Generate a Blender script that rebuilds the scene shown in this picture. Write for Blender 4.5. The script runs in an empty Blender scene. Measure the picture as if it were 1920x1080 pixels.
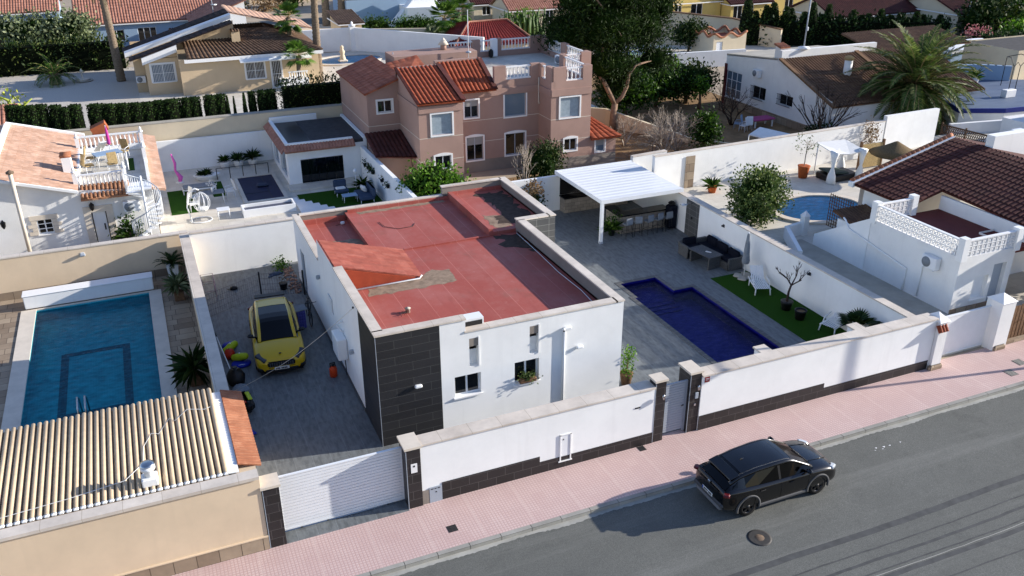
import bpy, math, random
from mathutils import Vector, Matrix
R = math.radians
random.seed(7)
scene = bpy.context.scene
COL = scene.collection
# ------------------------------------------------------------------ camera, sky, sun, exposure
# world axes: X runs along the street, Y runs into the plots, Z up; origin = street corner of the white house
CAM = Vector((-5.76, -24.89, 17.9))
TILT, ROLL, YAW, FPX = 0.44042, 0.0033333, R(-23.1), 1646.0
def _axes():
    f = Vector((0, math.cos(TILT), -math.sin(TILT))); r = Vector((1, 0, 0)); d = f.cross(r)
    c, s = math.cos(ROLL), math.sin(ROLL)
    r2 = r * c + d * s; d2 = d * c - r * s
    rot = Matrix.Rotation(YAW, 3, 'Z')
    return rot @ r2, rot @ d2, rot @ f
CR, CD, CF = _axes()
cam = bpy.data.objects.new("camera", bpy.data.cameras.new("camera")); COL.objects.link(cam)
cam.matrix_world = Matrix(((CR.x, -CD.x, -CF.x, CAM.x), (CR.y, -CD.y, -CF.y, CAM.y), (CR.z, -CD.z, -CF.z, CAM.z), (0, 0, 0, 1)))
cam.data.sensor_width = 36; cam.data.lens = FPX / 1920 * 36; cam.data.clip_end = 3000
scene.camera = cam
SUN_EL, SUN_AZ = R(18.0), math.atan2(-0.195, 0.981)
sd = Vector((math.cos(SUN_AZ) * math.cos(SUN_EL), math.sin(SUN_AZ) * math.cos(SUN_EL), math.sin(SUN_EL)))
world = bpy.data.worlds.new("World"); scene.world = world; world.use_nodes = True
wn = world.node_tree; bg = wn.nodes['Background']
sky = wn.nodes.new('ShaderNodeTexSky'); sky.sky_type = 'NISHITA'; sky.sun_disc = False
sky.sun_elevation = SUN_EL; sky.sun_rotation = math.atan2(sd.x, sd.y)
sky.dust_density = 0.2; sky.air_density = 1.3; sky.ozone_density = 3.0
tint = wn.nodes.new('ShaderNodeMix'); tint.data_type = 'RGBA'; tint.blend_type = 'MULTIPLY'; tint.inputs[0].default_value = 1; tint.inputs[7].default_value = (1.03, .92, 1.05, 1)
wn.links.new(sky.outputs[0], tint.inputs[6]); wn.links.new(tint.outputs[2], bg.inputs[0]); bg.inputs[1].default_value = 0.118
sl = bpy.data.lights.new("sun", 'SUN'); sl.energy = 5.0; sl.angle = R(0.5); sl.color = (1.0, 0.93, 0.84)
so = bpy.data.objects.new("sun", sl); COL.objects.link(so); so.location = (60, -20, 60)
so.rotation_euler = sd.to_track_quat('Z', 'Y').to_euler()
scene.view_settings.view_transform = 'Standard'; scene.view_settings.look = 'None'
scene.view_settings.exposure = 0.84; scene.view_settings.gamma = 1
scene.view_settings.use_curve_mapping = False
# ------------------------------------------------------------------ back-projection helpers (image pixels -> metres on the ground / on a plane)
def _ray(u, v): return CR * ((u - 960) / FPX) + CD * ((v - 540) / FPX) + CF
def G(u, v, z=0.0):
    d = _ray(u, v); t = (z - CAM.z) / d.z; return CAM + d * t
def PY(u, v, y):
    d = _ray(u, v); return CAM + d * ((y - CAM.y) / d.y)
def PX(u, v, x):
    d = _ray(u, v); return CAM + d * ((x - CAM.x) / d.x)
def ZAT(b, v):
    lo, hi = -5, 17.5
    for _ in range(40):
        m = (lo + hi) / 2; q = Vector((b[0], b[1], m)) - CAM
        if 540 + FPX * q.dot(CD) / q.dot(CF) > v: lo = m
        else: hi = m
    return lo
# ------------------------------------------------------------------ mesh builder
class MB:
    def __init__(s): s.v = []; s.f = []; s.m = []; s.sm = []; s.g = []
    def add(s, vs, fs, m=0, sm=False):
        b = len(s.v); s.v += [tuple(p) for p in vs]; s.g.append((b, len(s.f)))
        for f in fs: s.f.append([i + b for i in f]); s.m.append(m); s.sm.append(sm)
        return s
    def box(s, x0, y0, z0, x1, y1, z1, m=0):
        x0, x1 = min(x0, x1), max(x0, x1); y0, y1 = min(y0, y1), max(y0, y1); z0, z1 = min(z0, z1), max(z0, z1)
        v = [(x, y, z) for z in (z0, z1) for y in (y0, y1) for x in (x0, x1)]
        return s.add(v, [(0, 2, 3, 1), (4, 5, 7, 6), (0, 1, 5, 4), (2, 6, 7, 3), (0, 4, 6, 2), (1, 3, 7, 5)], m)
    def obox(s, c, size, rz=0, m=0, rx=0, ry=0):
        M = Matrix.Translation(c) @ Matrix.Rotation(rz, 4, 'Z') @ Matrix.Rotation(ry, 4, 'Y') @ Matrix.Rotation(rx, 4, 'X')
        a, b, h = size[0] / 2, size[1] / 2, size[2] / 2
        v = [M @ Vector((x, y, z)) for z in (-h, h) for y in (-b, b) for x in (-a, a)]
        return s.add(v, [(0, 2, 3, 1), (4, 5, 7, 6), (0, 1, 5, 4), (2, 6, 7, 3), (0, 4, 6, 2), (1, 3, 7, 5)], m)
    def rbox(s, c, size, r=0.03, rz=0, m=0, rx=0, ry=0):       # chamfered box
        M = Matrix.Translation(c) @ Matrix.Rotation(rz, 4, 'Z') @ Matrix.Rotation(ry, 4, 'Y') @ Matrix.Rotation(rx, 4, 'X')
        a, b, h = size[0] / 2, size[1] / 2, size[2] / 2; r = min(r, a * .9, b * .9, h * .9)
        rings = []
        for z, k in ((-h, r), (-h + r, 0), (h - r, 0), (h, r)):
            A, B = a - k, b - k
            rings.append([M @ Vector(p) for p in ((-A + r, -B, z), (A - r, -B, z), (A, -B + r, z), (A, B - r, z), (A - r, B, z), (-A + r, B, z), (-A, B - r, z), (-A, -B + r, z))])
        return s.rings(rings, m)
    def rings(s, rings, m=0, sm=False, cap=True, close=True):
        n = len(rings[0]); v = [p for r in rings for p in r]; f = []
        for i in range(len(rings) - 1):
            for j in range(n if close else n - 1):
                k = (j + 1) % n; f.append((i * n + j, i * n + k, (i + 1) * n + k, (i + 1) * n + j))
        if cap: f.append(tuple(range(n - 1, -1, -1))); f.append(tuple((len(rings) - 1) * n + j for j in range(n)))
        return s.add(v, f, m, sm)
    def poly(s, pts, m=0): return s.add(pts, [tuple(range(len(pts)))], m)
    def prism(s, poly, z0, z1, m=0):
        n = len(poly)
        lo = [(p[0], p[1], z0) for p in poly]; hi = [(p[0], p[1], (p[2] if len(p) > 2 else z1)) for p in poly]
        return s.add(lo + hi, [tuple(range(n - 1, -1, -1)), tuple(range(n, 2 * n))] + [(i, (i + 1) % n, n + (i + 1) % n, n + i) for i in range(n)], m)
    def slab(s, p, t, m=0):      # quad/polygon thickened downwards
        n = len(p); lo = [(q[0], q[1], q[2] - t) for q in p]
        return s.add(lo + [tuple(q) for q in p], [tuple(range(n - 1, -1, -1)), tuple(range(n, 2 * n))] + [(i, (i + 1) % n, n + (i + 1) % n, n + i) for i in range(n)], m)
    def tube(s, pts, r, n=6, m=0, sm=True):
        pts = [Vector(p) for p in pts]; rr = r if isinstance(r, (list, tuple)) else [r] * len(pts)
        rings = []; a = None
        for i, p in enumerate(pts):
            t = (pts[min(i + 1, len(pts) - 1)] - pts[max(i - 1, 0)]);
            if t.length < 1e-6: t = Vector((0, 0, 1))
            t.normalize()
            if a is None: a = t.cross(Vector((0, 0, 1)) if abs(t.z) < .9 else Vector((1, 0, 0)))
            else: a = a - t * a.dot(t)
            if a.length < 1e-5: a = t.cross(Vector((0.3, 1, .2)))
            a.normalize(); b = t.cross(a)
            rings.append([p + (a * math.cos(2 * math.pi * k / n) + b * math.sin(2 * math.pi * k / n)) * rr[i] for k in range(n)])
        return s.rings(rings, m, sm)
    def lathe(s, prof, c=(0, 0, 0), n=12, m=0, sm=True, sx=1, sy=1):
        rings = [[(c[0] + r * sx * math.cos(2 * math.pi * k / n), c[1] + r * sy * math.sin(2 * math.pi * k / n), c[2] + z) for k in range(n)] for r, z in prof]
        return s.rings(rings, m, sm)
    def fbox(s, o, u, a0, a1, z0, z1, d0, d1, m=0):   # box in facade coordinates (along, up, outwards)
        U = Vector((u[0], u[1], 0)).normalized(); N = Vector((U.y, -U.x, 0)); O = Vector(o)
        v = [O + U * a + N * d + Vector((0, 0, z)) for z in (z0, z1) for d in (d0, d1) for a in (a0, a1)]
        return s.add(v, [(0, 1, 3, 2), (4, 6, 7, 5), (0, 4, 5, 1), (2, 3, 7, 6), (0, 2, 6, 4), (1, 5, 7, 3)], m)
    def facade(s, o, u, w, h, holes=(), depth=0.12, m=0, mr=None):
        U = Vector((u[0], u[1], 0)).normalized(); N = Vector((U.y, -U.x, 0)); O = Vector(o); mr = m if mr is None else mr
        xs = sorted({0, w} | {q[0] for q in holes} | {q[2] for q in holes}); zs = sorted({0, h} | {q[1] for q in holes} | {q[3] for q in holes})
        P = lambda a, z, d=0: O + U * a + N * d + Vector((0, 0, z))
        for i in range(len(xs) - 1):
            for j in range(len(zs) - 1):
                cx, cz = (xs[i] + xs[i + 1]) / 2, (zs[j] + zs[j + 1]) / 2
                if any(q[0] < cx < q[2] and q[1] < cz < q[3] for q in holes): continue
                s.add([P(xs[i], zs[j]), P(xs[i + 1], zs[j]), P(xs[i + 1], zs[j + 1]), P(xs[i], zs[j + 1])], [(0, 1, 2, 3)], m)
        for a0, z0, a1, z1 in holes:
            for A, B in (((a0, z0), (a1, z0)), ((a1, z0), (a1, z1)), ((a1, z1), (a0, z1)), ((a0, z1), (a0, z0))):
                s.add([P(*A), P(*B), P(*B, -depth), P(*A, -depth)], [(0, 1, 2, 3)], mr)
        return s
    def tiles(s, p00, p10, p11, p01, pitch=.24, amp=.06, row=.42, m=0, seg=6, under=None, t=.1):
        p00, p10, p11, p01 = map(Vector, (p00, p10, p11, p01))
        nrm = (p10 - p00).cross(p01 - p00).normalized()
        if nrm.z < 0: nrm = -nrm
        W = ((p10 - p00).length + (p11 - p01).length) / 2; H = (p01 - p00).length
        nw = max(1, round(W / pitch)); nr = max(1, round(H / row)) if row else 1
        cols = nw * seg
        hs = [amp * abs(math.sin(math.pi * (k % seg) / seg)) ** .75 for k in range(cols + 1)]
        for r in range(nr):
            va, vb = r / nr, (r + 1) / nr; vs = []
            for vv, lift in ((va, .022 if nr > 1 else 0), (vb, 0)):
                a = p00.lerp(p01, vv); b = p10.lerp(p11, vv)
                for k in range(cols + 1): vs.append(a.lerp(b, k / cols) + nrm * (hs[k] + lift))
            c = cols + 1
            s.add(vs, [(k, k + 1, c + k + 1, c + k) for k in range(cols)], m)
        if t:
            u = m if under is None else under
            q = [p - nrm * .004 for p in (p00, p10, p11, p01)]; lo = [p - nrm * t for p in (p00, p10, p11, p01)]
            s.add(lo + q, [(3, 2, 1, 0), (0, 1, 5, 4), (1, 2, 6, 5), (2, 3, 7, 6), (3, 0, 4, 7), (4, 5, 6, 7)], u)
        return s
ORG = {}
def auto_uv(me):
    uv = me.uv_layers.new(name="UVMap").data
    vs = me.vertices
    for p in me.polygons:
        n = p.normal
        if abs(n.z) > 0.95: tu, tv = Vector((1, 0, 0)), Vector((0, 1, 0))
        else:
            tu = Vector((-n.y, n.x, 0)).normalized(); tv = n.cross(tu)
        for li in p.loop_indices:
            c = vs[me.loops[li].vertex_index].co; uv[li].uv = (c.dot(tu), c.dot(tv))
SPLIT = {'dark_verge', 'terrace_pillar', 'recess_panel', 'armrest', 'roller', 'foot', 'terrace_post', 'post', 'leg', 'white_belt', 'leg_panel', 'buttress', 'bracket', 'wet_patch', 'side_window', 'mortar_end', 'door_frame', 'plinth', 'plate_characters', 'fascia', 'verge', 'base_stone', 'seam', 'slab', 'blue_edge', 'valley_strip'}
def pieces(mb):      # separate solids of one builder, joined where their boxes touch
    ends = mb.g[1:] + [(len(mb.v), len(mb.f))]; sets = []
    for (v0, f0), (v1, f1) in zip(mb.g, ends):
        P = mb.v[v0:v1]; lo = [min(p[i] for p in P) - .012 for i in range(3)]; hi = [max(p[i] for p in P) + .012 for i in range(3)]; cur = [lo, hi, [(v0, v1, f0, f1)]]
        for s in [q for q in sets if all(q[0][i] <= hi[i] and q[1][i] >= lo[i] for i in range(3))]:
            cur = [[min(a, b) for a, b in zip(cur[0], s[0])], [max(a, b) for a, b in zip(cur[1], s[1])], s[2] + cur[2]]; sets.remove(s)
        sets.append(cur)
    out = []
    for s in sets:
        m = MB()
        for v0, v1, f0, f1 in s[2]:
            b = len(m.v) - v0; m.v += mb.v[v0:v1]; m.f += [[i + b for i in f] for f in mb.f[f0:f1]]; m.m += mb.m[f0:f1]; m.sm += mb.sm[f0:f1]
        out.append(m)
    return out
def part(name, mb, mats, parent=None, **kw):
    if name in SPLIT and parent and len(mb.g) > 1:
        ps = pieces(mb)
        if len(ps) > 1: return [part_one(name, q, mats, parent, **kw) for q in ps][0]
    return part_one(name, mb, mats, parent, **kw)
def part_one(name, mb, mats, parent=None, **kw):
    me = bpy.data.meshes.new(name); me.from_pydata(mb.v, [], mb.f)
    if not isinstance(mats, (list, tuple)): mats = [mats]
    for m in mats: me.materials.append(m)
    me.polygons.foreach_set('material_index', mb.m); me.polygons.foreach_set('use_smooth', mb.sm)
    me.update(); auto_uv(me)
    org = ORG.get(parent, Vector((0, 0, 0))) if parent else kw.get('org', Vector((0, 0, 0)))
    org = Vector(org)
    if org.length: me.transform(Matrix.Translation(-org))
    o = bpy.data.objects.new(name, me); COL.objects.link(o)
    if parent: o.parent = parent; ORG[o] = org
    else: o.location = org
    if 'label' in kw: o['label'] = kw['label']
    return o
def tag(o, label, cat, group=None, kind=None):
    if label: o['label'] = label
    if cat: o['category'] = cat
    if group: o['group'] = group
    if kind: o['kind'] = kind
    return o
def thing(name, label, cat, loc=(0, 0, 0), group=None, local=False):
    o = bpy.data.objects.new(name, None); COL.objects.link(o); o.empty_display_size = .2
    tag(o, label, cat, group)
    if local: ORG[o] = Vector((0, 0, 0))
    else: o.location = loc; ORG[o] = Vector(loc)
    return o
def struct(name, mb, mats, label=None, kind='structure'):
    o = part(name, mb, mats); o['kind'] = kind
    if label: o['label'] = label
    return o
def place(o, loc, rz=0): o.location = loc; o.rotation_euler = (0, 0, rz); return o
def dup(o, loc, rz=0, label=None, group=None):
    r = o.copy(); COL.objects.link(r); r.location = loc; r.rotation_euler = (0, 0, rz)
    if label: r['label'] = label
    if group: r['group'] = group
    for ch in o.children:
        c = ch.copy(); COL.objects.link(c); c.parent = r
        for g in ch.children:
            d = g.copy(); COL.objects.link(d); d.parent = c
    return r
# ------------------------------------------------------------------ materials
def lin(h):
    h = h.lstrip('#'); return tuple(((int(h[i:i + 2], 16) / 255) ** 2.2) for i in (0, 2, 4)) + (1,)
class NT:
    def __init__(s, name):
        s.mat = bpy.data.materials.new(name); s.mat.use_nodes = True; s.t = s.mat.node_tree; s.b = s.t.nodes['Principled BSDF']
        s.out = s.t.nodes['Material Output']
    def n(s, ty, **k):
        x = s.t.nodes.new(ty)
        for a, b in k.items():
            if a in x.inputs and not hasattr(x, a): x.inputs[a].default_value = b
            else: setattr(x, a, b)
        return x
    def l(s, a, b): s.t.links.new(a, b)
    def pos(s): return s.n('ShaderNodeNewGeometry').outputs['Position']
    def uv(s): return s.n('ShaderNodeTexCoord').outputs['UV']
    def noise(s, vec, scale, detail=4, rough=.6):
        x = s.n('ShaderNodeTexNoise'); x.inputs['Scale'].default_value = scale; x.inputs['Detail'].default_value = detail
        x.inputs['Roughness'].default_value = rough; s.l(vec, x.inputs['Vector']); return x.outputs['Fac']
    def mapv(s, vec, sc=(1, 1, 1), rot=(0, 0, 0)):
        x = s.n('ShaderNodeMapping'); x.inputs['Scale'].default_value = sc; x.inputs['Rotation'].default_value = rot; s.l(vec, x.inputs['Vector']); return x.outputs[0]
    def ramp(s, fac, stops, interp='LINEAR'):
        x = s.n('ShaderNodeValToRGB'); x.color_ramp.interpolation = interp; e = x.color_ramp.elements
        while len(e) < len(stops): e.new(.5)
        for i, (p, c) in enumerate(stops): e[i].position = p; e[i].color = c if len(c) == 4 else tuple(c) + (1,)
        s.l(fac, x.inputs[0]); return x.outputs[0]
    def mix(s, fac, a, b, mode='MIX'):
        x = s.n('ShaderNodeMix', data_type='RGBA', blend_type=mode)
        for i, q in ((0, fac), (6, a), (7, b)):
            if hasattr(q, 'is_linked') or hasattr(q, 'links'): s.l(q, x.inputs[i])
            else: x.inputs[i].default_value = q
        return x.outputs[2]
    def bump(s, h, st=.3, dist=.02):
        x = s.n('ShaderNodeBump'); x.inputs['Strength'].default_value = st; x.inputs['Distance'].default_value = dist; s.l(h, x.inputs['Height'])
        s.l(x.outputs[0], s.b.inputs['Normal']); return x
    def col(s, c): s.l(c, s.b.inputs['Base Color'])
    def set(s, rough=.8, spec=.3, metal=0, coat=0):
        s.b.inputs['Roughness'].default_value = rough; s.b.inputs['Specular IOR Level'].default_value = spec
        s.b.inputs['Metallic'].default_value = metal; s.b.inputs['Coat Weight'].default_value = coat; return s
def g3(c, k): return tuple(min(1, x * k) for x in c[:3]) + (1,)
def plain(name, c, rough=.6, var=.12, scale=6, spec=.3, metal=0, coat=0, bump=0, bscale=60):
    n = NT(name).set(rough, spec, metal, coat); c = lin(c) if isinstance(c, str) else c
    p = n.pos(); f = n.noise(p, scale)
    n.col(n.ramp(f, [(.3, g3(c, 1 - var)), (.7, g3(c, 1 + var))]))
    if bump: n.bump(n.noise(p, bscale, 3), bump, .01)
    return n.mat
def stucco(name, c, dirt=.12, dscale=.7, bump=.25, grime=None, bscale=45):
    n = NT(name).set(.9, .15); c = lin(c) if isinstance(c, str) else c; p = n.pos()
    a = n.ramp(n.noise(p, dscale, 6, .65), [(.32, g3(c, 1 - dirt)), (.62, c)])
    st = n.noise(n.mapv(p, (1.6, 1.6, .12)), 1.2, 4, .7)       # run-off streaks
    a = n.mix(n.ramp(st, [(.55, (0, 0, 0)), (.85, (.6, .6, .6))]), a, grime or g3(c, .84)) if dirt > .06 else a
    n.col(a); n.bump(n.noise(p, bscale, 4, .7), bump, .012); return n.mat
def bricks(name, c1, c2, cm, w, h, mortar=.01, offset=.5, rough=.6, spec=.3, bump=.3, stain=.15, rot=0, sq=1, squf=2, tint=None, grain=0):
    n = NT(name).set(rough, spec); c1, c2, cm = [lin(c) if isinstance(c, str) else c for c in (c1, c2, cm)]
    uv = n.uv()
    if rot: uv = n.mapv(uv, (1, 1, 1), (0, 0, rot))
    b = n.n('ShaderNodeTexBrick'); n.l(uv, b.inputs['Vector']); b.offset = offset; b.squash = sq; b.squash_frequency = squf
    for k, val in (('Color1', c1), ('Color2', c2), ('Mortar', cm), ('Scale', 1.0), ('Mortar Size', mortar), ('Mortar Smooth', .2), ('Bias', 0.0), ('Brick Width', w), ('Row Height', h)): b.inputs[k].default_value = val
    c = b.outputs['Color']; p = n.pos()
    c = n.mix(n.ramp(n.noise(p, .9, 6, .7), [(.35, (stain,) * 3), (.7, (0, 0, 0))]), c, (0.02, .018, .015, 1))
    if grain:
        gx = n.noise(n.mapv(uv, (1, 3.2, 1), (0, 0, .5)), 2.2, 4, .6)
        c = n.mix(n.ramp(gx, [(.42, (0, 0, 0)), (.72, (grain,) * 3)]), c, g3(c1, 1.9)); c = n.mix(n.ramp(gx, [(.28, (grain,) * 3), (.5, (0, 0, 0))]), c, g3(c1, .35))
    n.col(c); n.bump(b.outputs['Fac'], -bump, .008) if bump else None
    return n.mat
def rooftile(name, stops, pitch=.24, row=.42, rough=.75, moss=0):
    n = NT(name).set(rough, .25); uv = n.uv()
    b = n.n('ShaderNodeTexBrick'); n.l(uv, b.inputs['Vector']); b.offset = 0
    for k, val in (('Color1', (0, 0, 0, 1)), ('Color2', (1, 1, 1, 1)), ('Mortar', (.3, .3, .3, 1)), ('Scale', 1.0), ('Mortar Size', 0.006), ('Bias', 0.0), ('Brick Width', pitch), ('Row Height', row)): b.inputs[k].default_value = val
    c = n.ramp(b.outputs['Color'], stops); p = n.pos()
    c = n.mix(n.ramp(n.noise(p, 1.6, 6, .7), [(.38, (.65,) * 3), (.66, (0, 0, 0))]), c, g3(stops[0][1], .55))
    n.col(c); n.bump(n.noise(p, 25, 3), .2, .01); return n.mat
def leaf(name, c1, c2, c3=None, rough=.6, trans=.25):
    n = NT(name).set(rough, .25); c1, c2 = lin(c1), lin(c2); c3 = lin(c3) if c3 else c2
    geo = n.n('ShaderNodeNewGeometry'); c = n.ramp(geo.outputs['Random Per Island'], [(0, c1), (.6, c2), (1, c3)])
    big = n.noise(geo.outputs['Position'], 1.4, 3); c = n.mix(n.ramp(big, [(.35, (.55,) * 3), (.65, (0, 0, 0))]), c, g3(c1, .75))
    n.col(c)
    if trans:
        tr = n.n('ShaderNodeBsdfTranslucent'); n.l(c, tr.inputs['Color']); ms = n.n('ShaderNodeMixShader'); ms.inputs[0].default_value = trans
        n.l(n.b.outputs[0], ms.inputs[1]); n.l(tr.outputs[0], ms.inputs[2]); n.l(ms.outputs[0], n.out.inputs[0])
    return n.mat
def water(name, tint, rip=6, st=.35, sheen=1.25):
    n = NT(name); n.t.nodes.remove(n.b); tint = lin(tint)
    p = n.pos(); h = n.noise(n.mapv(p, (1, 1.7, 1), (0, 0, .5)), rip, 4, .6)
    bp = n.n('ShaderNodeBump'); bp.inputs['Strength'].default_value = st; bp.inputs['Distance'].default_value = .05; n.l(h, bp.inputs['Height'])
    tr = n.n('ShaderNodeBsdfTransparent'); n.l(n.ramp(h, [(.3, g3(tint, .62)), (.72, g3(tint, 1.3))]), tr.inputs[0])  # light and dark of the ripple reflections painted into the tint
    gl = n.n('ShaderNodeBsdfGlossy'); gl.inputs['Roughness'].default_value = .06; n.l(bp.outputs[0], gl.inputs['Normal'])
    fr = n.n('ShaderNodeFresnel'); fr.inputs[0].default_value = sheen; n.l(bp.outputs[0], fr.inputs['Normal'])
    ms = n.n('ShaderNodeMixShader'); n.l(fr.outputs[0], ms.inputs[0]); n.l(tr.outputs[0], ms.inputs[1]); n.l(gl.outputs[0], ms.inputs[2]); n.l(ms.outputs[0], n.out.inputs[0])
    return n.mat
def glassm(name, c='#0a0d10', rough=.06):
    n = NT(name).set(rough, .7); n.b.inputs['Base Color'].default_value = lin(c); return n.mat
# ------------------------------------------------------------------ material instances
M = {}
M['white'] = stucco('white_render', '#edeeec', .10, .45, .22, bscale=30)
M['white_rough'] = stucco('rough_white_render', '#e6e6e3', .09, .8, .8, bscale=22)
M['paint'] = plain('white_paint', '#e8e8e6', .45, .03, 3)
M['tan'] = stucco('tan_render', '#dcc6a8', .12, .6, .25)
M['cream'] = stucco('cream_render', '#d3c5aa', .12, .5, .25)
M['beige'] = stucco('beige_render', '#c9b393', .1, .6, .25)
M['pinkwall'] = stucco('pink_render', '#a78a7e', .14, .5, .5, bscale=26)
M['greyrend'] = stucco('grey_render', '#8d857c', .2, .7, .4)
M['yellow'] = stucco('yellow_render', '#cdb670', .1, .5, .2)
M['bluewall'] = stucco('blue_render', '#8fa6bd', .05, .5, .1)
M['black_tile'] = bricks('black_cladding', '#29292b', '#303032', '#525251', 1.22, .31, .006, .5, .42, .4, .2, .0)
M['black_tile_s'] = bricks('black_cladding_small', '#292727', '#312e2f', '#555351', .62, .31, .007, .5, .45, .4, .2, .0)
M['grey_tile'] = bricks('grey_cladding', '#4c4d4d', '#565655', '#8b8a86', .62, .31, .008, 0, .5, .4, .2, .1)
M['coping'] = bricks('limestone_coping', '#d6cabb', '#ded4c6', '#b3a796', 1.0, 6, .008, 0, .8, .2, .15, .28)
M['capstone'] = stucco('capstone', '#d6cbba', .14, 1.6, .2)
M['membrane'] = None
n = NT('red_roof_membrane').set(.62, .32); p = n.pos()
b = n.n('ShaderNodeTexBrick'); n.l(n.mapv(n.uv(), (1, 1, 1), (0, 0, R(90))), b.inputs['Vector']); b.offset = 0
for k, val in (('Color1', lin('#a5564b')), ('Color2', lin('#9d4f44')), ('Mortar', lin('#bb7468')), ('Scale', 1.0), ('Mortar Size', .014), ('Mortar Smooth', .5), ('Brick Width', 14.0), ('Row Height', 1.02)): b.inputs[k].default_value = val
c = n.mix(n.ramp(n.noise(p, .55, 7, .7), [(.42, (0, 0, 0)), (.72, (.38,) * 3)]), b.outputs['Color'], lin('#b5827a'))
c = n.mix(n.ramp(n.noise(n.mapv(p, (3, .4, 1)), 1.1, 5, .7), [(.3, (.4,) * 3), (.5, (0, 0, 0))]), c, lin('#8e463d'))
c = n.mix(n.ramp(n.noise(p, .8, 8, .78), [(.56, (0, 0, 0)), (.70, (.5,) * 3)]), c, lin('#7d5a4c')); c = n.mix(n.ramp(n.noise(p, 3.5, 6, .8), [(.58, (0, 0, 0)), (.75, (.35,) * 3)]), c, lin('#c0998c'))
n.col(c); n.bump(n.noise(p, 12, 4), .18, .01); M['membrane'] = n.mat
M['roofdirt'] = plain('bare_screed', '#8d7a68', .9, .3, 4, .2, bump=.3, bscale=30)
M['darkdirt'] = plain('dark_lichen_stain', '#4d423b', .9, .35, 5, .15)
M['redtile'] = rooftile('red_clay_shingle', [(0, lin('#9c5446')), (.5, lin('#a55d4d')), (1, lin('#ae6858'))], .42, .30)
M['redside'] = plain('red_paint', '#9a4630', .6, .12, 3)
M['flag'] = bricks('stone_flag', '#b19f88', '#8d7b68', '#5e5347', .86, .52, .012, .43, .85, .2, .5, .3, sq=.72, squf=2, grain=.0)
M['paving'] = bricks('grey_porcelain_paving', '#666a6b', '#6c7071', '#83878a', 1.2, .6, .006, .33, .55, .3, .1, .12, rot=R(90), grain=.38)
n = NT('pink_pavement').set(.8, .2); p = n.pos(); uv = n.uv()
b = n.n('ShaderNodeTexBrick'); n.l(uv, b.inputs['Vector']); b.offset = 0
for k, val in (('Color1', lin('#c5ada7')), ('Color2', lin('#cdb7b0')), ('Mortar', lin('#dac6be')), ('Scale', 1.0), ('Mortar Size', .012), ('Brick Width', .40), ('Row Height', .40)): b.inputs[k].default_value = val
b2 = n.n('ShaderNodeTexBrick'); n.l(uv, b2.inputs['Vector']); b2.offset = 0
for k, val in (('Color1', (1, 1, 1, 1)), ('Color2', (1, 1, 1, 1)), ('Mortar', (0, 0, 0, 1)), ('Scale', 1.0), ('Mortar Size', .016), ('Brick Width', .10), ('Row Height', .10)): b2.inputs[k].default_value = val
c = n.mix(b2.outputs['Color'], lin('#b99d97'), b.outputs['Color'])
b3 = n.n('ShaderNodeTexBrick'); n.l(uv, b3.inputs['Vector']); b3.offset = 0
for k, val in (('Color1', (0, 0, 0, 1)), ('Color2', (0, 0, 0, 1)), ('Mortar', (.35, .35, .35, 1)), ('Scale', 1.0), ('Mortar Size', .02), ('Brick Width', 1.6), ('Row Height', 6.4)): b3.inputs[k].default_value = val
c = n.mix(b3.outputs['Color'], c, lin('#dccbc1'))
c = n.mix(n.ramp(n.noise(p, .5, 6, .7), [(.35, (.4,) * 3), (.65, (0, 0, 0))]), c, lin('#b89a93'))
n.col(c); n.bump(b2.outputs['Color'], .3, .006); M['pink_pave'] = n.mat
n = NT('asphalt').set(.88, .22); p = n.pos()
f = n.noise(p, 42, 5, .85); c = n.ramp(f, [(.30, lin('#484a48')), (.5, lin('#666762')), (.72, lin('#8b8c86'))])
c = n.mix(n.ramp(n.noise(p, .22, 6, .65), [(.35, (.55,) * 3), (.65, (0, 0, 0))]), c, lin('#585955'))
c = n.mix(n.ramp(n.noise(p, 1.3, 7, .75), [(.52, (0, 0, 0)), (.72, (.45,) * 3)]), c, lin('#50514e'))
c = n.mix(n.ramp(n.noise(n.mapv(p, (.08, 1.5, 1)), 1.0, 6, .7), [(.52, (0, 0, 0)), (.75, (.45,) * 3)]), c, lin('#83837d'))
n.col(c); n.bump(f, .5, .008); M['asphalt'] = n.mat
M['tar'] = plain('tar_seam', '#4b4c4b', .7, .25, 3, .3)
M['kerb'] = bricks('concrete_kerb', '#9c9a92', '#a5a39b', '#6f6d67', 1.0, 4, .012, 0, .9, .2, .1, .3)
M['gutter'] = plain('gutter_concrete', '#a09f97', .9, .15, 2, .2)
M['iron'] = plain('cast_iron', '#3b3936', .6, .25, 8, .4, bump=.5, bscale=60)
M['rust'] = plain('rusty_iron', '#6a5a4b', .8, .35, 12, .3, bump=.8, bscale=40)
M['steel'] = plain('steel', '#b9bcbe', .25, .03, 3, .5, metal=1)
M['dark_metal'] = plain('dark_metal', '#26272a', .5, .1, 4, .4)
M['black'] = plain('black_plastic', '#141416', .5, .15, 6, .4)
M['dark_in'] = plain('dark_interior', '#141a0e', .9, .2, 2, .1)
M['alu'] = plain('grey_aluminium', '#9aa3ad', .4, .03, 2, .4)
M['wmetal'] = plain('white_enamel', '#dfe2e4', .35, .03, 3, .45)
M['pvc'] = plain('white_pvc', '#e4e6e6', .4, .02, 2, .4)
M['glass'] = glassm('window_glass', '#12161a', .05)
M['glass_b'] = glassm('curtained_glass', '#5d6e7d', .12)
M['glass_w'] = plain('net_curtain', '#8f9da6', .35, .15, 5, .5)
M['blind'] = plain('roller_blind', '#8d8f8e', .6, .06, 3)
M['turf'] = plain('artificial_turf', '#2b4a16', .95, .3, 30, .1, bump=.8, bscale=150)
M['lawn'] = plain('lawn', '#3d6a1f', .95, .25, 3, .1, bump=.6, bscale=80)
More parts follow.
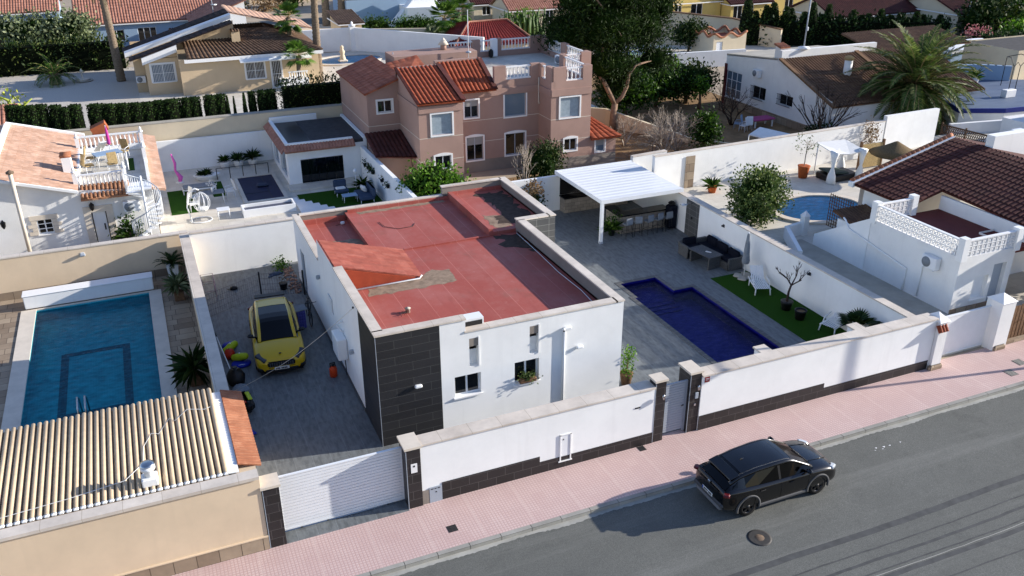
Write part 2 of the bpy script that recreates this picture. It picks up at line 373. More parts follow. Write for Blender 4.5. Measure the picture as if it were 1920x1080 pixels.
M['mosaic_dk'] = bricks('cobalt_mosaic', '#050a68', '#091078', '#10176a', .1, .1, .008, 0, .3, .5, .0, .0)
M['mosaic_lt'] = bricks('pale_blue_mosaic', '#36adbb', '#40b4c2', '#54bcc8', .1, .1, .008, 0, .3, .5, .0, .0)
M['mosaic_band'] = bricks('navy_mosaic_band', '#164a5c', '#277286', '#1a5a6c', .1, .1, .002, 0, .3, .5, .0, .0)
M['poolblue'] = plain('pool_liner', '#0fc4ee', .4, .12, 2)
M['water_dk'] = water('deep_blue_water', '#aab4ff', 3.2, .6, 1.13)
M['water_lt'] = water('teal_pool_water', '#98eaf0', 2.2, .5, 1.15)
M['water_n'] = water('clear_blue_water', '#d8f8fc', 3, .4, 1.18)
M['pale_stone'] = bricks('pale_stone_paving', '#cfc8b9', '#d6d0c3', '#b3ab9c', .9, .6, .006, .5, .7, .2, .1, .2)
M['gravel'] = plain('pale_gravel', '#b9b2a7', .95, .22, 14, .1, bump=.9, bscale=50)
M['earth'] = plain('dry_earth', '#8a7154', .95, .3, 1.2, .1, bump=.7, bscale=12)
M['ground'] = plain('bare_ground', '#a39684', .95, .18, .4, .1, bump=.3, bscale=8)
M['concrete'] = plain('concrete', '#a9a498', .9, .15, 1, .2)
M['wood'] = plain('weathered_wood', '#6e5540', .8, .3, 9, .2)
M['cane'] = plain('cane_and_straw', '#a08b64', .9, .3, 14, .15)
M['thatch'] = plain('thatch', '#6b5c46', .95, .35, 20, .1, bump=.9, bscale=40)
M['rattan'] = bricks('grey_rattan', '#5d5f61', '#6a6c6d', '#3a3b3c', .06, .03, .006, .5, .6, .3, .0, .3)
M['cushion_dk'] = plain('dark_cushion', '#171a24', .85, .15, 6, .15)
M['fabric_g'] = plain('grey_fabric', '#7c8288', .9, .1, 8, .15)
M['fabric_w'] = plain('white_fabric', '#dcdcd8', .9, .05, 4, .1)
M['granite'] = plain('black_granite', '#101113', .25, .2, 30, .5)
M['stonebar'] = bricks('bar_stone', '#a89e90', '#978d80', '#7b7166', .4, .2, .01, .5, .85, .2, .2, .4)
M['terracotta'] = plain('terracotta', '#a4562f', .8, .15, 4, .2)
M['orange'] = plain('orange_plastic', '#c8431a', .5, .08, 4, .4)
M['carcanvas'] = plain('canvas_awning', '#e2e4e2', .8, .05, 3, .2)
M['canopy_tube'] = plain('cream_tube_tile', '#c4ae90', .65, .10, 5, .25)
M['boardtile'] = rooftile('flat_tan_tile', [(0, lin('#c69c82')), (.5, lin('#cfa88f')), (1, lin('#d7b49c'))], .30, .42)
M['captile'] = rooftile('orange_cap_tile', [(0, lin('#a2664a')), (.5, lin('#ad7456')), (1, lin('#b98466'))], .2, .4)
M['eavetile'] = rooftile('faded_barrel_tile', [(0, lin('#a5704f')), (.5, lin('#b58463')), (1, lin('#c09577'))], .2, .4)
M['pinktile'] = rooftile('orange_barrel_tile', [(0, lin('#93492f')), (.5, lin('#a1563b')), (1, lin('#8f432b'))], .26, .5)
M['browntile'] = rooftile('brown_barrel_tile', [(0, lin('#5d4a3c')), (.5, lin('#6f5949')), (1, lin('#816a58'))], .26, .45)
M['rustbrown'] = rooftile('brown_lichen_tile', [(0, lin('#5d4332')), (.5, lin('#6c4f3a')), (1, lin('#7b5f45'))], .26, .45)
M['darkred'] = rooftile('dark_red_tile', [(0, lin('#4a2722')), (.5, lin('#552d27')), (1, lin('#613731'))], .24, .4)
M['maroon'] = rooftile('maroon_tile', [(0, lin('#70241f')), (.5, lin('#7f2c26')), (1, lin('#8a3832'))], .3, .4)
M['palepink'] = rooftile('pale_pink_tile', [(0, lin('#a5705c')), (.5, lin('#b07e69')), (1, lin('#bd8c78'))], .26, .42)
M['greytop'] = plain('grey_roof_felt', '#4b4a4a', .9, .2, 3, .15)
M['blacktop'] = plain('wet_black_felt', '#16161b', .35, .3, 4, .4, bump=.5, bscale=10)
M['bluedeck'] = bricks('blue_grey_decking', '#5c6a80', '#667489', '#4c576b', 1.2, .3, .008, .5, .6, .3, .2, .1)
M['trunk'] = plain('bark', '#6d5a49', .95, .35, 7, .1, bump=.9, bscale=18)
M['palmtrunk'] = plain('palm_bark', '#76695a', .95, .4, 9, .1, bump=1.0, bscale=14)
M['deadwood'] = plain('grey_deadwood', '#9a8f83', .9, .25, 8, .1)
M['bareb'] = plain('dark_bare_twig', '#4a3f38', .9, .25, 8, .1)
M['L_pine'] = leaf('pine_needles', '#16260e', '#2b4015', '#455c24', .7, .15)
M['L_cyp'] = leaf('cypress_leaf', '#16260f', '#2a421a', '#435a26', .7, .12)
M['L_hedge'] = leaf('hedge_leaf', '#1b2b11', '#344a1e', '#565c2a', .7, .15)
M['L_bush'] = leaf('glossy_leaf', '#1c3310', '#3a5a1b', '#5f7f2d', .5, .3)
M['L_bright'] = leaf('bright_leaf', '#34571a', '#5f8a28', '#86a83c', .5, .35)
M['L_olive'] = leaf('olive_leaf', '#4a5638', '#7d8a63', '#a3ab86', .6, .2)
M['L_palm'] = leaf('palm_leaf', '#1e3014', '#37512a', '#56683a', .5, .25)
M['L_date'] = leaf('date_palm_leaf', '#36461f', '#627a3e', '#929c58', .5, .3)
M['L_palmb'] = leaf('bright_palm_leaf', '#2f4c18', '#55782a', '#7d9a45', .5, .3)
M['L_ole'] = leaf('oleander_leaf', '#32451f', '#5a7038', '#8c9656', .6, .25)
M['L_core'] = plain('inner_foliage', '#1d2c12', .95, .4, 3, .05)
M['L_dry'] = leaf('dry_leaf', '#5e4a34', '#8a7050', '#a78d66', .8, .2)
M['L_cact'] = leaf('yellow_cactus', '#7a8a2c', '#a9b148', '#c6c766', .6, .1)
M['L_flower'] = leaf('pink_blossom', '#9a4d5c', '#c98b86', '#dcb6a5', .7, .2)
# ------------------------------------------------------------------ generic builders
def rnd(a, b): return random.uniform(a, b)
def leafquad(mb, p, d, s, m=0, w=.5):
    d = d.normalized(); a = d.cross(Vector((rnd(-1, 1), rnd(-1, 1), rnd(-1, 1))))
    if a.length < 1e-4: a = Vector((1, 0, 0))
    a.normalize(); mb.add([p - d * s * .5, p + a * s * w * .5, p + d * s * .5, p - a * s * w * .5], [(0, 1, 2, 3)], m)
def leaves(mb, blobs, n, s, m=0, clump=9, cr=None, w=.55, up=.25, hollow=.55):
    wts = [(b[3] * b[4] * b[5]) ** .667 for b in blobs]; cr = cr or s * 1.7
    for _ in range(max(1, n // clump)):
        b = random.choices(blobs, wts)[0]
        d = Vector((random.gauss(0, 1), random.gauss(0, 1), random.gauss(0, 1))).normalized(); r = hollow + (1.02 - hollow) * random.random() ** .6
        c = Vector((b[0] + d.x * b[3] * r, b[1] + d.y * b[4] * r, b[2] + d.z * b[5] * r))
        if c.z < .03: c.z = rnd(.03, .3)
        for _ in range(clump):
            q = c + Vector((random.gauss(0, 1), random.gauss(0, 1), random.gauss(0, 1))) * cr * .6
            leafquad(mb, q, d * .6 + Vector((rnd(-1, 1), rnd(-1, 1), rnd(-1, 1) + up)), s * rnd(.6, 1.25), m, w)
    return mb
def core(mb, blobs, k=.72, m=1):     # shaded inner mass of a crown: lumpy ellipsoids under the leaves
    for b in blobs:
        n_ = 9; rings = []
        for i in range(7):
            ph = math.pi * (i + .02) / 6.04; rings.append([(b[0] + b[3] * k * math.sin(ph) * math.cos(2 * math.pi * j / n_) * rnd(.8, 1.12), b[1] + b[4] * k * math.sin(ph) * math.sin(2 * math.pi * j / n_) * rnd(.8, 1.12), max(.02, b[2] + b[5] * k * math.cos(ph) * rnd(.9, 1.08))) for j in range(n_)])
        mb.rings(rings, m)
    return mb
def blob_tree(name, label, cat, base, trunk_h, blobs, n, s, lm, group=None, tr=.12, clump=9, lean=(0, 0), limbs=4, w=.55, extra=None, hollow=.5):
    base = Vector(base); t = thing(name, label, cat, base, group); mb = MB()
    top = base + Vector((lean[0], lean[1], trunk_h)); mb.tube([base, base.lerp(top, .5) + Vector((rnd(-.08, .08), rnd(-.08, .08), 0)), top], [tr * 1.25, tr, tr * .8], 7)
    bl = [(base.x + b[0], base.y + b[1], base.z + b[2], b[3], b[4], b[5]) for b in blobs]
    for b in bl[:limbs]: mb.tube([top - Vector((0, 0, .1)), top.lerp(Vector(b[:3]), .5) + Vector((rnd(-.1, .1),) * 3), Vector(b[:3])], [tr * .7, tr * .45, tr * .15], 5)
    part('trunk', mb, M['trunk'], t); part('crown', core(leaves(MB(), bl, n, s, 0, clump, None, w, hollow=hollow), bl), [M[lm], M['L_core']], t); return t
def bush(name, label, base, blobs, n, s, lm, group=None, clump=8, w=.55, hollow=.45, cat='shrub'):
    base = Vector(base); mb = MB()
    bl = [(base.x + b[0], base.y + b[1], base.z + b[2], b[3], b[4], b[5]) for b in blobs]; leaves(mb, bl, n, s, 0, clump, None, w, hollow=hollow)
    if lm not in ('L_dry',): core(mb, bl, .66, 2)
    for _ in range(7):
        b = random.choice(blobs); mb.tube([base, base + Vector((b[0] + rnd(-.3, .3) * b[3], b[1] + rnd(-.3, .3) * b[4], b[2]))], [.04, .012], 4, 1)
    return tag(part(name, mb, [M[lm], M['trunk'], M['L_core']], org=base), label, cat, group)
def frond(mb, o, yaw, pitch, L, droop, nl=26, lw=.5, ll=.045, m=0, mr=1, fold=.5):
    h = Vector((math.cos(yaw), math.sin(yaw), 0)); side = Vector((-h.y, h.x, 0)); p = Vector(o); pts = [p.copy()]; a = pitch; seg = 9
    for i in range(seg):
        p = p + (h * math.cos(a) + Vector((0, 0, 1)) * math.sin(a)) * (L / seg); pts.append(p.copy()); a -= droop / seg * (.4 + 1.2 * i / seg)
    mb.tube(pts, [.028 * L / 3 * (1 - i / (seg + 1)) + .006 for i in range(seg + 1)], 4, mr)
    for k in range(nl):
        t = .12 + .88 * k / (nl - 1); f = t * seg; i = min(int(f), seg - 1); q = pts[i].lerp(pts[i + 1], f - i); tg = (pts[i + 1] - pts[i]).normalized()
        l = lw * (math.sin(math.pi * min(1, .18 + .8 * t)) ** .7) * rnd(.85, 1.1)
        nn = side.cross(tg).normalized()
        if nn.z < 0: nn = -nn
        for sgn in (-1, 1):
            d = (side * sgn * .75 + tg * .75 + nn * fold * rnd(.3, 1) - Vector((0, 0, .25))).normalized(); e = tg * ll
            mid = q + d * l * .5; tip = q + d * l - Vector((0, 0, .12 * l))
            mb.add([q - e * .5, q + e * .5, mid + e * .55, tip, mid - e * .55], [(0, 1, 2, 3, 4)], m)
def palm(name, label, base, h, L, nf, lm='L_palm', tr=.2, lean=(0, 0), nl=26, lw=.5, droop=1.5, lo=-.55, hi=1.35, group=None, skirt=0, tm='palmtrunk', ll=.045, cat='palm tree'):
    base = Vector(base); t = thing(name, label, cat, base, group); top = base + Vector((lean[0], lean[1], h))
    mb = MB(); N = max(4, int(h / .18)); pts = []; rr = []
    for i in range(N + 1):
        k = i / N; pts.append(base.lerp(top, k) + Vector((lean[0], lean[1], 0)) * (k * k - k) * .5); rr.append(tr * (1.25 - .35 * k) * (1 + (.09 if i % 2 else -.05)) + (.12 * tr if k > .9 else 0))
    mb.tube(pts, rr, 9, 0)
    part('trunk', mb, M[tm], t); c = MB()
    for i in range(nf):
        k = (i + .5) / nf; frond(c, top + Vector((rnd(-.06, .06), rnd(-.06, .06), rnd(-.1, .12))), i * 2.39996 + rnd(-.2, .2), hi + (lo - hi) * k ** .85 + rnd(-.12, .12), L * rnd(.82, 1.08), droop * rnd(.7, 1.25), nl, lw, ll)
    for i in range(skirt): frond(c, top - Vector((0, 0, .25)), rnd(0, 6.28), rnd(-1.2, -.8), L * .55, .6, max(8, nl // 2), lw * .8, ll, 2)
    part('crown', c, [M[lm], M['cane'], M['L_dry']], t); return t
def fanpalm(mb, o, yaw, pitch, stem, rad, nb=14, m=0, mr=1, spread=2.4):
    h = Vector((math.cos(yaw) * math.cos(pitch), math.sin(yaw) * math.cos(pitch), math.sin(pitch))); o = Vector(o); e = o + h * stem
    mb.tube([o, o.lerp(e, .5) + Vector((0, 0, .04)), e], .012, 4, mr); s = h.cross(Vector((0, 0, 1))).normalized()
    for i in range(nb):
        a = -spread / 2 + spread * i / (nb - 1); d = (h * math.cos(a) + s * math.sin(a)); l = rad * (.75 + .25 * math.cos(a)); q = s.cross(h).normalized() * .02
        sd2 = (h * -math.sin(a) + s * math.cos(a)) * rad * .075
        mb.add([e, e + d * l * .55 + sd2 + q, e + d * l - Vector((0, 0, .12 * l)), e + d * l * .55 - sd2 + q], [(0, 1, 2, 3)], m)
def spiky(mb, o, n, L, w=.03, m=0, lo=.1, hi=1.4, droop=.5):
    o = Vector(o)
    for i in range(n):
        ya = i * 2.4 + rnd(-.3, .3); pi_ = lo + (hi - lo) * rnd(0, 1); l = L * rnd(.7, 1.1); h = Vector((math.cos(ya), math.sin(ya), 0)); s = Vector((-h.y, h.x, 0)) * w
        a = o + (h * math.cos(pi_) + Vector((0, 0, 1)) * math.sin(pi_)) * l * .55; e = a + (h * math.cos(pi_ - droop) + Vector((0, 0, 1)) * math.sin(pi_ - droop)) * l * .45
        mb.add([o - s * .5, o + s * .5, a + s, e, a - s], [(0, 1, 2, 3, 4)], m)
def bare(mb, p, d, L, r, depth, m=0, spread=.6, kids=(2, 3), up=.15, shrink=.72):
    p = Vector(p); d = Vector(d).normalized(); mid = p + d * L * .5 + Vector((rnd(-1, 1), rnd(-1, 1), rnd(-.5, 1))) * L * .06; e = p + d * L
    mb.tube([p, mid, e], [r, r * .85, r * .65], 5 if r > .02 else 3, m)
    if depth <= 0: return
    for _ in range(random.randint(*kids)):
        nd = (d + Vector((rnd(-1, 1), rnd(-1, 1), rnd(-.7, 1) + up)) * spread).normalized(); bare(mb, p.lerp(e, rnd(.6, 1)), nd, L * shrink * rnd(.8, 1.15), r * .62, depth - 1, m, spread, kids, up, shrink)
def bare_tree(name, label, base, L, r, depth, mat='deadwood', stems=1, spread=.6, up=.15, group=None, cat='bare tree', kids=(2, 3), tilt=.5, shrink=.72):
    base = Vector(base); mb = MB()
    for _ in range(stems): bare(mb, base + Vector((rnd(-.1, .1), rnd(-.1, .1), 0)) * (stems > 1), (rnd(-tilt, tilt) * (stems > 1), rnd(-tilt, tilt) * (stems > 1), 1), L, r, depth, 0, spread, kids, up, shrink)
    t = thing(name, label, cat, base, group); part('branches', mb, M[mat], t); return t
def hedge(name, label, x0, y0, x1, y1, h, dens=60, s=.16, lm='L_hedge', rough=.12, cat='hedge', group=None, wid=None, z0=0):
    # trimmed hedge between two ground points: opaque core with leaf clumps on every face
    a, b = Vector((x0, y0, z0)), Vector((x1, y1, z0)); u = (b - a); L = u.length; u.normalize(); nn = Vector((u.y, -u.x, 0)); wd = (wid or .8) / 2
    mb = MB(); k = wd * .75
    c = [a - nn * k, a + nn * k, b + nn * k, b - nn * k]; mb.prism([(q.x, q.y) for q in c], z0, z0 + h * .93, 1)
    area = [(L * h, 0), (L * h, 1), (L * 2 * wd, 2), (2 * wd * h, 3), (2 * wd * h, 4)]
    for A, f in area:
        for _ in range(int(A * dens / 5)):
            p, q = rnd(0, L), rnd(0, h)
            if f == 0: c, d = a + u * p + nn * wd + Vector((0, 0, q)), nn
            elif f == 1: c, d = a + u * p - nn * wd + Vector((0, 0, q)), -nn
            elif f == 2: c, d = a + u * p + nn * rnd(-wd, wd) + Vector((0, 0, h)), Vector((0, 0, 1))
            elif f == 3: c, d = a + nn * rnd(-wd, wd) + Vector((0, 0, q)), -u
            else: c, d = b + nn * rnd(-wd, wd) + Vector((0, 0, q)), u
            c = c + d * random.gauss(-.02, rough)
            for _ in range(5): leafquad(mb, c + Vector((random.gauss(0, 1), random.gauss(0, 1), random.gauss(0, 1))) * s * .8, d + Vector((rnd(-1, 1), rnd(-1, 1), rnd(-.3, 1.3))), s * rnd(.6, 1.3), 0)
    return tag(part(name, mb, [M[lm], M['dark_in']], org=a), label, cat, group)
BAL = {}
def balustrade(parent, p0, p1, h, n, mat='paint', r=.07, name='balustrade', posts=False):
    p0, p1 = Vector(p0), Vector(p1); mb = MB(); u = (p1 - p0).normalized(); ang = math.atan2(u.y, u.x); L = (p1 - p0).length; c = (p0 + p1) / 2
    mb.obox(c + Vector((0, 0, h - .04)), (L, r * 2.3, .08), ang); mb.obox(c + Vector((0, 0, .04)), (L, r * 2.3, .08), ang)
    o = part(name, mb, M[mat], parent); key = (round(h, 2), r, mat)
    if key not in BAL:
        q = MB(); hh = h - .16; q.lathe([(r * .75, 0), (r * .75, hh * .08), (r * .45, hh * .14), (r * .95, hh * .36), (r * .8, hh * .5), (r * .42, hh * .78), (r * .72, hh * .88), (r * .75, hh)], (0, 0, 0), 8)
        me = bpy.data.meshes.new('baluster'); me.from_pydata(q.v, [], q.f); me.materials.append(M[mat]); me.polygons.foreach_set('use_smooth', q.sm); me.update(); auto_uv(me); BAL[key] = me
    for i in range(n):
        b = bpy.data.objects.new('baluster', BAL[key]); COL.objects.link(b); b.parent = o
        b.location = p0.lerp(p1, (i + .5) / n) + Vector((0, 0, .08)) - ORG[o]
    return o
def window(parent, o, u, a0, z0, a1, z1, depth=.12, fw=.06, nm=1, frame='pvc', glass='glass', sill=True, surround=None, shutter=0, sw=.14, sproud=.035, arch=0, bars=None, hbar=0, name='window', trans=0):
    m = MB(); d0, d1 = -depth + .005, -depth + .06
    m.fbox(o, u, a0, a1, z0, z0 + fw, d0, d1); m.fbox(o, u, a0, a1, z1 - fw, z1, d0, d1)
    m.fbox(o, u, a0, a0 + fw, z0 + fw, z1 - fw, d0, d1); m.fbox(o, u, a1 - fw, a1, z0 + fw, z1 - fw, d0, d1)
    for i in range(nm):
        c = a0 + (a1 - a0) * (i + 1) / (nm + 1); m.fbox(o, u, c - fw * .6, c + fw * .6, z0 + fw, z1 - fw, d0, d1 - .005)
    for i in range(hbar):
        c = z0 + (z1 - z0) * (i + 1) / (hbar + 1); m.fbox(o, u, a0 + fw, a1 - fw, c - .02, c + .02, d0, d1 - .008)
    w = part(name, m, M[frame], parent)
    part('pane', MB().fbox(o, u, a0 + fw * .5, a1 - fw * .5, z0 + fw * .5, z1 - fw * .5, d0 - .03, d0 + .025), M[glass], w)
    if shutter: part('blind', MB().fbox(o, u, a0 + fw, a1 - fw, z1 - fw - (z1 - z0) * shutter, z1 - fw, d0 + .026, d0 + .045), M['blind'], w)
    if sill: part('sill', MB().fbox(o, u, a0 - .05, a1 + .05, z0 - .05, z0 - .002, -depth, .07), M['paint' if not surround else surround], w)
    if surround:
        s = MB(); s.fbox(o, u, a0 - sw, a0, z0 - (0 if sill else sw), z1, .0, sproud); s.fbox(o, u, a1, a1 + sw, z0 - (0 if sill else sw), z1, .0, sproud)
        if arch:
            U = Vector((u[0], u[1], 0)).normalized(); N = Vector((U.y, -U.x, 0)); O = Vector(o); lo = []; hi = []
            for i in range(9):
                t = i / 8; a = a0 - sw + (a1 - a0 + 2 * sw) * t; hi.append((a, z1 + sw * .8 + arch * math.sin(math.pi * t))); lo.append((a, z1 + .001))
            f = [O + U * a + Vector((0, 0, z)) + N * sproud for a, z in lo + hi[::-1]]; bck = [q - N * (sproud) for q in f]; k = len(f)
            s.add(f + bck, [tuple(range(k)), tuple(range(2 * k - 1, k - 1, -1))] + [((i + 1) % k, i, k + i, k + (i + 1) % k) for i in range(k)])
        else: s.fbox(o, u, a0 - sw, a1 + sw, z1 + .001, z1 + sw, .0, sproud)
        if not sill: s.fbox(o, u, a0, a1, z0 - sw, z0 - .001, .0, sproud)
        part('surround', s, M[surround], w)
    if bars:
        s = MB(); nb = max(3, int((a1 - a0) / .13))
        for i in range(nb): c = a0 + (a1 - a0) * (i + .5) / nb; s.fbox(o, u, c - .012, c + .012, z0, z1, bars, bars + .024)
        for z in (z0, z1 - .03, (z0 + z1) / 2): s.fbox(o, u, a0 - .03, a1 + .03, z, z + .03, bars + .0245, bars + .04)
        part('security_bars', s, M['pvc' if bars < .2 else 'dark_metal'], w)
    return w
def ac_unit(label, c, rz, group='air conditioners on the house walls'):
    t = thing('air_conditioner', label, 'air conditioner', (0, 0, 0), group, True)
    part('case', MB().rbox((0, 0, .3), (.82, .32, .58), .03), M['wmetal'], t)
    part('fan_grille', MB().lathe([(.0, 0), (.24, 0), (.24, .012), (0, .012)], (0, 0, 0), 20), M['fabric_g'], t)
    g = t.children[1]; g.rotation_euler = (R(90), 0, 0); g.location = (-.12, -.161, .3)
    m = MB()
    for x in (-.28, .28): m.box(x - .02, -.14, -.04, x + .02, .2, -.002)
    part('bracket', m, M['wmetal'], t); return place(t, c, rz)
def wall_run(name, label, pts, th, h, mat, coping=None, cat='wall', cover=.05, ch=.06, plinth=None, z0=-.05, group=None):
    # straight free-standing wall through ground points; h a number or one height per point
    t = thing(name, label, cat, (pts[0][0], pts[0][1], 0), group); w = MB(); c = MB()
    for i in range(len(pts) - 1):
        a, b = Vector((pts[i][0], pts[i][1], 0)), Vector((pts[i + 1][0], pts[i + 1][1], 0)); ha, hb = (h, h) if not isinstance(h, (list, tuple)) else (h[i], h[i + 1])
        u = (b - a).normalized(); nn = Vector((u.y, -u.x, 0)) * th / 2; e = u * (th / 2 - .003)
        if i > 0: a = a + e
        if i < len(pts) - 2: b = b + e
        q = [a + nn, b + nn, b - nn, a - nn]; zz = [ha, hb, hb, ha]
        w.prism([(p.x, p.y, z) for p, z in zip(q, zz)], z0, 0)
        if coping:
            k = Vector((u.y, -u.x, 0)) * (th / 2 + cover); q = [a + k, b + k, b - k, a - k]
            c.slab([(p.x, p.y, z + ch) for p, z in zip(q, zz)], ch - .002)
    part('wall_body', w, M[mat], t)
    if coping: part('coping', c, M[coping], t)
    return t
# ------------------------------------------------------------------ ground, road, pavement
PM = [(13.95, .2, 17.1, 6.7), (14.1, 6.7, 16.05, 8.35)]            # white house pool and its step bay
PL = (-11.65, 3.4, -6.85, 16.45)                                 # tan plot pool
def sheet(x0, y0, x1, y1, z, holes):
    m = MB(); xs = sorted({x0, x1} | {h[0] for h in holes} | {h[2] for h in holes}); ys = sorted({y0, y1} | {h[1] for h in holes} | {h[3] for h in holes})
    xs = [x for x in xs if x0 <= x <= x1]; ys = [y for y in ys if y0 <= y <= y1]
    for i in range(len(xs) - 1):
        for j in range(len(ys) - 1):
            c = ((xs[i] + xs[i + 1]) / 2, (ys[j] + ys[j + 1]) / 2)
            if any(h[0] < c[0] < h[2] and h[1] < c[1] < h[3] for h in holes): continue
            m.poly([(xs[i], ys[j], z), (xs[i + 1], ys[j], z), (xs[i + 1], ys[j + 1], z), (xs[i], ys[j + 1], z)])
    return m
struct('ground', sheet(-600, -5.7, 900, 1200, -.03, PM + [PL]), M['ground'])
m = MB(); m.poly([(-600, -600, -.13), (900, -600, -.13), (900, -5.86, -.13), (-600, -5.86, -.13)]); struct('road', m, M['asphalt'])
struct('pavement', MB().box(-120, -5.7, -.3, 200, -3.2, 0), M['pink_pave'])
m = MB()
for i in range(-60, 120): m.box(i + .006, -5.86, -.3, i + .994, -5.702, .004)
struct('kerb', m, M['kerb'])
m = MB(); edge = []
for i in range(-700, 1500): edge.append((i * .07, -6.0 - rnd(0, .04) - .05 * math.sin(i * .13) * math.sin(i * .031)))
for i in range(len(edge) - 1): m.poly([(edge[i][0], edge[i][1], -.124), (edge[i + 1][0], edge[i + 1][1], -.124), (edge[i + 1][0], -5.861, -.124), (edge[i][0], -5.861, -.124)])
struct('gutter', m, M['gutter'])
m = MB()
for y, w, k in ((-9.9, .22, .8), (-10.55, .05, 1), (-10.95, .10, .5), (-11.35, .05, 1), (-11.62, .16, .9), (-12.3, .05, .3)):
    pts = [(x * .5, y + .035 * math.sin(x * .31 + y) + rnd(-.012, .012)) for x in range(-40, 120)]
    for a, b in zip(pts, pts[1:]):
        m.poly([(a[0], a[1] - w / 2, -.125), (b[0], b[1] - w / 2, -.125), (b[0], b[1] + w / 2, -.125), (a[0], a[1] + w / 2, -.125)])
struct('road_seam', m, M['tar'])
m = MB(); pts = [(x * .5, -11.47 + .03 * math.sin(x * .31 - 11) + rnd(-.01, .01)) for x in range(-40, 120)]
for a, b in zip(pts, pts[1:]): m.poly([(a[0], a[1] - .010, -.123), (b[0], b[1] - .010, -.123), (b[0], b[1] + .010, -.123), (a[0], a[1] + .010, -.123)])
struct('worn_road_line', m, M['gutter'])
m = MB()
for _ in range(6):
    x, y, s = 15.9 + random.gauss(0, .35), -6.8 + random.gauss(0, .12), rnd(.03, .11); a = rnd(0, 3)
    m.poly([(x + s * math.cos(a + k * 2.1) * rnd(.5, 1), y + s * .5 * math.sin(a + k * 2.1), -.124 + rnd(0, .002)) for k in range(3)])
struct('paint_splash', m, M['paint'])
# manhole cover, pavement grates
g = G(1424, 1008, -.12); t = thing('manhole_cover', 'round rusty manhole cover set in the asphalt in front of the black car', 'manhole', (g.x, g.y, -.13))
part('rim', MB().lathe([(.30, 0), (.36, 0), (.36, .012), (.30, .012)], (g.x, g.y, -.13), 28), M['iron'], t)
part('lid', MB().lathe([(0, 0), (.295, 0), (.295, .010), (0, .014)], (g.x, g.y, -.13), 28), M['rust'], t)
for (u, v, s), lab in (((848, 991, .30), 'small dark drain grate in the pink pavement near the garage gate'), ((1203, 841, .26), 'small dark grate in the pavement against the wall left of the pedestrian gate'), ((1895, 699, .42), 'grey drain grate by the kerb at the right edge of the picture'), ((1911, 679, .42), 'grey cover in the pavement near the white gate, right edge')):
    g = G(u, v); t = thing('drain_grate', lab, 'grate', (g.x, g.y, 0), 'covers set in the pavement'); m = MB()
    part('frame', MB().box(g.x - s / 2, g.y - s / 2, .001, g.x + s / 2, g.y + s / 2, .006), M['iron'], t)
    for k in range(6): m.box(g.x - s / 2 + .02, g.y - s / 2 + s * (k + .2) / 6, .0065, g.x + s / 2 - .02, g.y - s / 2 + s * (k + .75) / 6, .012)
    part('grille', m, M['dark_metal' if s < .4 else 'kerb'], t)
# ------------------------------------------------------------------ white house plot
struct('house_terrace', sheet(-4.6, -3.2, 20.7, 18.9, 0.004, PM), M['paving'])
struct('driveway_apron', MB().box(-3.93, -3.62, .001, -.17, -3.2, .006), M['paving'])
def pool(name, label, holes, depth, tile, wat, cw, cop, wz=-.10, band=None):
    t = thing(name, label, 'pool', (holes[0][0], holes[0][1], 0)); b = MB(); w = MB()
    for i, (x0, y0, x1, y1) in enumerate(holes):
        d = depth if i == 0 else .45
        b.poly([(x0, y0, -d), (x1, y0, -d), (x1, y1, -d), (x0, y1, -d)])
        for j, (p, q) in enumerate((((x0, y0), (x1, y0)), ((x1, y0), (x1, y1)), ((x1, y1), (x0, y1)), ((x0, y1), (x0, y0)))):
            if len(holes) > 1 and ((i == 0 and j == 2) or (i == 1 and j == 0)): continue
            b.poly([(p[0], p[1], -d), (q[0], q[1], -d), (q[0], q[1], .0), (p[0], p[1], .0)])
        w.poly([(x0, y0, wz), (x1, y0, wz), (x1, y1, wz), (x0, y1, wz)])
    if len(holes) > 1:
        (x0, y0, x1, y1), (a0, _, a1, _) = holes
        for p, q in ((x0, a0), (a1, x1)): b.poly([(p, y1, -depth), (q, y1, -depth), (q, y1, 0), (p, y1, 0)])
        b.poly([(a0, y1, -depth), (a1, y1, -depth), (a1, y1, -.45), (a0, y1, -.45)])
        for k in range(3): b.box(a0 + .002, y1 - .3 * (k + 1), -depth, a1, y1 - .3 * k - .001, -.47 - .05 * k)
    part('basin', b, tile, t); part('water', w, wat, t)
    if band: part('floor_band', band, M['mosaic_band'], t)
    part('pool_coping', cop, cw, t); return t
c = MB(); k = .22; z0, z1 = .005, .022
(x0, y0, x1, y1), (a0, _, a1, yb) = PM
for q in ((x0 - k, y0 - k, x1 + k, y0), (x1, y0, x1 + k, y1), (x0 - k, y0, x0, y1), (x0 - k, y1, a0, y1 + k), (a1, y1, x1 + k, y1 + k), (a0 - k, y1 + k, a0, yb), (a1, y1 + k, a1 + k, yb), (a0 - k, yb, a1 + k, yb + k)): c.box(q[0], q[1], z0, q[2], q[3], z1)
pool('swimming_pool', 'deep blue tiled pool with a step bay beside the white house', PM, .62, M['mosaic_dk'], M['water_dk'], M['grey_tile'], c)
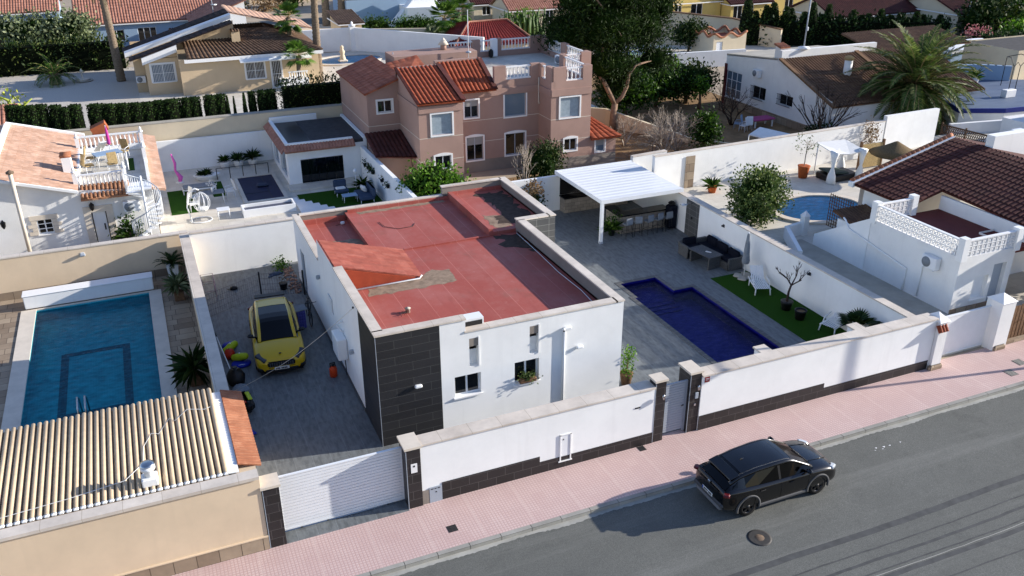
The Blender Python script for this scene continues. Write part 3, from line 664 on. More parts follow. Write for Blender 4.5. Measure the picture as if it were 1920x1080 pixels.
# --- house shell
H = thing('white_house', 'white flat-roofed house with red roof and black tiled street corner', 'house', (0, 0, 0))
w = MB(); zr = 3.2
wins = [(2.68, 1.30, 3.66, 2.12), (4.95, 1.28, 5.90, 2.18)]
w.facade((2.2, 0, -.05), (1, 0), 7.1, 3.85, [(a - 2.2, b + .05, c - 2.2, d + .05) for a, b, c, d in wins] + [(3.25 - 2.2, 2.47, 3.58 - 2.2, 3.57), (5.53 - 2.2, 2.47, 5.87 - 2.2, 3.57)], .22)
w.facade((2.2, 0, 3.80), (1, 0), .93, .5)
w.facade((9.3, 0, -.05), (0, 1), 9.25, 3.85); w.facade((10.85, 9.0, -.05), (0, 1), 5.9, 3.85)
w.facade((0, 9.2, -.05), (0, -1), 6.9, 4.36, [(1.5, 1.9, 2.3, 2.6)], .15)          # raised side wall behind the lean-to
w.facade((0, 15.0, -.05), (0, -1), 5.8, 3.41, [(1.2, .1, 2.1, 2.2)], .18)
w.facade((7.4, 15.0, -.05), (-1, 0), 7.4, 3.41); w.facade((10.85, 15, -.05), (-1, 0), 3.45, 3.85)
for x in (3.25, 5.53): w.fbox((0, 0, 0), (1, 0), x + .33, x + .375, 2.40, 3.56, 0, .03)      # slim fins beside the blind slots
part('wall', w, M['white'], H)
s = MB()
for a, b in ((3.25, 3.58), (5.53, 5.87)): s.fbox((0, 0, 0), (1, 0), a - .01, b + .01, 2.40, 3.54, -.24, -.2)
part('recess_panel', s, M['white'], H)
k = MB(); k.facade((0, -.012, -.05), (1, 0), 2.2, 4.33); k.facade((-.012, 2.3, -.05), (0, -1), 2.312, 4.33); k.poly([(2.2, -.012, -.05), (2.2, 0, -.05), (2.2, 0, 4.28), (2.2, -.012, 4.28)])
part('black_tile_cladding', k, M['black_tile'], H)
part('corner_trim', MB().box(-.02, -.02, 0, -.004, -.004, 4.28), M['alu'], H)
part('skirting', MB().box(-.03, 2.32, 0, -.001, 14.9, .16).box(2.21, -.03, 0, 9.29, -.001, .10), M['grey_tile'], H)
k = MB(); k.facade((9.3, 8.988, -.05), (1, 0), 1.55, 3.85); part('grey_tile_cladding', k, M['grey_tile'], H)
# windows
for i, (a, b, c_, d) in enumerate(wins):
    wd = window(H, (0, 0, 0), (1, 0), a, b, c_, d, .20, .055, 1)
part('side_window_frame', MB().box(-.03, 7.0, 1.92, .1, 7.7, 2.5), M['pvc'], H)
dr = part('rear_door', MB().box(.12, 12.95, .05, .18, 13.78, 2.14), M['dark_metal'], H); part('door_frame', MB().box(.06, 12.9, .02, .115, 12.95, 2.15).box(.06, 13.78, .02, .115, 13.84, 2.15).box(.06, 12.9, 2.1, .115, 13.84, 2.15), M['pvc'], dr)
# roof levels
r = MB()
r.box(.2, .2, 3.0, 9.1, 9.25, zr); r.box(.2, 9.25, 2.6, 2.5, 14.8, 2.9); r.box(2.5, 9.25, 2.6, 7.7, 14.8, zr); r.box(7.7, 9.25, 2.6, 10.65, 14.8, 3.36)
r.box(2.42, 9.25, 3.2, 2.56, 14.75, 3.25); r.box(7.66, 9.2, 3.2, 7.86, 14.75, 3.55); r.box(3.7, 9.16, 3.2, 7.68, 9.28, 3.26)
r.box(.2, 14.66, 2.9, 2.42, 14.8, 3.12); r.box(2.56, 14.68, 3.2, 7.66, 14.8, 3.34); r.box(7.86, 14.7, 3.36, 10.65, 14.8, 3.52); r.box(10.55, 9.25, 3.36, 10.65, 14.7, 3.46); r.box(9.0, .2, 3.2, 9.1, 9.1, 3.30)
part('red_roof', r, M['membrane'], H)
def patch(pts, z, mat, nm='bare_patch', jit=.09):
    q = []
    for i in range(len(pts)):
        a, b = Vector(pts[i]), Vector(pts[(i + 1) % len(pts)]); N = max(2, int((b - a).length / .2))
        for kk in range(N): p = a.lerp(b, kk / N); q.append((p.x + rnd(-jit, jit), p.y + rnd(-jit, jit), z))
    part(nm, MB().poly(q), mat, H)
patch([(1.2, 5.95), (2.3, 6.15), (3.5, 6.25), (4.1, 6.7), (4.75, 6.5), (4.7, 5.3), (3.2, 5.2), (1.2, 5.25)], 3.204, M['roofdirt'])
patch([(1.0, 10.0), (2.4, 10.0), (2.4, 12.0), (.9, 12.2)], 2.904, M['roofdirt'])
patch([(8.1, 9.7), (9.0, 9.6), (9.05, 11.0), (8.2, 11.4)], 3.365, M['roofdirt'])
patch([(8.6, 10.2), (10.3, 9.6), (10.4, 14.2), (8.9, 14.3), (9.3, 12.2)], 3.369, M['darkdirt'], jit=.22)
patch([(7.9, 8.0), (9.0, 6.8), (9.0, 9.1), (8.0, 9.1)], 3.205, M['darkdirt'], jit=.25)
patch([(3.0, 14.3), (7.4, 14.35), (7.4, 14.66), (3.0, 14.66)], 3.204, M['roofdirt'], jit=.06)
# parapets
pw = MB(); pc = MB()
def par(x0, y0, x1, y1, z0, z1, cap=.035):
    pw.box(x0, y0, z0, x1, y1, z1); pc.box(x0 - cap, y0 - cap, z1 + .001, x1 + cap, y1 + cap, z1 + .06)
par(.0, .001, 3.12, .3, 3.21, 4.28); par(3.125, .002, 9.0, .3, 3.21, 3.79); par(9.0, .002, 9.298, 9.0, 3.21, 3.79)
par(9.0, 9.001, 10.55, 9.3, 3.21, 3.79); par(10.55, 9.001, 10.848, 15, 3.37, 3.79); par(7.4, 14.8, 10.55, 14.998, 3.37, 3.79)
par(.25, 14.8, 7.37, 14.998, 2.91, 3.35); par(.002, 9.25, .25, 14.998, 2.91, 3.35); par(.001, .3, .3, 6.0, 3.21, 4.28)
part('parapet', pw, M['greyrend'], H); part('coping', pc, M['coping'], H)
# lean-to ramp of flat clay tiles rising towards the side wall
lt = part('lean_to_roof', MB().tiles((3.55, 6.15, 3.24), (3.65, 9.22, 3.24), (.05, 9.0, 4.34), (.05, 6.05, 4.34), .42, .012, .30, 0, 3, None, .05), M['redtile'], H)
part('gable_infill', MB().prism([(.3, 6.0), (3.5, 6.1), (.3, 6.14)], 3.2, 0).add([(.3, 6.01, 3.21), (3.45, 6.11, 3.21), (.3, 6.01, 4.26)], [(0, 1, 2)]) if False else MB().add([(.02, 6.01, 3.21), (3.45, 6.11, 3.21), (.02, 6.01, 4.27), (.02, 6.09, 3.21), (3.45, 6.17, 3.21), (.02, 6.09, 4.27)], [(0, 1, 2), (5, 4, 3), (0, 2, 5, 3), (1, 4, 5, 2)]), M['redside'], lt)
part('white_gutter_trim', MB().tube([(.3, 5.96, 3.25), (3.4, 6.02, 3.25), (3.52, 6.1, 3.34)], .035, 6), M['pvc'], lt)
# street front details
part('roof_hatch', MB().box(3.16, .31, 3.5, 3.92, .75, 4.1), M['pvc'], H)
part('hatch_glass', MB().box(3.19, .285, 3.72, 3.86, .309, 4.02), M['glass'], H)
part('downpipe', MB().tube([(6.88, -.05, 3.12), (6.86, -.05, .1)], .045, 8), M['pvc'], H)
cm = thing('security_camera', 'white security camera box high on the white street wall above the downpipe', 'camera', (6.9, -.1, 3.2))
part('mount_box', MB().rbox((7.0, -.07, 3.18), (.26, .13, .12), .02), M['pvc'], cm); part('camera_body', MB().tube([(6.83, -.12, 3.22), (6.76, -.24, 3.2)], .045, 8), M['pvc'], cm); part('lens', MB().tube([(6.76, -.241, 3.2), (6.755, -.255, 3.198)], .035, 8), M['black'], cm)
for (x, z), lab, dk in (((1.35, 2.14), 'white wall light on the black tiled corner of the house', 0), ((7.5, 2.3), 'small white wall light right of the downpipe', 0)):
    t = thing('wall_light', lab, 'wall light', (x, 0, z), 'small wall lights'); part('shade', MB().rbox((x, -.085, z), (.26, .12, .12), .03), M['pvc'], t); part('back_plate', MB().box(x - .1, -.024, z - .04, x + .1, -.013, z + .04), M['wmetal'], t)
t = thing('window_box', 'brown planter trough with succulents on the sill of the right street window', 'planter', (5.45, -.05, 1.3))
part('trough', MB().rbox((5.45, -.02, 1.38), (.66, .2, .16), .03), M['wood'], t); b = MB(); leaves(b, [(5.45, -.02, 1.5, .3, .09, .1)], 260, .09, 0, 5); spiky(b, (5.5, -.02, 1.45), 12, .32, .02); part('plants', b, M['L_ole'], t)
t = thing('roof_vent', 'small vent stub with loose wires on the red roof', 'roof vent', (2.1, 3.4, 3.2)); m = MB(); m.lathe([(.09, 0), (.09, .16), (.12, .17), (.0, .2)], (2.1, 3.4, 3.2), 10); part('vent_stub', m, M['concrete'], t)
m = MB()
for kk in range(5): m.tube([(2.1, 3.4, 3.25), (1.95 + rnd(-.2, .1), 3.35 + rnd(-.2, .2), 3.3), (1.8 + rnd(-.25, .3), 3.3 + rnd(-.25, .25), 3.215)], .008, 4)
part('wires', m, M['black'], t)
t = thing('roof_cable', 'loose thin cable curled on the rear red roof', 'cable', (4, 12, 3.2)); m = MB(); m.tube([(3.6, 12.9, 3.22), (3.7, 12.2, 3.22), (4.2, 11.7, 3.22), (4.9, 11.75, 3.22), (5.1, 12.1, 3.22)], .012, 5); part('cable', m, M['black'], t)
t = thing('edge_cable', 'pale cable running along the foot of the right parapet on the roof', 'cable', (8.9, 5, 3.2)); m = MB(); m.tube([(8.93, 9.0, 3.24), (8.88, 6.5, 3.23), (8.8, 4.4, 3.22), (8.86, 2.5, 3.22), (8.7, .5, 3.22)], .016, 5); part('cable', m, M['wmetal'], t)
t = thing('roof_light', 'small white lamp on the low left roof strip', 'lamp', (2.1, 14.0, 2.9)); part('lamp_body', MB().rbox((2.15, 14.1, 2.98), (.2, .12, .14), .03), M['pvc'], t); part('arm', MB().tube([(2.15, 14.1, 2.95), (1.8, 14.0, 2.93)], .012, 5), M['black'], t)
# left wall fittings
t = thing('wall_cabinet', 'white meter cabinet on the shaded side wall of the white house', 'cabinet', (0, 5.2, 1.3)); part('box', MB().rbox((-.2, 5.15, 1.45), (.38, 1.0, .9), .03), M['pvc'], t); part('pipe', MB().tube([(-.1, 4.9, 1.0), (-.08, 4.9, .2)], .02, 6), M['dark_metal'], t)
t = thing('wall_bracket', 'white bracket fixed above the cabinet on the side wall', 'bracket', (0, 5.2, 2.2)); m = MB(); m.tube([(0, 5.1, 2.45), (-.32, 5.1, 2.4)], .03, 6); m.tube([(-.3, 5.1, 2.42), (-.12, 5.1, 2.05), (0, 5.1, 2.02)], .025, 6); part('bracket_arm', m, M['wmetal'], t)
for y, z in ((3.6, 1.9), (9.2, 2.6)):
    t = thing('side_wall_lamp', 'small pale lamp on the shaded side wall, %s' % ('nearer the black corner' if y < 5 else 'by the rear door'), 'wall lamp', (0, y, z), 'lamps on the side wall'); part('lamp', MB().rbox((-.09, y, z), (.16, .1, .2), .03), M['alu'], t)
    part('plate', MB().box(-.012, y - .06, z - .08, -.001, y + .06, z + .08), M['wmetal'], t)
# ------------------------------------------------------------------ street wall, pillars, gates
def street_wall(lab, x0, x1, h, plinths, bumps):
    t = thing('street_wall', lab, 'wall', (x0, -3.5, 0)); wm = MB(); wm.box(x0, -3.5, -.05, x1, -3.2, h); part('wall_body', wm, M['white'], t)
    c = MB(); c.box(x0, -3.54, h + .001, x1, -2.98, h + .06)
    for b in bumps: c.box(b - .25, -2.978, h + .0, b + .25, -2.5, h + .06)
    part('coping', c, M['coping'], t); p = MB()
    for a, b, z in plinths: p.box(a, -3.516, -.04, b - .001, -3.501, z)
    part('plinth', p, M['black_tile_s'], t)
    rib = MB(); rib.box(x0, -3.199, -.05, x1, -2.9, h - .3) if False else None
    for b in bumps: rib.box(b - .2, -3.199, -.05, b + .2, -2.55, h)
    if rib.v: part('buttress', rib, M['white'], t)
    return t
SW1 = street_wall('white street wall with stepped black plinth between the two gates', .295, 8.62, 2.2, [(.95, 4.33, .66), (4.33, 8.62, .44)], [])
SW2 = street_wall('long white street wall with stepped black plinth right of the pedestrian gate', 10.5, 21.35, 2.2, [(10.5, 16.08, .60), (16.08, 21.3, .40)], [13.6, 17.95])
part('utility_cover', MB().box(.53, -3.526, .0, .94, -3.502, .58), M['alu'], SW1)
part('utility_marks', MB().box(.58, -3.531, .50, .66, -3.527, .53).box(.70, -3.531, .50, .76, -3.527, .53).box(.80, -3.531, .50, .88, -3.527, .53).box(.72, -3.531, .36, .77, -3.527, .40), M['black'], SW1)
part('dark_cover', MB().box(.30, -3.52, .0, .52, -3.502, .52), M['greyrend'], SW1)
ht = part('meter_hatch', MB().box(5.1, -3.512, .32, 5.42, -3.501, 1.26), M['wmetal'], SW1)
part('hatch_frame', MB().box(5.05, -3.53, .28, 5.095, -3.502, 1.30).box(5.425, -3.53, .28, 5.47, -3.502, 1.30).box(5.05, -3.53, 1.265, 5.47, -3.502, 1.305).box(5.0, -3.55, .24, 5.5, -3.502, .275), M['paint'], ht); part('lock', MB().box(5.16, -3.52, 1.08, 5.2, -3.513, 1.13), M['dark_metal'], ht)
part('mail_slot', MB().box(7.85, -3.515, 1.58, 8.06, -3.502, 1.63), M['dark_metal'], SW1)
part('alarm_sign', MB().box(10.6, -3.516, 1.96, 10.8, -3.502, 2.16), plain('red_sign', '#8e3634', .5, .1), SW2); part('sign_lines', MB().box(10.63, -3.52, 2.09, 10.77, -3.517, 2.11).box(10.63, -3.52, 2.04, 10.75, -3.517, 2.055), M['wmetal'], SW2)
for x0, x1, y0, y1, h, lab in ((-4.42, -3.95, -3.62, -3.1, 2.12, 'black tiled gate pillar between the tan wall and the garage gate'), (-.165, .29, -3.55, -2.85, 2.2, 'black tiled gate pillar with white number plate right of the garage gate'), (8.63, 9.04, -3.5, -3.1, 2.42, 'black tiled pillar left of the pedestrian gate'), (10.05, 10.49, -3.46, -2.75, 2.38, 'black tiled pillar with intercom right of the pedestrian gate')):
    t = thing('gate_pillar', lab, 'pillar', (x0, y0, 0), 'black tiled gate pillars'); part('shaft', MB().box(x0, y0, -.05, x1, y1, h), M['black_tile_s'], t)
    part('cap', MB().box(x0 - .05, y0 - .05, h + .001, x1 + .05, y1 + .05, h + .08), M['capstone'], t)
    part('corner_trim', MB().box(x0 - .008, y0 - .008, 0, x0 + .012, y0 + .0, h), M['alu'], t)
    if -1 < x0 < 0: part('number_plate', MB().box(-.03, y0 - .012, 1.33, .17, y0 - .001, 1.66), M['paint'], t); part('number_marks', MB().box(.04, y0 - .016, 1.54, .10, y0 - .0125, 1.60), M['black'], t)
    if x0 > 8:
        l = thing('pillar_lamp', 'silver lamp on the black pillar %s of the pedestrian gate' % ('left' if x0 < 10 else 'right'), 'wall lamp', (x0, y0, 1.8), 'pillar lamps by the gate'); xm = (x0 + x1) / 2 + .05
        part('arm', MB().tube([(xm, y0 - .002, 1.85), (xm, y0 - .11, 1.88)], .015, 6), M['steel'], l); part('lamp_shade', MB().lathe([(.03, .06), (.05, 0), (.055, -.12), (.0, -.12)], (xm, y0 - .12, 1.9), 12), M['steel'], l)
    if x0 > 10: part('intercom', MB().rbox(((x0 + x1) / 2 + .06, y0 - .03, 1.5), (.13, .05, .24), .01), M['alu'], t); part('bell_plate', MB().rbox(((x0 + x1) / 2 + .03, y0 - .015, 1.12), (.08, .025, .09), .005), M['steel'], t)
t = thing('garage_gate', 'wide white sliding gate of horizontal ribs in front of the driveway', 'gate', (-3.9, -3.1, 0)); m = MB()
for kk in range(17): m.box(-3.93, -3.1, .14 + kk * .109, -.19, -3.06, .14 + kk * .109 + .094)
part('panel', m, M['wmetal'], t); part('backing', MB().box(-3.9, -3.075, .15, -.2, -3.066, 1.95) if False else MB().box(-3.92, -3.058, .12, -.2, -3.04, 1.99), M['alu'], t)
part('gate_frame', MB().box(-3.945, -3.11, .08, -3.905, -3.03, 2.03).box(-.2, -3.11, .08, -.168, -3.03, 2.03).box(-3.904, -3.11, 1.995, -.201, -3.03, 2.04).box(-3.904, -3.11, .08, -.201, -3.03, .135), M['wmetal'], t)
m = MB()
for x in (-3.4, -2.6, -.7): m.lathe([(.035, -.02), (.035, .02)], (x, -3.07, .05), 10)
part('roller', m, M['dark_metal'], t); part('track', MB().box(-3.93, -3.09, .007, -.17, -3.05, .02), M['steel'], t)
t = thing('pedestrian_gate', 'narrow grey ribbed metal gate between the two right pillars', 'gate', (9.05, -3.3, 0)); m = MB()
for kk in range(19): m.box(9.1, -3.32, .14 + kk * .1, 9.96, -3.29, .14 + kk * .1 + .088)
part('panel', m, M['alu'], t); part('backing', MB().box(9.1, -3.288, .12, 9.96, -3.27, 2.05), M['alu'], t); part('gate_frame', MB().box(9.05, -3.33, .05, 9.095, -3.26, 2.1).box(9.965, -3.33, .05, 10.04, -3.26, 2.1).box(9.096, -3.33, 2.055, 9.964, -3.26, 2.1), M['alu'], t); part('handle', MB().tube([(9.9, -3.33, 1.15), (9.9, -3.38, 1.15), (9.8, -3.38, 1.14)], .014, 6), M['black'], t)
# side and rear walls
wall_run('dividing_wall', 'tan rendered dividing wall between the tan pool plot and the driveway', [(-4.83, 1.45), (-4.83, 18.0)], .40, 2.06, 'tan', 'coping', cover=.03)
wall_run('rear_wall', 'white rear wall of the driveway behind the yellow car', [(-4.62, 17.5), (10.9, 17.5)], .24, 2.28, 'white', 'coping', cover=.04)
wall_run('rear_terrace_wall', 'white wall at the back of the bar terrace', [(10.8, 18.98), (20.9, 18.98)], .22, 2.1, 'white', None)
RW = wall_run('side_wall', 'long white dividing wall between the blue pool and the right neighbour', [(20.8, -3.19), (20.8, 19.1)], .30, 2.05, 'white', 'coping', cover=.06)
for y in (9.4, 2.9):
    t = thing('bulkhead_lamp', 'small dark wall lamp on the white pool wall %s' % ('above the sofa end' if y > 5 else 'right of the bare potted tree'), 'wall lamp', (20.6, y, 1.6), 'lamps on the pool wall'); part('body', MB().lathe([(0, -.03), (.07, -.03), (.09, 0), (.07, .05), (0, .06)], (20.58, y, 1.62), 10), M['dark_metal'], t); part('plate', MB().box(20.63, y - .06, 1.54, 20.649, y + .06, 1.7), M['black'], t)
t = thing('outdoor_shower', 'grey tiled shower panel with overhead rose on the white pool wall', 'shower', (20.6, 12.1, 0)); part('tile_panel', MB().box(20.60, 11.6, .005, 20.648, 12.75, 2.0), M['grey_tile'], t); part('arm', MB().tube([(20.6, 12.2, 1.9), (20.1, 12.3, 1.92)], .015, 6), M['steel'], t); part('shower_rose', MB().box(19.95, 12.15, 1.88, 20.25, 12.45, 1.90), M['steel'], t); part('tap', MB().rbox((20.57, 12.15, 1.1), (.06, .12, .12), .02), M['black'], t)
# --- pergola with bar
t = thing('pergola', 'white ribbed metal canopy on one white post over the outdoor bar', 'pergola', (15.6, 13.2, 0)); m = MB(); x0, x1, y0, y1 = 15.6, 20.65, 13.2, 18.86
for kk in range(13):
    a = y0 + .1 + (y1 - y0 - .2) * kk / 13; b = a + (y1 - y0 - .2) / 13
    m.add([(x0 + .1, a, 2.40), (x1, a, 2.40), (x1, a + .10, 2.43), (x0 + .1, a + .10, 2.43), (x1, b, 2.40), (x0 + .1, b, 2.40)], [(0, 1, 2, 3), (3, 2, 4, 5)])
part('roof_panel', m, M['wmetal'], t); part('ceiling', MB().box(x0 + .1, y0 + .1, 2.33, x1, y1 - .1, 2.36), M['wmetal'], t)
part('edge_beam', MB().box(x0, y0, 2.25, x1, y0 + .098, 2.46).box(x0, y0 + .1, 2.25, x0 + .098, y1, 2.46).box(x0 + .1, y1 - .098, 2.25, x1, y1, 2.46), M['wmetal'], t)
part('post', MB().box(15.61, 13.21, .12, 15.77, 13.37, 2.248), M['wmetal'], t); part('post_base', MB().box(15.59, 13.19, .006, 15.79, 13.39, .118), M['alu'], t)
t = thing('bar_counter', 'stone bar counter with black top under the white canopy', 'bar', (17, 14, 0)); part('counter_body', MB().box(17.25, 14.05, .005, 20.3, 14.45, 1.02).box(17.25, 14.452, .005, 17.7, 15.6, 1.02), M['stonebar'], t); part('counter_top', MB().rbox((18.75, 14.3, 1.06), (3.2, .75, .07), .01).rbox((17.5, 15.2, 1.0605), (.7, 1.04, .07), .01), M['granite'], t)
t = thing('kitchen_counter', 'low stone kitchen counter with dark top at the back left of the canopy', 'counter', (16.3, 18, 0)); part('counter_body', MB().box(15.95, 18.2, .005, 20.2, 18.8, .86), M['stonebar'], t); part('counter_top', MB().rbox((18.1, 18.48, .9), (4.4, .72, .07), .01), M['granite'], t); part('dark_splashback', MB().box(15.95, 18.84, .94, 20.2, 18.865, 2.1), M['black'], t)
def stool():
    t = thing('bar_stool', 'grey bar stool', 'bar stool', (0, 0, 0), 'bar stools along the counter', True); part('seat', MB().rbox((0, 0, .74), (.42, .42, .07), .03), M['fabric_g'], t); part('backrest', MB().rbox((0, -.2, .95), (.42, .06, .36), .025, rx=R(-8)), M['fabric_g'], t)
    for sx in (-1, 1):
        for sy in (-1, 1): part('leg', MB().tube([(sx * .16, sy * .16, .71), (sx * .22, sy * .22, 0)], .014, 5), M['black'], t)
    part('footrest', MB().tube([(-.2, -.2, .28), (.2, -.2, .28), (.2, .2, .28), (-.2, .2, .28), (-.2, -.2, .28)], .011, 5), M['black'], t); return t
st0 = stool()
for i, (x, nm) in enumerate(((17.45, 'first bar stool at the left end of the counter'), (18.1, 'second bar stool from the left at the counter'), (18.75, 'middle one of the five bar stools'), (19.4, 'fourth bar stool from the left at the counter'), (20.0, 'last bar stool, next to the covered grill'))):
    lab = 'grey upholstered ' + nm
    if i == 0: place(st0, (x, 13.55, .005), .1); st0['label'] = lab
    else: dup(st0, (x, 13.55 + rnd(-.06, .06), .005), rnd(-.25, .25), lab)
t = thing('covered_grill', 'tall dark covered grill beside the white wall under the canopy', 'grill', (20.3, 13.6, 0)); part('cover', MB().rbox((20.33, 13.75, .72), (.5, .55, 1.3), .07), M['cushion_dk'], t); part('lid', MB().rbox((20.33, 13.75, 1.48), (.36, .4, .22), .09), M['black'], t); m = MB()
for sx in (-1, 1):
    for sy in (-1, 1): m.box(20.33 + sx * .2 - .02, 13.75 + sy * .2 - .02, .005, 20.33 + sx * .2 + .02, 13.75 + sy * .2 + .02, .09)
part('foot', m, M['dark_metal'], t)
t = thing('potted_plant', 'dark leafy pot plant at the left end of the bar counter', 'pot plant', (16.8, 14.1, 0)); part('pot', MB().lathe([(.14, 0), (.2, .3), (.22, .34), (.17, .34)], (16.8, 14.1, .005), 14), M['black'], t); b = MB(); spiky(b, (16.8, 14.1, .3), 40, .9, .05); leaves(b, [(16.8, 14.1, .8, .3, .3, .45)], 240, .16); part('leaves', b, M['L_bush'], t)
t = thing('flower_vase', 'arrangement of pale dried flowers on the rear counter', 'vase', (19, 18.4, .94)); part('vase', MB().lathe([(.06, 0), (.1, .1), (.05, .22), (.07, .25)], (19.2, 18.4, .937), 12), M['paint'], t); b = MB(); leaves(b, [(19.2, 18.4, 1.4, .35, .25, .25)], 200, .1); part('flowers', b, M['L_dry'], t)
# --- lounge corner
t = thing('corner_sofa', 'L-shaped grey rattan sofa with dark cushions by the white pool wall', 'sofa', (19.7, 9.2, 0))
part('base', MB().rbox((20.15, 9.0, .2), (.86, 3.0, .38), .02).rbox((19.22, 10.06, .2), (.98, .86, .38), .02), M['rattan'], t)
part('backrest', MB().rbox((20.5, 9.0, .55), (.14, 3.0, .34), .03).rbox((19.55, 10.43, .55), (1.7, .14, .34), .03), M['rattan'], t); part('armrest', MB().rbox((18.78, 10.06, .34), (.12, .86, .64), .03).rbox((20.15, 7.55, .34), (.86, .12, .64), .03), M['rattan'], t)
for y in (8.0, 8.95, 9.85): part('seat_cushion', MB().rbox((20.08, y, .46), (.68, .88, .15), .05), M['cushion_dk'], t); part('back_cushion', MB().rbox((20.36, y, .68), (.18, .86, .42), .07, ry=R(8)), M['cushion_dk'], t)
part('seat_cushion', MB().rbox((19.25, 10.0, .46), (.82, .7, .15), .05), M['cushion_dk'], t); part('back_cushion', MB().rbox((19.25, 10.3, .68), (.82, .18, .42), .07, rx=R(-8)), M['cushion_dk'], t)
t = thing('dining_table', 'grey rattan patio table with dark top in front of the corner sofa', 'table', (19.3, 8.8, 0)); part('table_top', MB().rbox((19.2, 8.75, .68), (.9, 1.6, .05), .01, R(8)), M['rattan'], t)
for y in (8.1, 9.4): part('leg_panel', MB().obox((19.2 + (8.75 - y) * .14, y, .33), (.78, .06, .65), R(8)), M['rattan'], t)
t = thing('tray', 'small white object lying on the grey patio table', 'tray', (19.3, 8.7, .7)); part('tray_body', MB().rbox((19.25, 8.6, .725), (.1, .3, .035), .01, R(30)), M['fabric_w'], t)
struct('artificial_turf', MB().box(18.45, -3.15, .006, 20.62, 7.15, .03), M['turf'])
t = thing('parasol', 'closed grey parasol in a round base beside the patio sofa', 'parasol', (20.0, 6.6, 0)); part('pole', MB().tube([(20.0, 6.6, .1), (20.0, 6.6, 2.4)], .028, 8), M['wmetal'], t); part('canopy', MB().lathe([(.17, .78), (.20, .92), (.15, 1.3), (.12, 1.8), (.06, 2.3), (.0, 2.36)], (20, 6.6, 0), 9, sm=False), M['fabric_g'], t); m = MB()
for a in range(4): m.rbox((20 + .27 * math.cos(a * 1.571 + .7), 6.6 + .27 * math.sin(a * 1.571 + .7), .075), (.44, .44, .09), .06, a * 1.571 + .7)
part('base', m, M['concrete'], t); part('finial', MB().lathe([(.0, 0), (.02, .03), (0, .07)], (20, 6.6, 2.38), 8), M['wmetal'], t)
def deckchair(lab):
    t = thing('sun_lounger', lab, 'sun lounger', (0, 0, 0), 'white plastic sun loungers', True); m = MB()
    for k in range(7): m.rbox((-.27 + k * .09, .15, .33), (.07, 1.0, .03), .01)
    part('seat_slats', m, M['pvc'], t); m = MB()
    for k in range(7): m.rbox((-.27 + k * .09, .85, .60), (.07, .78, .03), .01, rx=R(48))
    part('backrest', m, M['pvc'], t); m = MB()
    for s in (-1, 1): m.tube([(s * .34, -.35, .30), (s * .34, .6, .30), (s * .34, 1.0, .34)], .035, 6); m.tube([(s * .37, -.05, .3), (s * .37, .05, .52), (s * .37, .6, .55)], .028, 6)
    part('frame', m, M['pvc'], t)
    for s in (-1, 1):
        for y in (-.3, .8): part('leg', MB().tube([(s * .33, y, .3), (s * .36, y - .06, 0)], .03, 6), M['pvc'], t)
    return t
d1 = place(deckchair('white plastic sun lounger with raised back facing the blue pool, on turf by the parasol'), (19.7, 4.9, .03), R(-22))
dup(d1, (20.05, .55, .03), R(-70), 'white plastic sun lounger partly hidden behind the street wall beside the fan palm')
t = thing('potted_tree', 'bare pruned little tree in a black pot on the turf strip', 'tree', (19.6, 2.95, 0)); part('pot', MB().lathe([(.2, 0), (.27, .36), (.29, .42), (.22, .42)], (19.6, 2.95, .03), 16), M['black'], t); b = MB()
b.tube([(19.6, 2.95, .4), (19.62, 2.95, .9), (19.7, 2.93, 1.25)], [.06, .05, .045], 6)
for a in range(4): bare(b, (19.7, 2.93, 1.22), (math.cos(a * 1.6 + .4), math.sin(a * 1.6 + .4), .9), .55, .035, 3, 0, .55, (2, 3), .35, .62)
part('branches', b, M['bareb'], t)
t = thing('empty_pot', 'black plant pot standing on the turf right of the bare potted tree', 'pot', (19.55, 1.95, 0)); part('pot', MB().lathe([(.2, 0), (.26, .4), (.28, .44), (.22, .44), (.2, .36), (0, .36)], (19.55, 1.95, .03), 16), M['black'], t); part('soil', MB().lathe([(0, .365), (.215, .365), (.215, .37), (0, .37)], (19.55, 1.95, .03), 14), M['earth'], t)
t = thing('fan_palm', 'small fan palm in the street corner of the pool terrace', 'palm', (20.1, -.9, 0)); part('trunk', MB().tube([(20.1, -.9, .03), (20.1, -.9, .75)], [.14, .11], 8), M['palmtrunk'], t); b = MB()
for i in range(16): fanpalm(b, (20.1, -.9, .75), i * 2.4, rnd(.0, 1.2), rnd(.4, .6), .62, 13)
part('crown', b, [M['L_palm'], M['cane']], t)
def potplant(lab, c, pr, ph, blobs, n, s, lm, potm='terracotta', spk=0, cat='pot plant', group=None, stem=0):
    t = thing('potted_plant', lab, cat, c, group); part('pot', MB().lathe([(pr * .72, 0), (pr, ph * .9), (pr * 1.08, ph), (pr * .85, ph)], c, 14), M[potm], t); b = MB()
    if stem: b.tube([(c[0], c[1], c[2] + ph * .9), (c[0] + .03, c[1], c[2] + ph + stem)], .025, 6, 1)
    if n: leaves(b, [(c[0] + q[0], c[1] + q[1], c[2] + q[2], q[3], q[4], q[5]) for q in blobs], n, s, 0, 6)
    if spk: spiky(b, (c[0], c[1], c[2] + ph * .9 + stem), spk, blobs[0][3] if blobs else .6, .045)
    part('leaves', b, [M[lm], M['trunk']], t); return t
potplant('small bright green tree in a brown pot beside the right corner of the white house', (9.75, .25, .005), .25, .5, [(0, 0, 1.3, .24, .24, .24), (0, 0, .62, .2, .2, .12)], 420, .11, 'L_bright', 'wood', stem=.65)
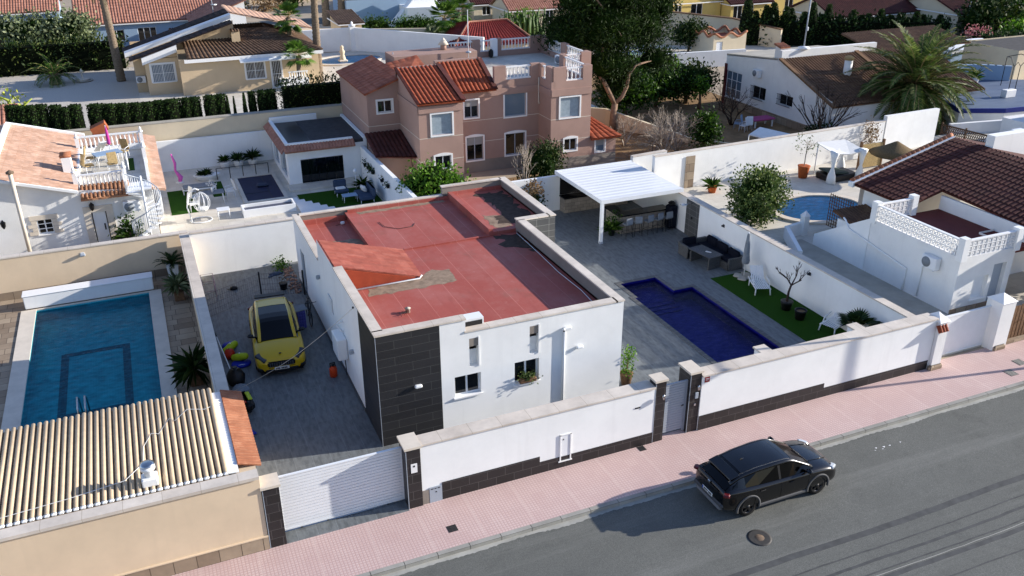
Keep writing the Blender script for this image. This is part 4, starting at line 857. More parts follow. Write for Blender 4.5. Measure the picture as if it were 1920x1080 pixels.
# ------------------------------------------------------------------ tan pool plot on the left
struct('pool_deck', sheet(-40, -3.3, -5.03, 18.2, 0.004, [PL]), M['flag'])
c = MB(); x0, y0, x1, y1 = PL
c.box(x0 - .62, y0 - .5, .005, x0, y1 + .1, .05); c.box(x1, y0 - .5, .005, x1 + .55, y1 + .1, .05); c.box(x0, y0 - .5, .005, x1, y0, .05); c.box(x0, y1, .005, x1, y1 + .1, .05)
bd = MB()
for q in ((-10.6, 7.2, -10.3, 12.6), (-8.2, 7.2, -7.9, 12.6), (-10.3, 7.2, -8.2, 7.5), (-10.3, 12.3, -8.2, 12.6)): bd.box(q[0], q[1], -.549, q[2], q[3], -.535)
pool('swimming_pool', 'long turquoise pool with dark floor rectangle in the tan walled plot', [PL], .55, M['mosaic_lt'], M['water_lt'], M['capstone'], c, -.06, bd)
t = thing('pool_cover_box', 'long white box at the far end of the turquoise pool', 'cover box', (-9.3, 16.8, 0)); part('box_body', MB().rbox((-9.35, 16.95, .35), (5.5, .62, .62), .03), M['white'], t); part('lid', MB().rbox((-9.35, 16.95, .69), (5.56, .68, .05), .015), M['paint'], t)
t = thing('pool_ladder', 'curved steel handrail of the turquoise pool', 'pool ladder', (-9.7, 5.6, 0)); m = MB()
for s in (-.0, .5): m.tube([(-9.62 + s * .5, 5.4, -.2), (-9.62 + s * .5, 5.5, .75), (-9.6 + s * .5, 5.9, .98), (-9.6 + s * .5, 6.3, .7), (-9.6 + s * .5, 6.5, -.4)], .03, 7)
part('handrail', m, M['steel'], t)
FW = wall_run('front_wall', 'tan street wall with stone base in front of the turquoise pool', [(-40, -3.45), (-4.45, -3.45)], .30, 2.52, 'tan', 'coping', cover=.05, ch=.1)
part('stone_base', MB().box(-40, -3.635, -.04, -4.44, -3.601, .46), M['flag'], FW); part('base_ledge', MB().box(-40, -3.66, .462, -4.44, -3.601, .50), M['tan'], FW)
t = thing('end_wall', 'short tan wall with orange tile cap beside the garage gate', 'wall', (-4.7, -1, 0)); part('wall_body', MB().box(-5.0, -3.29, -.05, -4.45, 1.42, 2.45), M['tan'], t)
part('tile_cap', MB().tiles((-4.28, -2.85, 2.44), (-4.28, 1.5, 2.44), (-4.92, 1.5, 2.66), (-4.92, -2.85, 2.66), .15, .03, None, 0, 6, None, .04), M['captile'], t); part('flashing', MB().slab([(-5.22, -3.2, 2.66), (-4.93, -3.2, 2.63), (-4.93, 1.4, 2.63), (-5.22, 1.4, 2.66)], .03), M['white'], t)
t = thing('patio_roof', 'lean-to roof of long cream barrel tiles over the near end of the turquoise pool', 'roof', (-9, -1, 0)); m = MB(); k = 0; x = -14.6
while x < -5.25:
    m.tube([(x, -3.12, 2.62), (x + .01, 1.38 + rnd(-.03, .03), 2.82)], .068 + rnd(-.002, .002), 8); x += .176
part('barrel_tiles', m, M['canopy_tube'], t); m = MB(); x = -14.6
m.slab([(-14.7, -3.2, 2.585), (-5.2, -3.2, 2.585), (-5.2, 1.36, 2.785), (-14.7, 1.36, 2.785)], .07); part('roof_deck', m, plain('channel_tile', '#937f66', .85, .25, 6), t)
m = MB(); x = -14.6
while x < -5.25: m.rbox((x, -3.15, 2.63), (.15, .1, .1), .03); x += .176
part('mortar_end', m, M['white'], t); m = MB()
for xx in (-14, -11.5, -9, -5.6): m.box(xx - .07, 1.15, 0, xx + .07, 1.29, 2.7)
part('post', m, M['wood'], t)
t = thing('flue', 'round metal flue on a white base at the edge of the cream tile roof', 'chimney', (-7.25, -2.75, 2.6)); part('base', MB().rbox((-7.25, -2.8, 2.78), (.42, .4, .26), .03), M['white'], t); part('pipe', MB().lathe([(.12, 0), (.12, .2), (.2, .24), (.2, .36)], (-7.25, -2.8, 2.9), 14), M['wmetal'], t); part('cowl', MB().lathe([(.0, .0), (.2, .0), (.21, .03), (.12, .06), (.0, .07)], (-7.25, -2.8, 3.27), 16), M['steel'], t)
t = thing('roof_wire', 'loose pale wire lying across the cream tile roof', 'wire', (-7, -1, 2.8)); m = MB(); m.tube([(-5.0, .5, 2.78), (-5.5, .2, 2.83), (-6.0, .4, 2.84), (-6.4, -.1, 2.83), (-6.55, .1, 2.83), (-6.9, -.6, 2.80), (-7.1, -.5, 2.81), (-7.35, -1.1, 2.78), (-7.4, -1.9, 2.75), (-7.9, -2.5, 2.72), (-9.3, -2.7, 2.70), (-11.5, -2.9, 2.69), (-13, -3.4, 2.66)], .008, 5); part('wire', m, M['wmetal'], t)
BW = wall_run('rear_wall', 'tan wall along the back of the turquoise pool plot', [(-40, 18.35), (-4.64, 18.35)], .28, 2.04, 'tan', 'coping', cover=.03)
part('stone_base', MB().box(-40, 18.185, .01, -5.04, 18.209, .38), M['flag'], BW)
t = thing('wall_lamp', 'small lamp on the tan wall behind the turquoise pool', 'wall lamp', (-9.4, 18.2, 1.5)); g = PY(155, 477, 18.2); part('lamp', MB().rbox((g.x, 18.12, g.z), (.24, .16, .12), .03), M['alu'], t); part('plate', MB().box(g.x - .08, 18.19, g.z - .1, g.x + .08, 18.208, g.z + .1), M['wmetal'], t)
t = thing('potted_sago', 'dark sago palm in a tall white planter in the corner of the tan walls', 'pot plant', (-5.62, 17.5, 0)); part('planter', MB().add([(-5.62 + a * .2, 17.5 + b * .2, .005) for a, b in ((-1, -1), (1, -1), (1, 1), (-1, 1))] + [(-5.62 + a * .27, 17.5 + b * .27, .85) for a, b in ((-1, -1), (1, -1), (1, 1), (-1, 1))], [(3, 2, 1, 0), (4, 5, 6, 7), (0, 1, 5, 4), (1, 2, 6, 5), (2, 3, 7, 6), (3, 0, 4, 7)]), M['paint'], t); b = MB()
for i in range(30): frond(b, (-5.62, 17.5, .85), i * 2.4, rnd(.15, 1.25), rnd(.7, .95), 1.3, 18, .16, .03)
part('crown', b, [M['L_cyp'], M['L_cyp']], t)
for (x, y), L, lab in (((-5.55, 15.1), .85, 'spiky yucca in a wooden box by the dividing wall, nearer the sago palm'), ((-5.55, 6.9), 1.15, 'large spiky yucca by the dividing wall near the tile roof')):
    t = thing('potted_yucca', lab, 'pot plant', (x, y, 0), 'yuccas along the tan wall'); part('planter', MB().rbox((x, y, .22), (.44, .44, .43), .02), M['wood'], t); b = MB(); b.tube([(x, y, .4), (x, y, .75)], .06, 6, 1); spiky(b, (x, y, .7), 80, L, .05, 0, -.5, 1.45, .6); part('leaves', b, [M['L_olive'] if L < 1 else M['L_palm'], M['trunk']], t)
# ------------------------------------------------------------------ white house with roof terrace, left
LH = thing('terrace_house', 'white house with pale flat tiles, roof terrace and spiral stair on the left', 'house', (-9, 24, 0)); fy = 23.5
w = MB(); dw = (PY(170, 397, fy).x, 0.02, PY(198, 392, fy).x, PY(182, 396, fy).z); ww = (PY(68, 415, fy).x, PY(75, 440, fy).z, PY(97, 410, fy).x, PY(80, 412, fy).z); X0 = -22
w.facade((X0, fy, -.05), (1, 0), 16.1, 2.9, [(dw[0] - X0, 0, dw[2] - X0, dw[3]), (ww[0] - X0, ww[1] + .05, ww[2] - X0, ww[3] + .05)], .18)
w.poly([(X0, fy, 2.85), (-5.9, fy, 2.85), (-9.4, fy, 3.24), (-13.2, fy, 4.42), (X0, fy, 4.42)]); w.facade((-5.9, fy, -.05), (0, 1), 11, 2.9); w.facade((-5.9, 34.5, -.05), (-1, 0), 16, 2.9)
w.box(-6.1, 31.5, 2.7, -5.85, 34.4, 2.95)
part('wall', w, M['white_rough'], LH)
rf = MB(); rf.tiles((-9.4, 34.6, 3.28), (-9.4, 23.25, 3.28), (-13.2, 23.25, 4.46), (-13.2, 34.6, 4.46), .42, .03, .42, 0, 4); rf.slab([(-22, 23.25, 4.46), (-13.2, 23.25, 4.46), (-13.2, 34.6, 4.46), (-22, 34.6, 4.3)], .1)
rf.tiles((-5.2, 34.6, 2.83), (-5.2, 23.2, 2.83), (-6.0, 23.2, 3.06), (-6.0, 34.6, 3.06), .42, .03, .42, 0, 4); rf.tiles((-6.0, 34.6, 3.06), (-6.0, 31.7, 3.06), (-9.4, 31.7, 3.28), (-9.4, 34.6, 3.28), .42, .03, .42, 0, 4)
part('roof', rf, M['boardtile'], LH)
m = MB()
for kk in range(12): m.tube([(-9.25 + kk * .2, 24.25, 3.22), (-9.25 + kk * .2, 23.15, 2.86)], .085, 8)
m.slab([(-9.35, 23.1, 2.82), (-6.95, 23.1, 2.82), (-6.95, 24.3, 3.18), (-9.35, 24.3, 3.18)], .08)
part('eave_tiles', m, M['eavetile'], LH)
part('verge', MB().slab([(-13.3, 34.5, 4.56), (-9.2, 34.5, 3.40), (-9.2, 34.8, 3.40), (-13.3, 34.8, 4.56)], .14).slab([(-13.35, 23.2, 4.56), (-13.05, 23.2, 4.53), (-13.05, 34.4, 4.53), (-13.35, 34.4, 4.56)], .1).slab([(-13.3, 23.15, 4.48), (-13.3, 23.35, 4.48), (-9.4, 23.35, 3.30), (-9.4, 23.15, 3.30)], .14), M['white'], LH)
part('terrace_floor', MB().box(-9.4, 24.35, 2.8, -6.05, 31.5, 2.95), M['pale_stone'], LH); part('terrace_mat', MB().box(-6.95, 27, 2.952, -6.6, 29.5, 2.97), M['turf'], LH)
w = MB(); w.box(-9.6, 24.3, 2.7, -9.4, 31.6, 3.35); w.box(-9.4, 31.5, 2.7, -6.05, 31.7, 3.2); w.box(-6.05, 24.3, 2.7, -5.9, 31.6, 3.3); part('terrace_parapet', w, M['white'], LH)
balustrade(LH, (-9.4, 24.3, 2.96), (-7.2, 24.3, 2.96), .85, 11); balustrade(LH, (-9.4, 31.6, 3.2), (-6.05, 31.6, 3.2), .8, 14)
m = MB()
for x, y in ((-9.5, 24.3), (-7.1, 24.3), (-9.5, 31.6), (-5.97, 31.6), (-5.97, 28.0)): m.box(x - .1, y - .1, 2.9, x + .1, y + .1, 3.95); m.lathe([(.14, 0), (.14, .05), (.05, .1), (.08, .2), (0, .34)], (x, y, 3.95), 10)
part('terrace_post', m, M['paint'], LH)
ch = part('chimney', MB().box(-10.1, 26.2, 3.2, -9.65, 27.1, 4.25), M['white'], LH)
m = MB()
for a in (26.35, 26.65, 26.95): m.tube([(-10.15, a, 4.32), (-9.6, a, 4.32)], .1, 8)
part('chimney_tiles', m, M['captile'], ch)
d = part('door', MB().box(dw[0] + .06, fy + .13, .02, dw[2] - .06, fy + .18, dw[3] - .06), M['pvc'], LH); part('door_handle', MB().box(dw[2] - .22, fy + .10, .9, dw[2] - .15, fy + .128, 1.25), M['dark_metal'], d)
m = MB(); m.box(dw[0] - .35, fy - .05, 0, dw[0], fy - .001, dw[3] + .3); m.box(dw[2], fy - .05, 0, dw[2] + .35, fy - .001, dw[3] + .3); m.box(dw[0], fy - .05, dw[3], dw[2], fy - .001, dw[3] + .3); part('door_surround', m, M['capstone'], d)
wd = window(LH, (0, fy, 0), (1, 0), *ww, .16, .05, 1, hbar=2, sill=True); m = MB()
for i in range(4):
    z = ww[1] + (ww[3] - ww[1]) * i / 4; e = .1 if i % 2 else .28
    for s, xx in ((-1, ww[0]), (1, ww[2])): m.box(min(xx, xx + s * (.14 + e)), fy - .045, z, max(xx, xx + s * (.14 + e)), fy - .001, z + (ww[3] - ww[1]) / 4 - .01)
m.box(ww[0] - .3, fy - .045, ww[3] + .01, ww[2] + .3, fy - .001, ww[3] + .25); part('quoins', m, M['capstone'], wd)
for (u, v), lab in (((172, 388), 'black lantern above the white door of the terrace house'), ((6, 422), 'black lantern on the white wall at the left edge')):
    g = PY(u, v, fy - .15); t = thing('lantern', lab, 'lantern', g, 'black wall lanterns'); part('lamp_body', MB().lathe([(.03, -.22), (.1, -.1), (.13, .12), (.05, .2), (0, .26)], g, 6, sm=False), M['black'], t); part('arm', MB().tube([g + Vector((0, 0, .15)), g + Vector((0, .15, .2))], .02, 5), M['black'], t)
g = PY(248, 392, fy - .2); ac_unit('white air conditioner on the terrace house beside the spiral stair', (g.x, fy - .22, g.z - .1), 0)
t = thing('flue_pipe', 'tall weathered flue pipe standing against the white house at the left edge', 'flue', (-12.2, 23.1, 0)); part('pipe', MB().tube([(-12.2, 23.1, 0), (-12.2, 23.1, 4.6)], .1, 10), M['capstone'], t); part('cowl', MB().lathe([(.1, 0), (.19, .02), (.19, .1), (.02, .2), (0, .2)], (-12.2, 23.1, 4.6), 12), M['rust'], t)
m = MB(); N = 17; cx, cy, rr = -6.35, 22.55, .82
t = thing('spiral_staircase', 'white metal spiral staircase at the corner of the terrace house', 'staircase', (cx, cy, 0)); part('centre_pole', MB().tube([(cx, cy, 0), (cx, cy, 3.9)], .06, 8), M['wmetal'], t)
rail = []; m = MB(); b = MB()
for i in range(N):
    a = 2.2 + i * .42; z = .18 * (i + 1); a2 = a + .46
    m.slab([(cx + .06 * math.cos(a), cy + .06 * math.sin(a), z), (cx + rr * math.cos(a), cy + rr * math.sin(a), z), (cx + rr * math.cos(a2), cy + rr * math.sin(a2), z)], .04)
    p = Vector((cx + rr * math.cos(a), cy + rr * math.sin(a), z)); rail.append(p + Vector((0, 0, .9)))
    for e in (0, .15, .3): b.tube([(cx + rr * math.cos(a + e), cy + rr * math.sin(a + e), z), (cx + rr * math.cos(a + e), cy + rr * math.sin(a + e), z + .9 + e * .4)], .014, 4)
part('treads', m, M['wmetal'], t); part('spindles', b, M['wmetal'], t); part('handrail', MB().tube(rail, .03, 6), M['alu'], t)
t = thing('stair_landing', 'white landing with railing joining the spiral stair to the roof terrace', 'landing', (-6.6, 23.5, 2.9)); part('landing_floor', MB().box(-7.1, 22.9, 3.02, -5.9, 24.2, 3.1), M['wmetal'], t); m = MB()
for kk in range(8): m.tube([(-7.08, 22.95 + kk * .17, 3.1), (-7.08, 22.95 + kk * .17, 4.0)], .016, 4)
m.tube([(-7.08, 22.9, 4.0), (-7.08, 24.2, 4.0)], .025, 5); part('railing', m, M['wmetal'], t)
t = thing('shrub', 'leafy green shrub at the foot of the spiral stair', 'shrub', (-7.4, 22.9, 0)); b = MB(); leaves(b, [(-7.35, 22.7, .9, .5, .4, .7)], 500, .2); spiky(b, (-7.35, 22.7, .6), 40, 1.0, .05); part('leaves', b, M['L_bush'], t); part('stem', MB().tube([(-7.35, 22.7, 0), (-7.35, 22.7, .9)], .05, 6), M['trunk'], t)
# terrace furniture
def chair(lab, mat, frame='wmetal', cat='chair', name='garden_chair', group=None, h=.45):
    t = thing(name, lab, cat, (0, 0, 0), group, True); part('seat', MB().rbox((0, 0, h), (.5, .5, .06), .02), M[mat], t); part('backrest', MB().rbox((0, -.27, h + .36), (.5, .06, .66), .02, rx=R(-12)), M[mat], t)
    for sx in (-1, 1):
        for sy in (-1, 1): part('leg', MB().tube([(sx * .22, sy * .22, h - .02), (sx * .24, sy * .24, 0)], .018, 5), M[frame], t)
    m = MB()
    for sx in (-1, 1): m.tube([(sx * .27, .22, h), (sx * .28, .2, h + .22), (sx * .28, -.24, h + .26)], .018, 5)
    part('armrest', m, M[frame], t); return t
def table(lab, sz, mat, frame='wmetal', h=.72, name='garden_table'):
    t = thing(name, lab, 'table', (0, 0, 0), None, True); part('table_top', MB().rbox((0, 0, h), (sz[0], sz[1], .04), .015), M[mat], t)
    for sx in (-1, 1):
        for sy in (-1, 1): part('leg', MB().tube([(sx * sz[0] * .42, sy * sz[1] * .42, h - .02), (sx * sz[0] * .45, sy * sz[1] * .45, 0)], .02, 5), M[frame], t)
    return t
TB = 2.955
place(table('glass topped white table on the roof terrace', (1.5, .9), 'bluewall'), (-7.9, 28.6, TB), .3)
c0 = place(chair('beige garden chair on the roof terrace nearest the chimney', 'cane', group='chairs on the roof terrace'), (-8.9, 27.4, TB), -1.2); dup(c0, (-8.8, 28.9, TB), -1.7, 'beige garden chair on the roof terrace by the folded white lounger'); dup(c0, (-7.7, 27.3, TB), .2, 'beige garden chair at the front of the roof terrace table'); dup(c0, (-7.1, 29.6, TB), 2.6, 'beige garden chair at the far side of the roof terrace table')
t = thing('folded_lounger', 'folded white lounger leaning on the roof terrace table', 'lounger', (-8.2, 30, TB)); part('cushion', MB().rbox((-8.2, 29.9, 3.75), (.5, 1.9, .08), .03, R(15), rx=R(-28)), M['fabric_w'], t); part('frame', MB().tube([(-8.5, 29.2, 2.96), (-8.2, 30.0, 3.7), (-8.0, 30.8, 2.96)], .025, 5), M['wmetal'], t)
pinkf = plain('magenta_fabric', '#b03a8c', .8, .1)
t = thing('closed_parasol', 'closed magenta parasol standing on the roof terrace', 'parasol', (-7.7, 29.2, TB)); part('pole', MB().tube([(-7.7, 29.2, TB), (-7.75, 29.2, 5.1)], .025, 6), M['wmetal'], t); part('canopy', MB().lathe([(.03, 0), (.1, .1), (.08, .7), (.02, 1.1)], (-7.73, 29.2, 3.95), 8), pinkf, t)
t = thing('scroll_railing', 'white curly metal railing panel by the stair opening of the terrace', 'railing', (-6.9, 28, TB)); m = MB()
for kk in range(3): m.tube([(-6.9, 26.6 + kk * .55 + .26 * math.cos(a * .5), 3.5 + .38 * math.sin(a * .5)) for a in range(13)], .02, 4)
part('scrollwork', m, M['wmetal'], t)
# ------------------------------------------------------------------ casita yard
struct('yard_paving', sheet(-5.85, 18.6, 9.0, 36.0, .004, []), M['pale_stone'])
YW = wall_run('yard_wall', 'white wall at the back of the paved yard with the covered pool', [(-5.8, 36.1), (9.6, 36.1)], .24, 2.05, 'white', None)
wall_run('retaining_wall', 'cream wall with weathered top below the row of cypresses', [(-60, 36.7), (9.6, 36.7)], .5, 3.15, 'cream', 'concrete', cover=.02)
CS = thing('casita', 'white garden room with dark flat roof, tiled eave and glass doors', 'garden room', (4, 32, 0)); w = MB(); dx0, dx1, dz = 2.98, 5.7, 1.62
w.facade((2.2, 29.5, -.05), (1, 0), 4.9, 2.45, [(dx0 - 2.2, .1, dx1 - 2.2, dz + .1)], .2); w.facade((2.2, 35.9, -.05), (0, -1), 6.4, 2.45, [(.8, .4, 2.6, 2.1), (3.4, .4, 5.6, 2.1)], .2); w.box(7.1, 29.5, 0, 7.3, 36, 2.7); w.box(2.2, 35.75, 2.4, 5.4, 35.95, 2.95); part('wall', w, M['white'], CS)
part('roof', MB().box(2.3, 29.6, 2.3, 7.3, 35.7, 2.58), M['greytop'], CS); part('wet_patch', MB().box(2.4, 29.8, 2.581, 3.9, 35.6, 2.59), M['blacktop'], CS); part('parapet', MB().box(2.15, 29.5, 2.4, 2.35, 35.9, 2.78).box(2.36, 29.45, 2.4, 6.4, 29.65, 2.78), M['white'], CS)
e = MB(); e.tiles((2.0, 29.0, 2.36), (6.45, 29.0, 2.36), (6.45, 29.46, 2.66), (2.0, 29.46, 2.66), .2, .05, None); e.tiles((1.75, 35.9, 2.36), (1.75, 29.0, 2.36), (2.14, 29.46, 2.66), (2.14, 35.9, 2.66), .2, .05, None); part('eave_tiles', e, M['palepink'], CS)
g_ = MB()
for kk in range(5): a = dx0 + (dx1 - dx0) * kk / 5; g_.box(a + .008, 29.62, .06, a + (dx1 - dx0) / 5 - .008, 29.635, dz - .02)
part('glass_doors', g_, M['glass'], CS); part('side_window', MB().box(2.33, 33.3, .42, 2.35, 35.1, 2.08).box(2.33, 30.3, .42, 2.35, 32.5, 2.08), M['glass_b'], CS)
part('step', MB().box(2.0, 28.3, .006, 6.6, 29.49, .14), M['pale_stone'], CS)
wall_run('slanting_wall', 'white wall hung with dark flower pots between the yard and the pink house', [(6.95, 29.4), (7.3, 19.0)], .25, [2.15, 1.9], 'white', None)
for i, (u, v) in enumerate(((677, 311), (666, 323), (684, 327), (693, 324), (702, 342), (712, 353), (672, 318))):
    g = PX(u, v, 6.85); g = G(u, v, 1.2); t = thing('hanging_pot', 'dark flower pot hung on the slanting white yard wall', 'hanging pot', (6.85 + (29.4 - g.y) * .034, g.y, 1.2), 'dark pots hung on the slanting yard wall'); q = Vector((6.72 + (29.4 - g.y) * .034, g.y, 1.15)); part('pot', MB().lathe([(.07, 0), (.11, .16), (.12, .18)], q, 10), M['black'], t); b = MB(); leaves(b, [(q.x, q.y, q.z + .22, .15, .15, .1)], 60, .12); part('leaves', b, M['L_cyp'], t)
t = thing('covered_pool', 'rectangular pool under a dark blue cover in the white yard', 'pool', (.4, 30, 0)); part('cover', MB().box(-.72, 27.5, .01, 1.47, 32.4, .06), plain('navy_cover', '#262a44', .6, .15, 3), t); part('rim', MB().box(-.95, 27.2, .006, -.721, 32.7, .10).box(1.471, 27.2, .006, 1.7, 32.7, .10).box(-.72, 27.2, .006, 1.47, 27.499, .10).box(-.72, 32.401, .006, 1.47, 32.7, .10), M['pale_stone'], t); part('seam', MB().box(.75, 27.5, .0605, .79, 32.4, .07).box(-.72, 29.0, .0605, .749, 29.03, .07), M['black'], t)
t = thing('pool_cushion', 'dark floating cushion on the blue pool cover', 'cushion', (.6, 30.3, .06)); part('cushion_body', MB().rbox((.55, 30.2, .16), (.7, .5, .2), .09), plain('slate_fabric', '#3a4152', .8, .1), t)
t = thing('small_pool', 'narrow raised white basin with blue water at the front of the yard', 'pool', (.3, 25.1, 0)); part('basin', MB().box(-1.3, 24.9, .006, 1.7, 25.0, .45).box(-1.3, 25.9, .006, 1.7, 26.0, .45).box(-1.3, 25.001, .006, -1.2, 25.899, .45).box(1.6, 25.001, .006, 1.7, 25.899, .45), M['white'], t); part('water', MB().box(-1.199, 25.001, .02, 1.599, 25.899, .28), plain('basin_water', '#1c2a4c', .08, .1, 3, .5), t)
t = thing('glass_fence', 'low glass and post railing along the far edge of the covered pool', 'railing', (0, 32.8, 0)); m = MB(); xs = [-1.9 + k * .82 for k in range(5)]
for x in xs: m.tube([(x, 32.85, 0), (x, 32.85, .75)], .03, 6)
m.tube([(xs[0], 32.85, .75), (xs[-1], 32.85, .75)], .02, 5); part('post', m, M['dark_metal'], t)
struct('yard_lawn', MB().box(2.25, 24.5, .006, 6.8, 27.7, .03).box(-5.1, 27.0, .006, -3.6, 31.5, .03).box(-2.5, 29.4, .006, -1.75, 32.4, .03), M['turf'])
t = thing('stone_steps', 'zigzag white stepping stones beside the small lawn', 'steps', (2.2, 26, 0)); m = MB()
for kk in range(6): m.box(1.9, 24.2 + kk * .5, .006, 2.15 + .35 * (5 - kk), 24.7 + kk * .5 - .002, .05)
part('slab', m, M['paint'], t)
for i, (x, y, lm, h) in enumerate(((-1.15, 35.2, 'L_bush', .55), (-.25, 35.2, 'L_palm', .7), (.7, 35.2, 'L_cyp', .8))):
    potplant(('smallest spiky plant in a white planter against the yard wall', 'middle spiky plant in a white planter against the yard wall', 'largest dark spiky plant in a white planter nearest the garden room')[i], (x, y, .005), .33, .45, [(0, 0, 0, h, h, h)], 0, .1, lm, 'paint', 60, group='white planters along the yard wall', stem=.1)
t = thing('boat_planter', 'low white oval planter with dark succulents by the yard wall', 'planter', (-2.4, 33, 0)); part('bowl', MB().lathe([(.45, 0), (.6, .3), (.62, .34), (.5, .34)], (-2.5, 33.2, .005), 16, sx=1.4, sy=.7), M['paint'], t); b = MB(); spiky(b, (-2.5, 33.2, .35), 50, .5, .06, lo=.0); spiky(b, (-2.9, 33.2, .35), 30, .4, .06, lo=0); part('leaves', b, M['L_cyp'], t)
t = thing('pink_float', 'tall bright pink inflatable standing by the yard wall', 'inflatable', (-4.4, 34, 0)); part('body', MB().tube([(-4.2, 33.2, .0), (-4.1, 33.2, .35), (-4.35, 33.3, .8), (-4.3, 33.3, 1.3), (-4.45, 33.3, 1.9)], [.1, .16, .07, .09, .05], 8), plain('pink_vinyl', '#d965b4', .5, .1), t); part('base', MB().lathe([(.25, 0), (.2, .08), (0, .1)], (-4.2, 33.2, .0), 10), M['fabric_w'], t)
t = thing('egg_chair', 'white hanging egg chair on a curved stand in the front of the yard', 'hanging chair', (-3.5, 25.6, 0)); m = MB(); m.tube([(-3.6 + .6 * math.cos(a * .524), 25.5 + .5 * math.sin(a * .524), .04) for a in range(13)], .035, 6); m.tube([(-4.1, 25.4, .04), (-4.25, 25.4, .9), (-4.1, 25.4, 1.7), (-3.7, 25.4, 1.98), (-3.5, 25.4, 1.85)], .04, 6); part('stand', m, M['wmetal'], t); m = MB()
for kk in range(10):
    a = kk * .628; m.tube([(-3.45, 25.4, 1.75)] + [(-3.45 + .46 * math.sin(b * .5) * math.cos(a), 25.4 + .46 * math.sin(b * .5) * math.sin(a), 1.1 + .58 * math.cos(b * .5)) for b in range(1, 7)], .014, 4)
part('basket', m, M['wmetal'], t); part('cushion', MB().lathe([(0, 0), (.3, .04), (.36, .14), (.2, .2), (0, .2)], (-3.45, 25.4, .62), 12), M['fabric_w'], t)
place(table('small round topped white table beside the egg chair', (.7, .6), 'wmetal', h=.55), (-2.35, 25.4, .005))
place(table('grey dining table with white flowers near the lawn edge of the yard', (1.3, .8), 'fabric_g'), (-2.6, 28.2, .005))
t = thing('flower_pot', 'white flowers in a vase on the grey dining table', 'vase', (-2.6, 28.2, .75)); part('vase', MB().lathe([(.06, 0), (.09, .2), (.05, .3)], (-2.6, 28.2, .745), 10), M['wmetal'], t); b = MB(); leaves(b, [(-2.6, 28.2, 1.25, .2, .2, .18)], 90, .1); part('flowers', b, M['fabric_w'], t)
c1 = place(chair('white slatted chair between the egg chair and the dining table', 'fabric_w', group='chairs in the white yard'), (-3.8, 27.3, .005), -1.5); dup(c1, (-1.55, 28.9, .005), 1.7, 'white chair with folded towels next to the covered pool'); dup(c1, (-3.6, 28.6, .005), -1.2, 'white chair at the lawn side of the grey dining table')
t = thing('daybed', 'white framed daybed with grey mattress on the yard lawn', 'daybed', (-3.3, 30.8, 0)); part('frame', MB().rbox((-3.2, 30.8, .3), (2.0, .8, .08), .02), M['wmetal'], t); part('mattress', MB().rbox((-3.2, 30.8, .4), (1.9, .74, .12), .04), M['fabric_g'], t); m = MB()
for sx in (-1, 1):
    for sy in (-1, 1): m.box(-3.2 + sx * .95 - .03, 30.8 + sy * .35 - .03, .005, -3.2 + sx * .95 + .03, 30.8 + sy * .35 + .03, .259)
part('leg', m, M['wmetal'], t)
sb = plain('slate_blue_cushion', '#3d4a5e', .85, .12)
t = thing('garden_sofa', 'slate blue garden sofa with white pillow on the small lawn', 'sofa', (5.9, 25.6, 0)); part('base', MB().rbox((5.9, 25.3, .3), (.9, 1.7, .2), .05), sb, t); part('backrest', MB().rbox((6.35, 25.3, .6), (.2, 1.7, .55), .08), sb, t); part('pillow', MB().rbox((5.95, 25.6, .6), (.2, .55, .42), .09, .3, ry=-.4), M['fabric_w'], t); m = MB()
for sx in (-1, 1):
    for sy in (-1, 1): m.tube([(5.9 + sx * .38, 25.3 + sy * .75, .2), (5.9 + sx * .4, 25.3 + sy * .78, .03)], .025, 5)
part('foot', m, M['wmetal'], t)
t = thing('armchair', 'slate blue armchair with white blanket at the edge of the small lawn', 'armchair', (4.8, 26.6, 0)); part('seat', MB().rbox((4.8, 26.6, .34), (.8, .75, .2), .05), sb, t); part('backrest', MB().rbox((4.8, 27.0, .65), (.8, .2, .5), .07), sb, t); part('blanket', MB().rbox((4.75, 26.6, .48), (.6, .4, .1), .04), M['fabric_w'], t); m = MB()
for sx in (-1, 1):
    for sy in (-1, 1): m.tube([(4.8 + sx * .34, 26.6 + sy * .32, .24), (4.8 + sx * .36, 26.6 + sy * .34, .03)], .025, 5)
part('foot', m, M['wmetal'], t)
place(table('low glass coffee table between the slate blue seats', (.9, .6), 'bluewall', h=.38), (5.0, 25.3, .03))
t = thing('post_lamp', 'white post lamp beside the slanting yard wall', 'lamp', (5.9, 27.3, 0)); part('post', MB().tube([(5.9, 27.3, 0), (5.9, 27.3, 1.05)], .03, 6), M['wmetal'], t); part('lamp_shade', MB().lathe([(.1, 0), (.13, .2), (.06, .3), (0, .3)], (5.9, 27.3, 1.05), 10), M['wmetal'], t)
potplant('spiky green plant in a pot behind the slate blue sofa', (6.3, 27.2, .005), .2, .3, [(0, 0, 0, .75, .7, .7)], 0, .1, 'L_bush', 'black', 50)
# ------------------------------------------------------------------ pink house
PK = thing('pink_house', 'dusty pink rendered house with orange tile roofs and balustraded roof terrace', 'house', (15, 30, 0)); w = MB(); Wn = []
def fw(o, u, wid, h, wl, z0=-.05): w.facade((o[0], o[1], z0), u, wid, h, [(a, b - z0, c, d - z0) for a, b, c, d in wl], .14); Wn.append((o, u, wl))
fw((18.6, 25.7), (1, 0), 2.9, 5.45, [(.65, 3.55, 2.05, 4.85), (1.0, 1.3, 1.9, 2.1)])
fw((18.6, 27.6), (0, -1), 1.9, 5.45, []); fw((21.5, 25.7), (0, 1), 4.2, 5.6, []); fw((21.5, 29.8), (1, 0), 2.1, 5.6, []); fw((23.6, 29.8), (0, 1), 8, 5.6, [])
fw((12.2, 27.6), (1, 0), 6.4, 5.45, [(1.15, 3.7, 2.1, 4.82), (3.95, 3.5, 5.45, 5.1), (1.25, .85, 2.4, 2.4), (4.0, .9, 5.4, 2.35)])
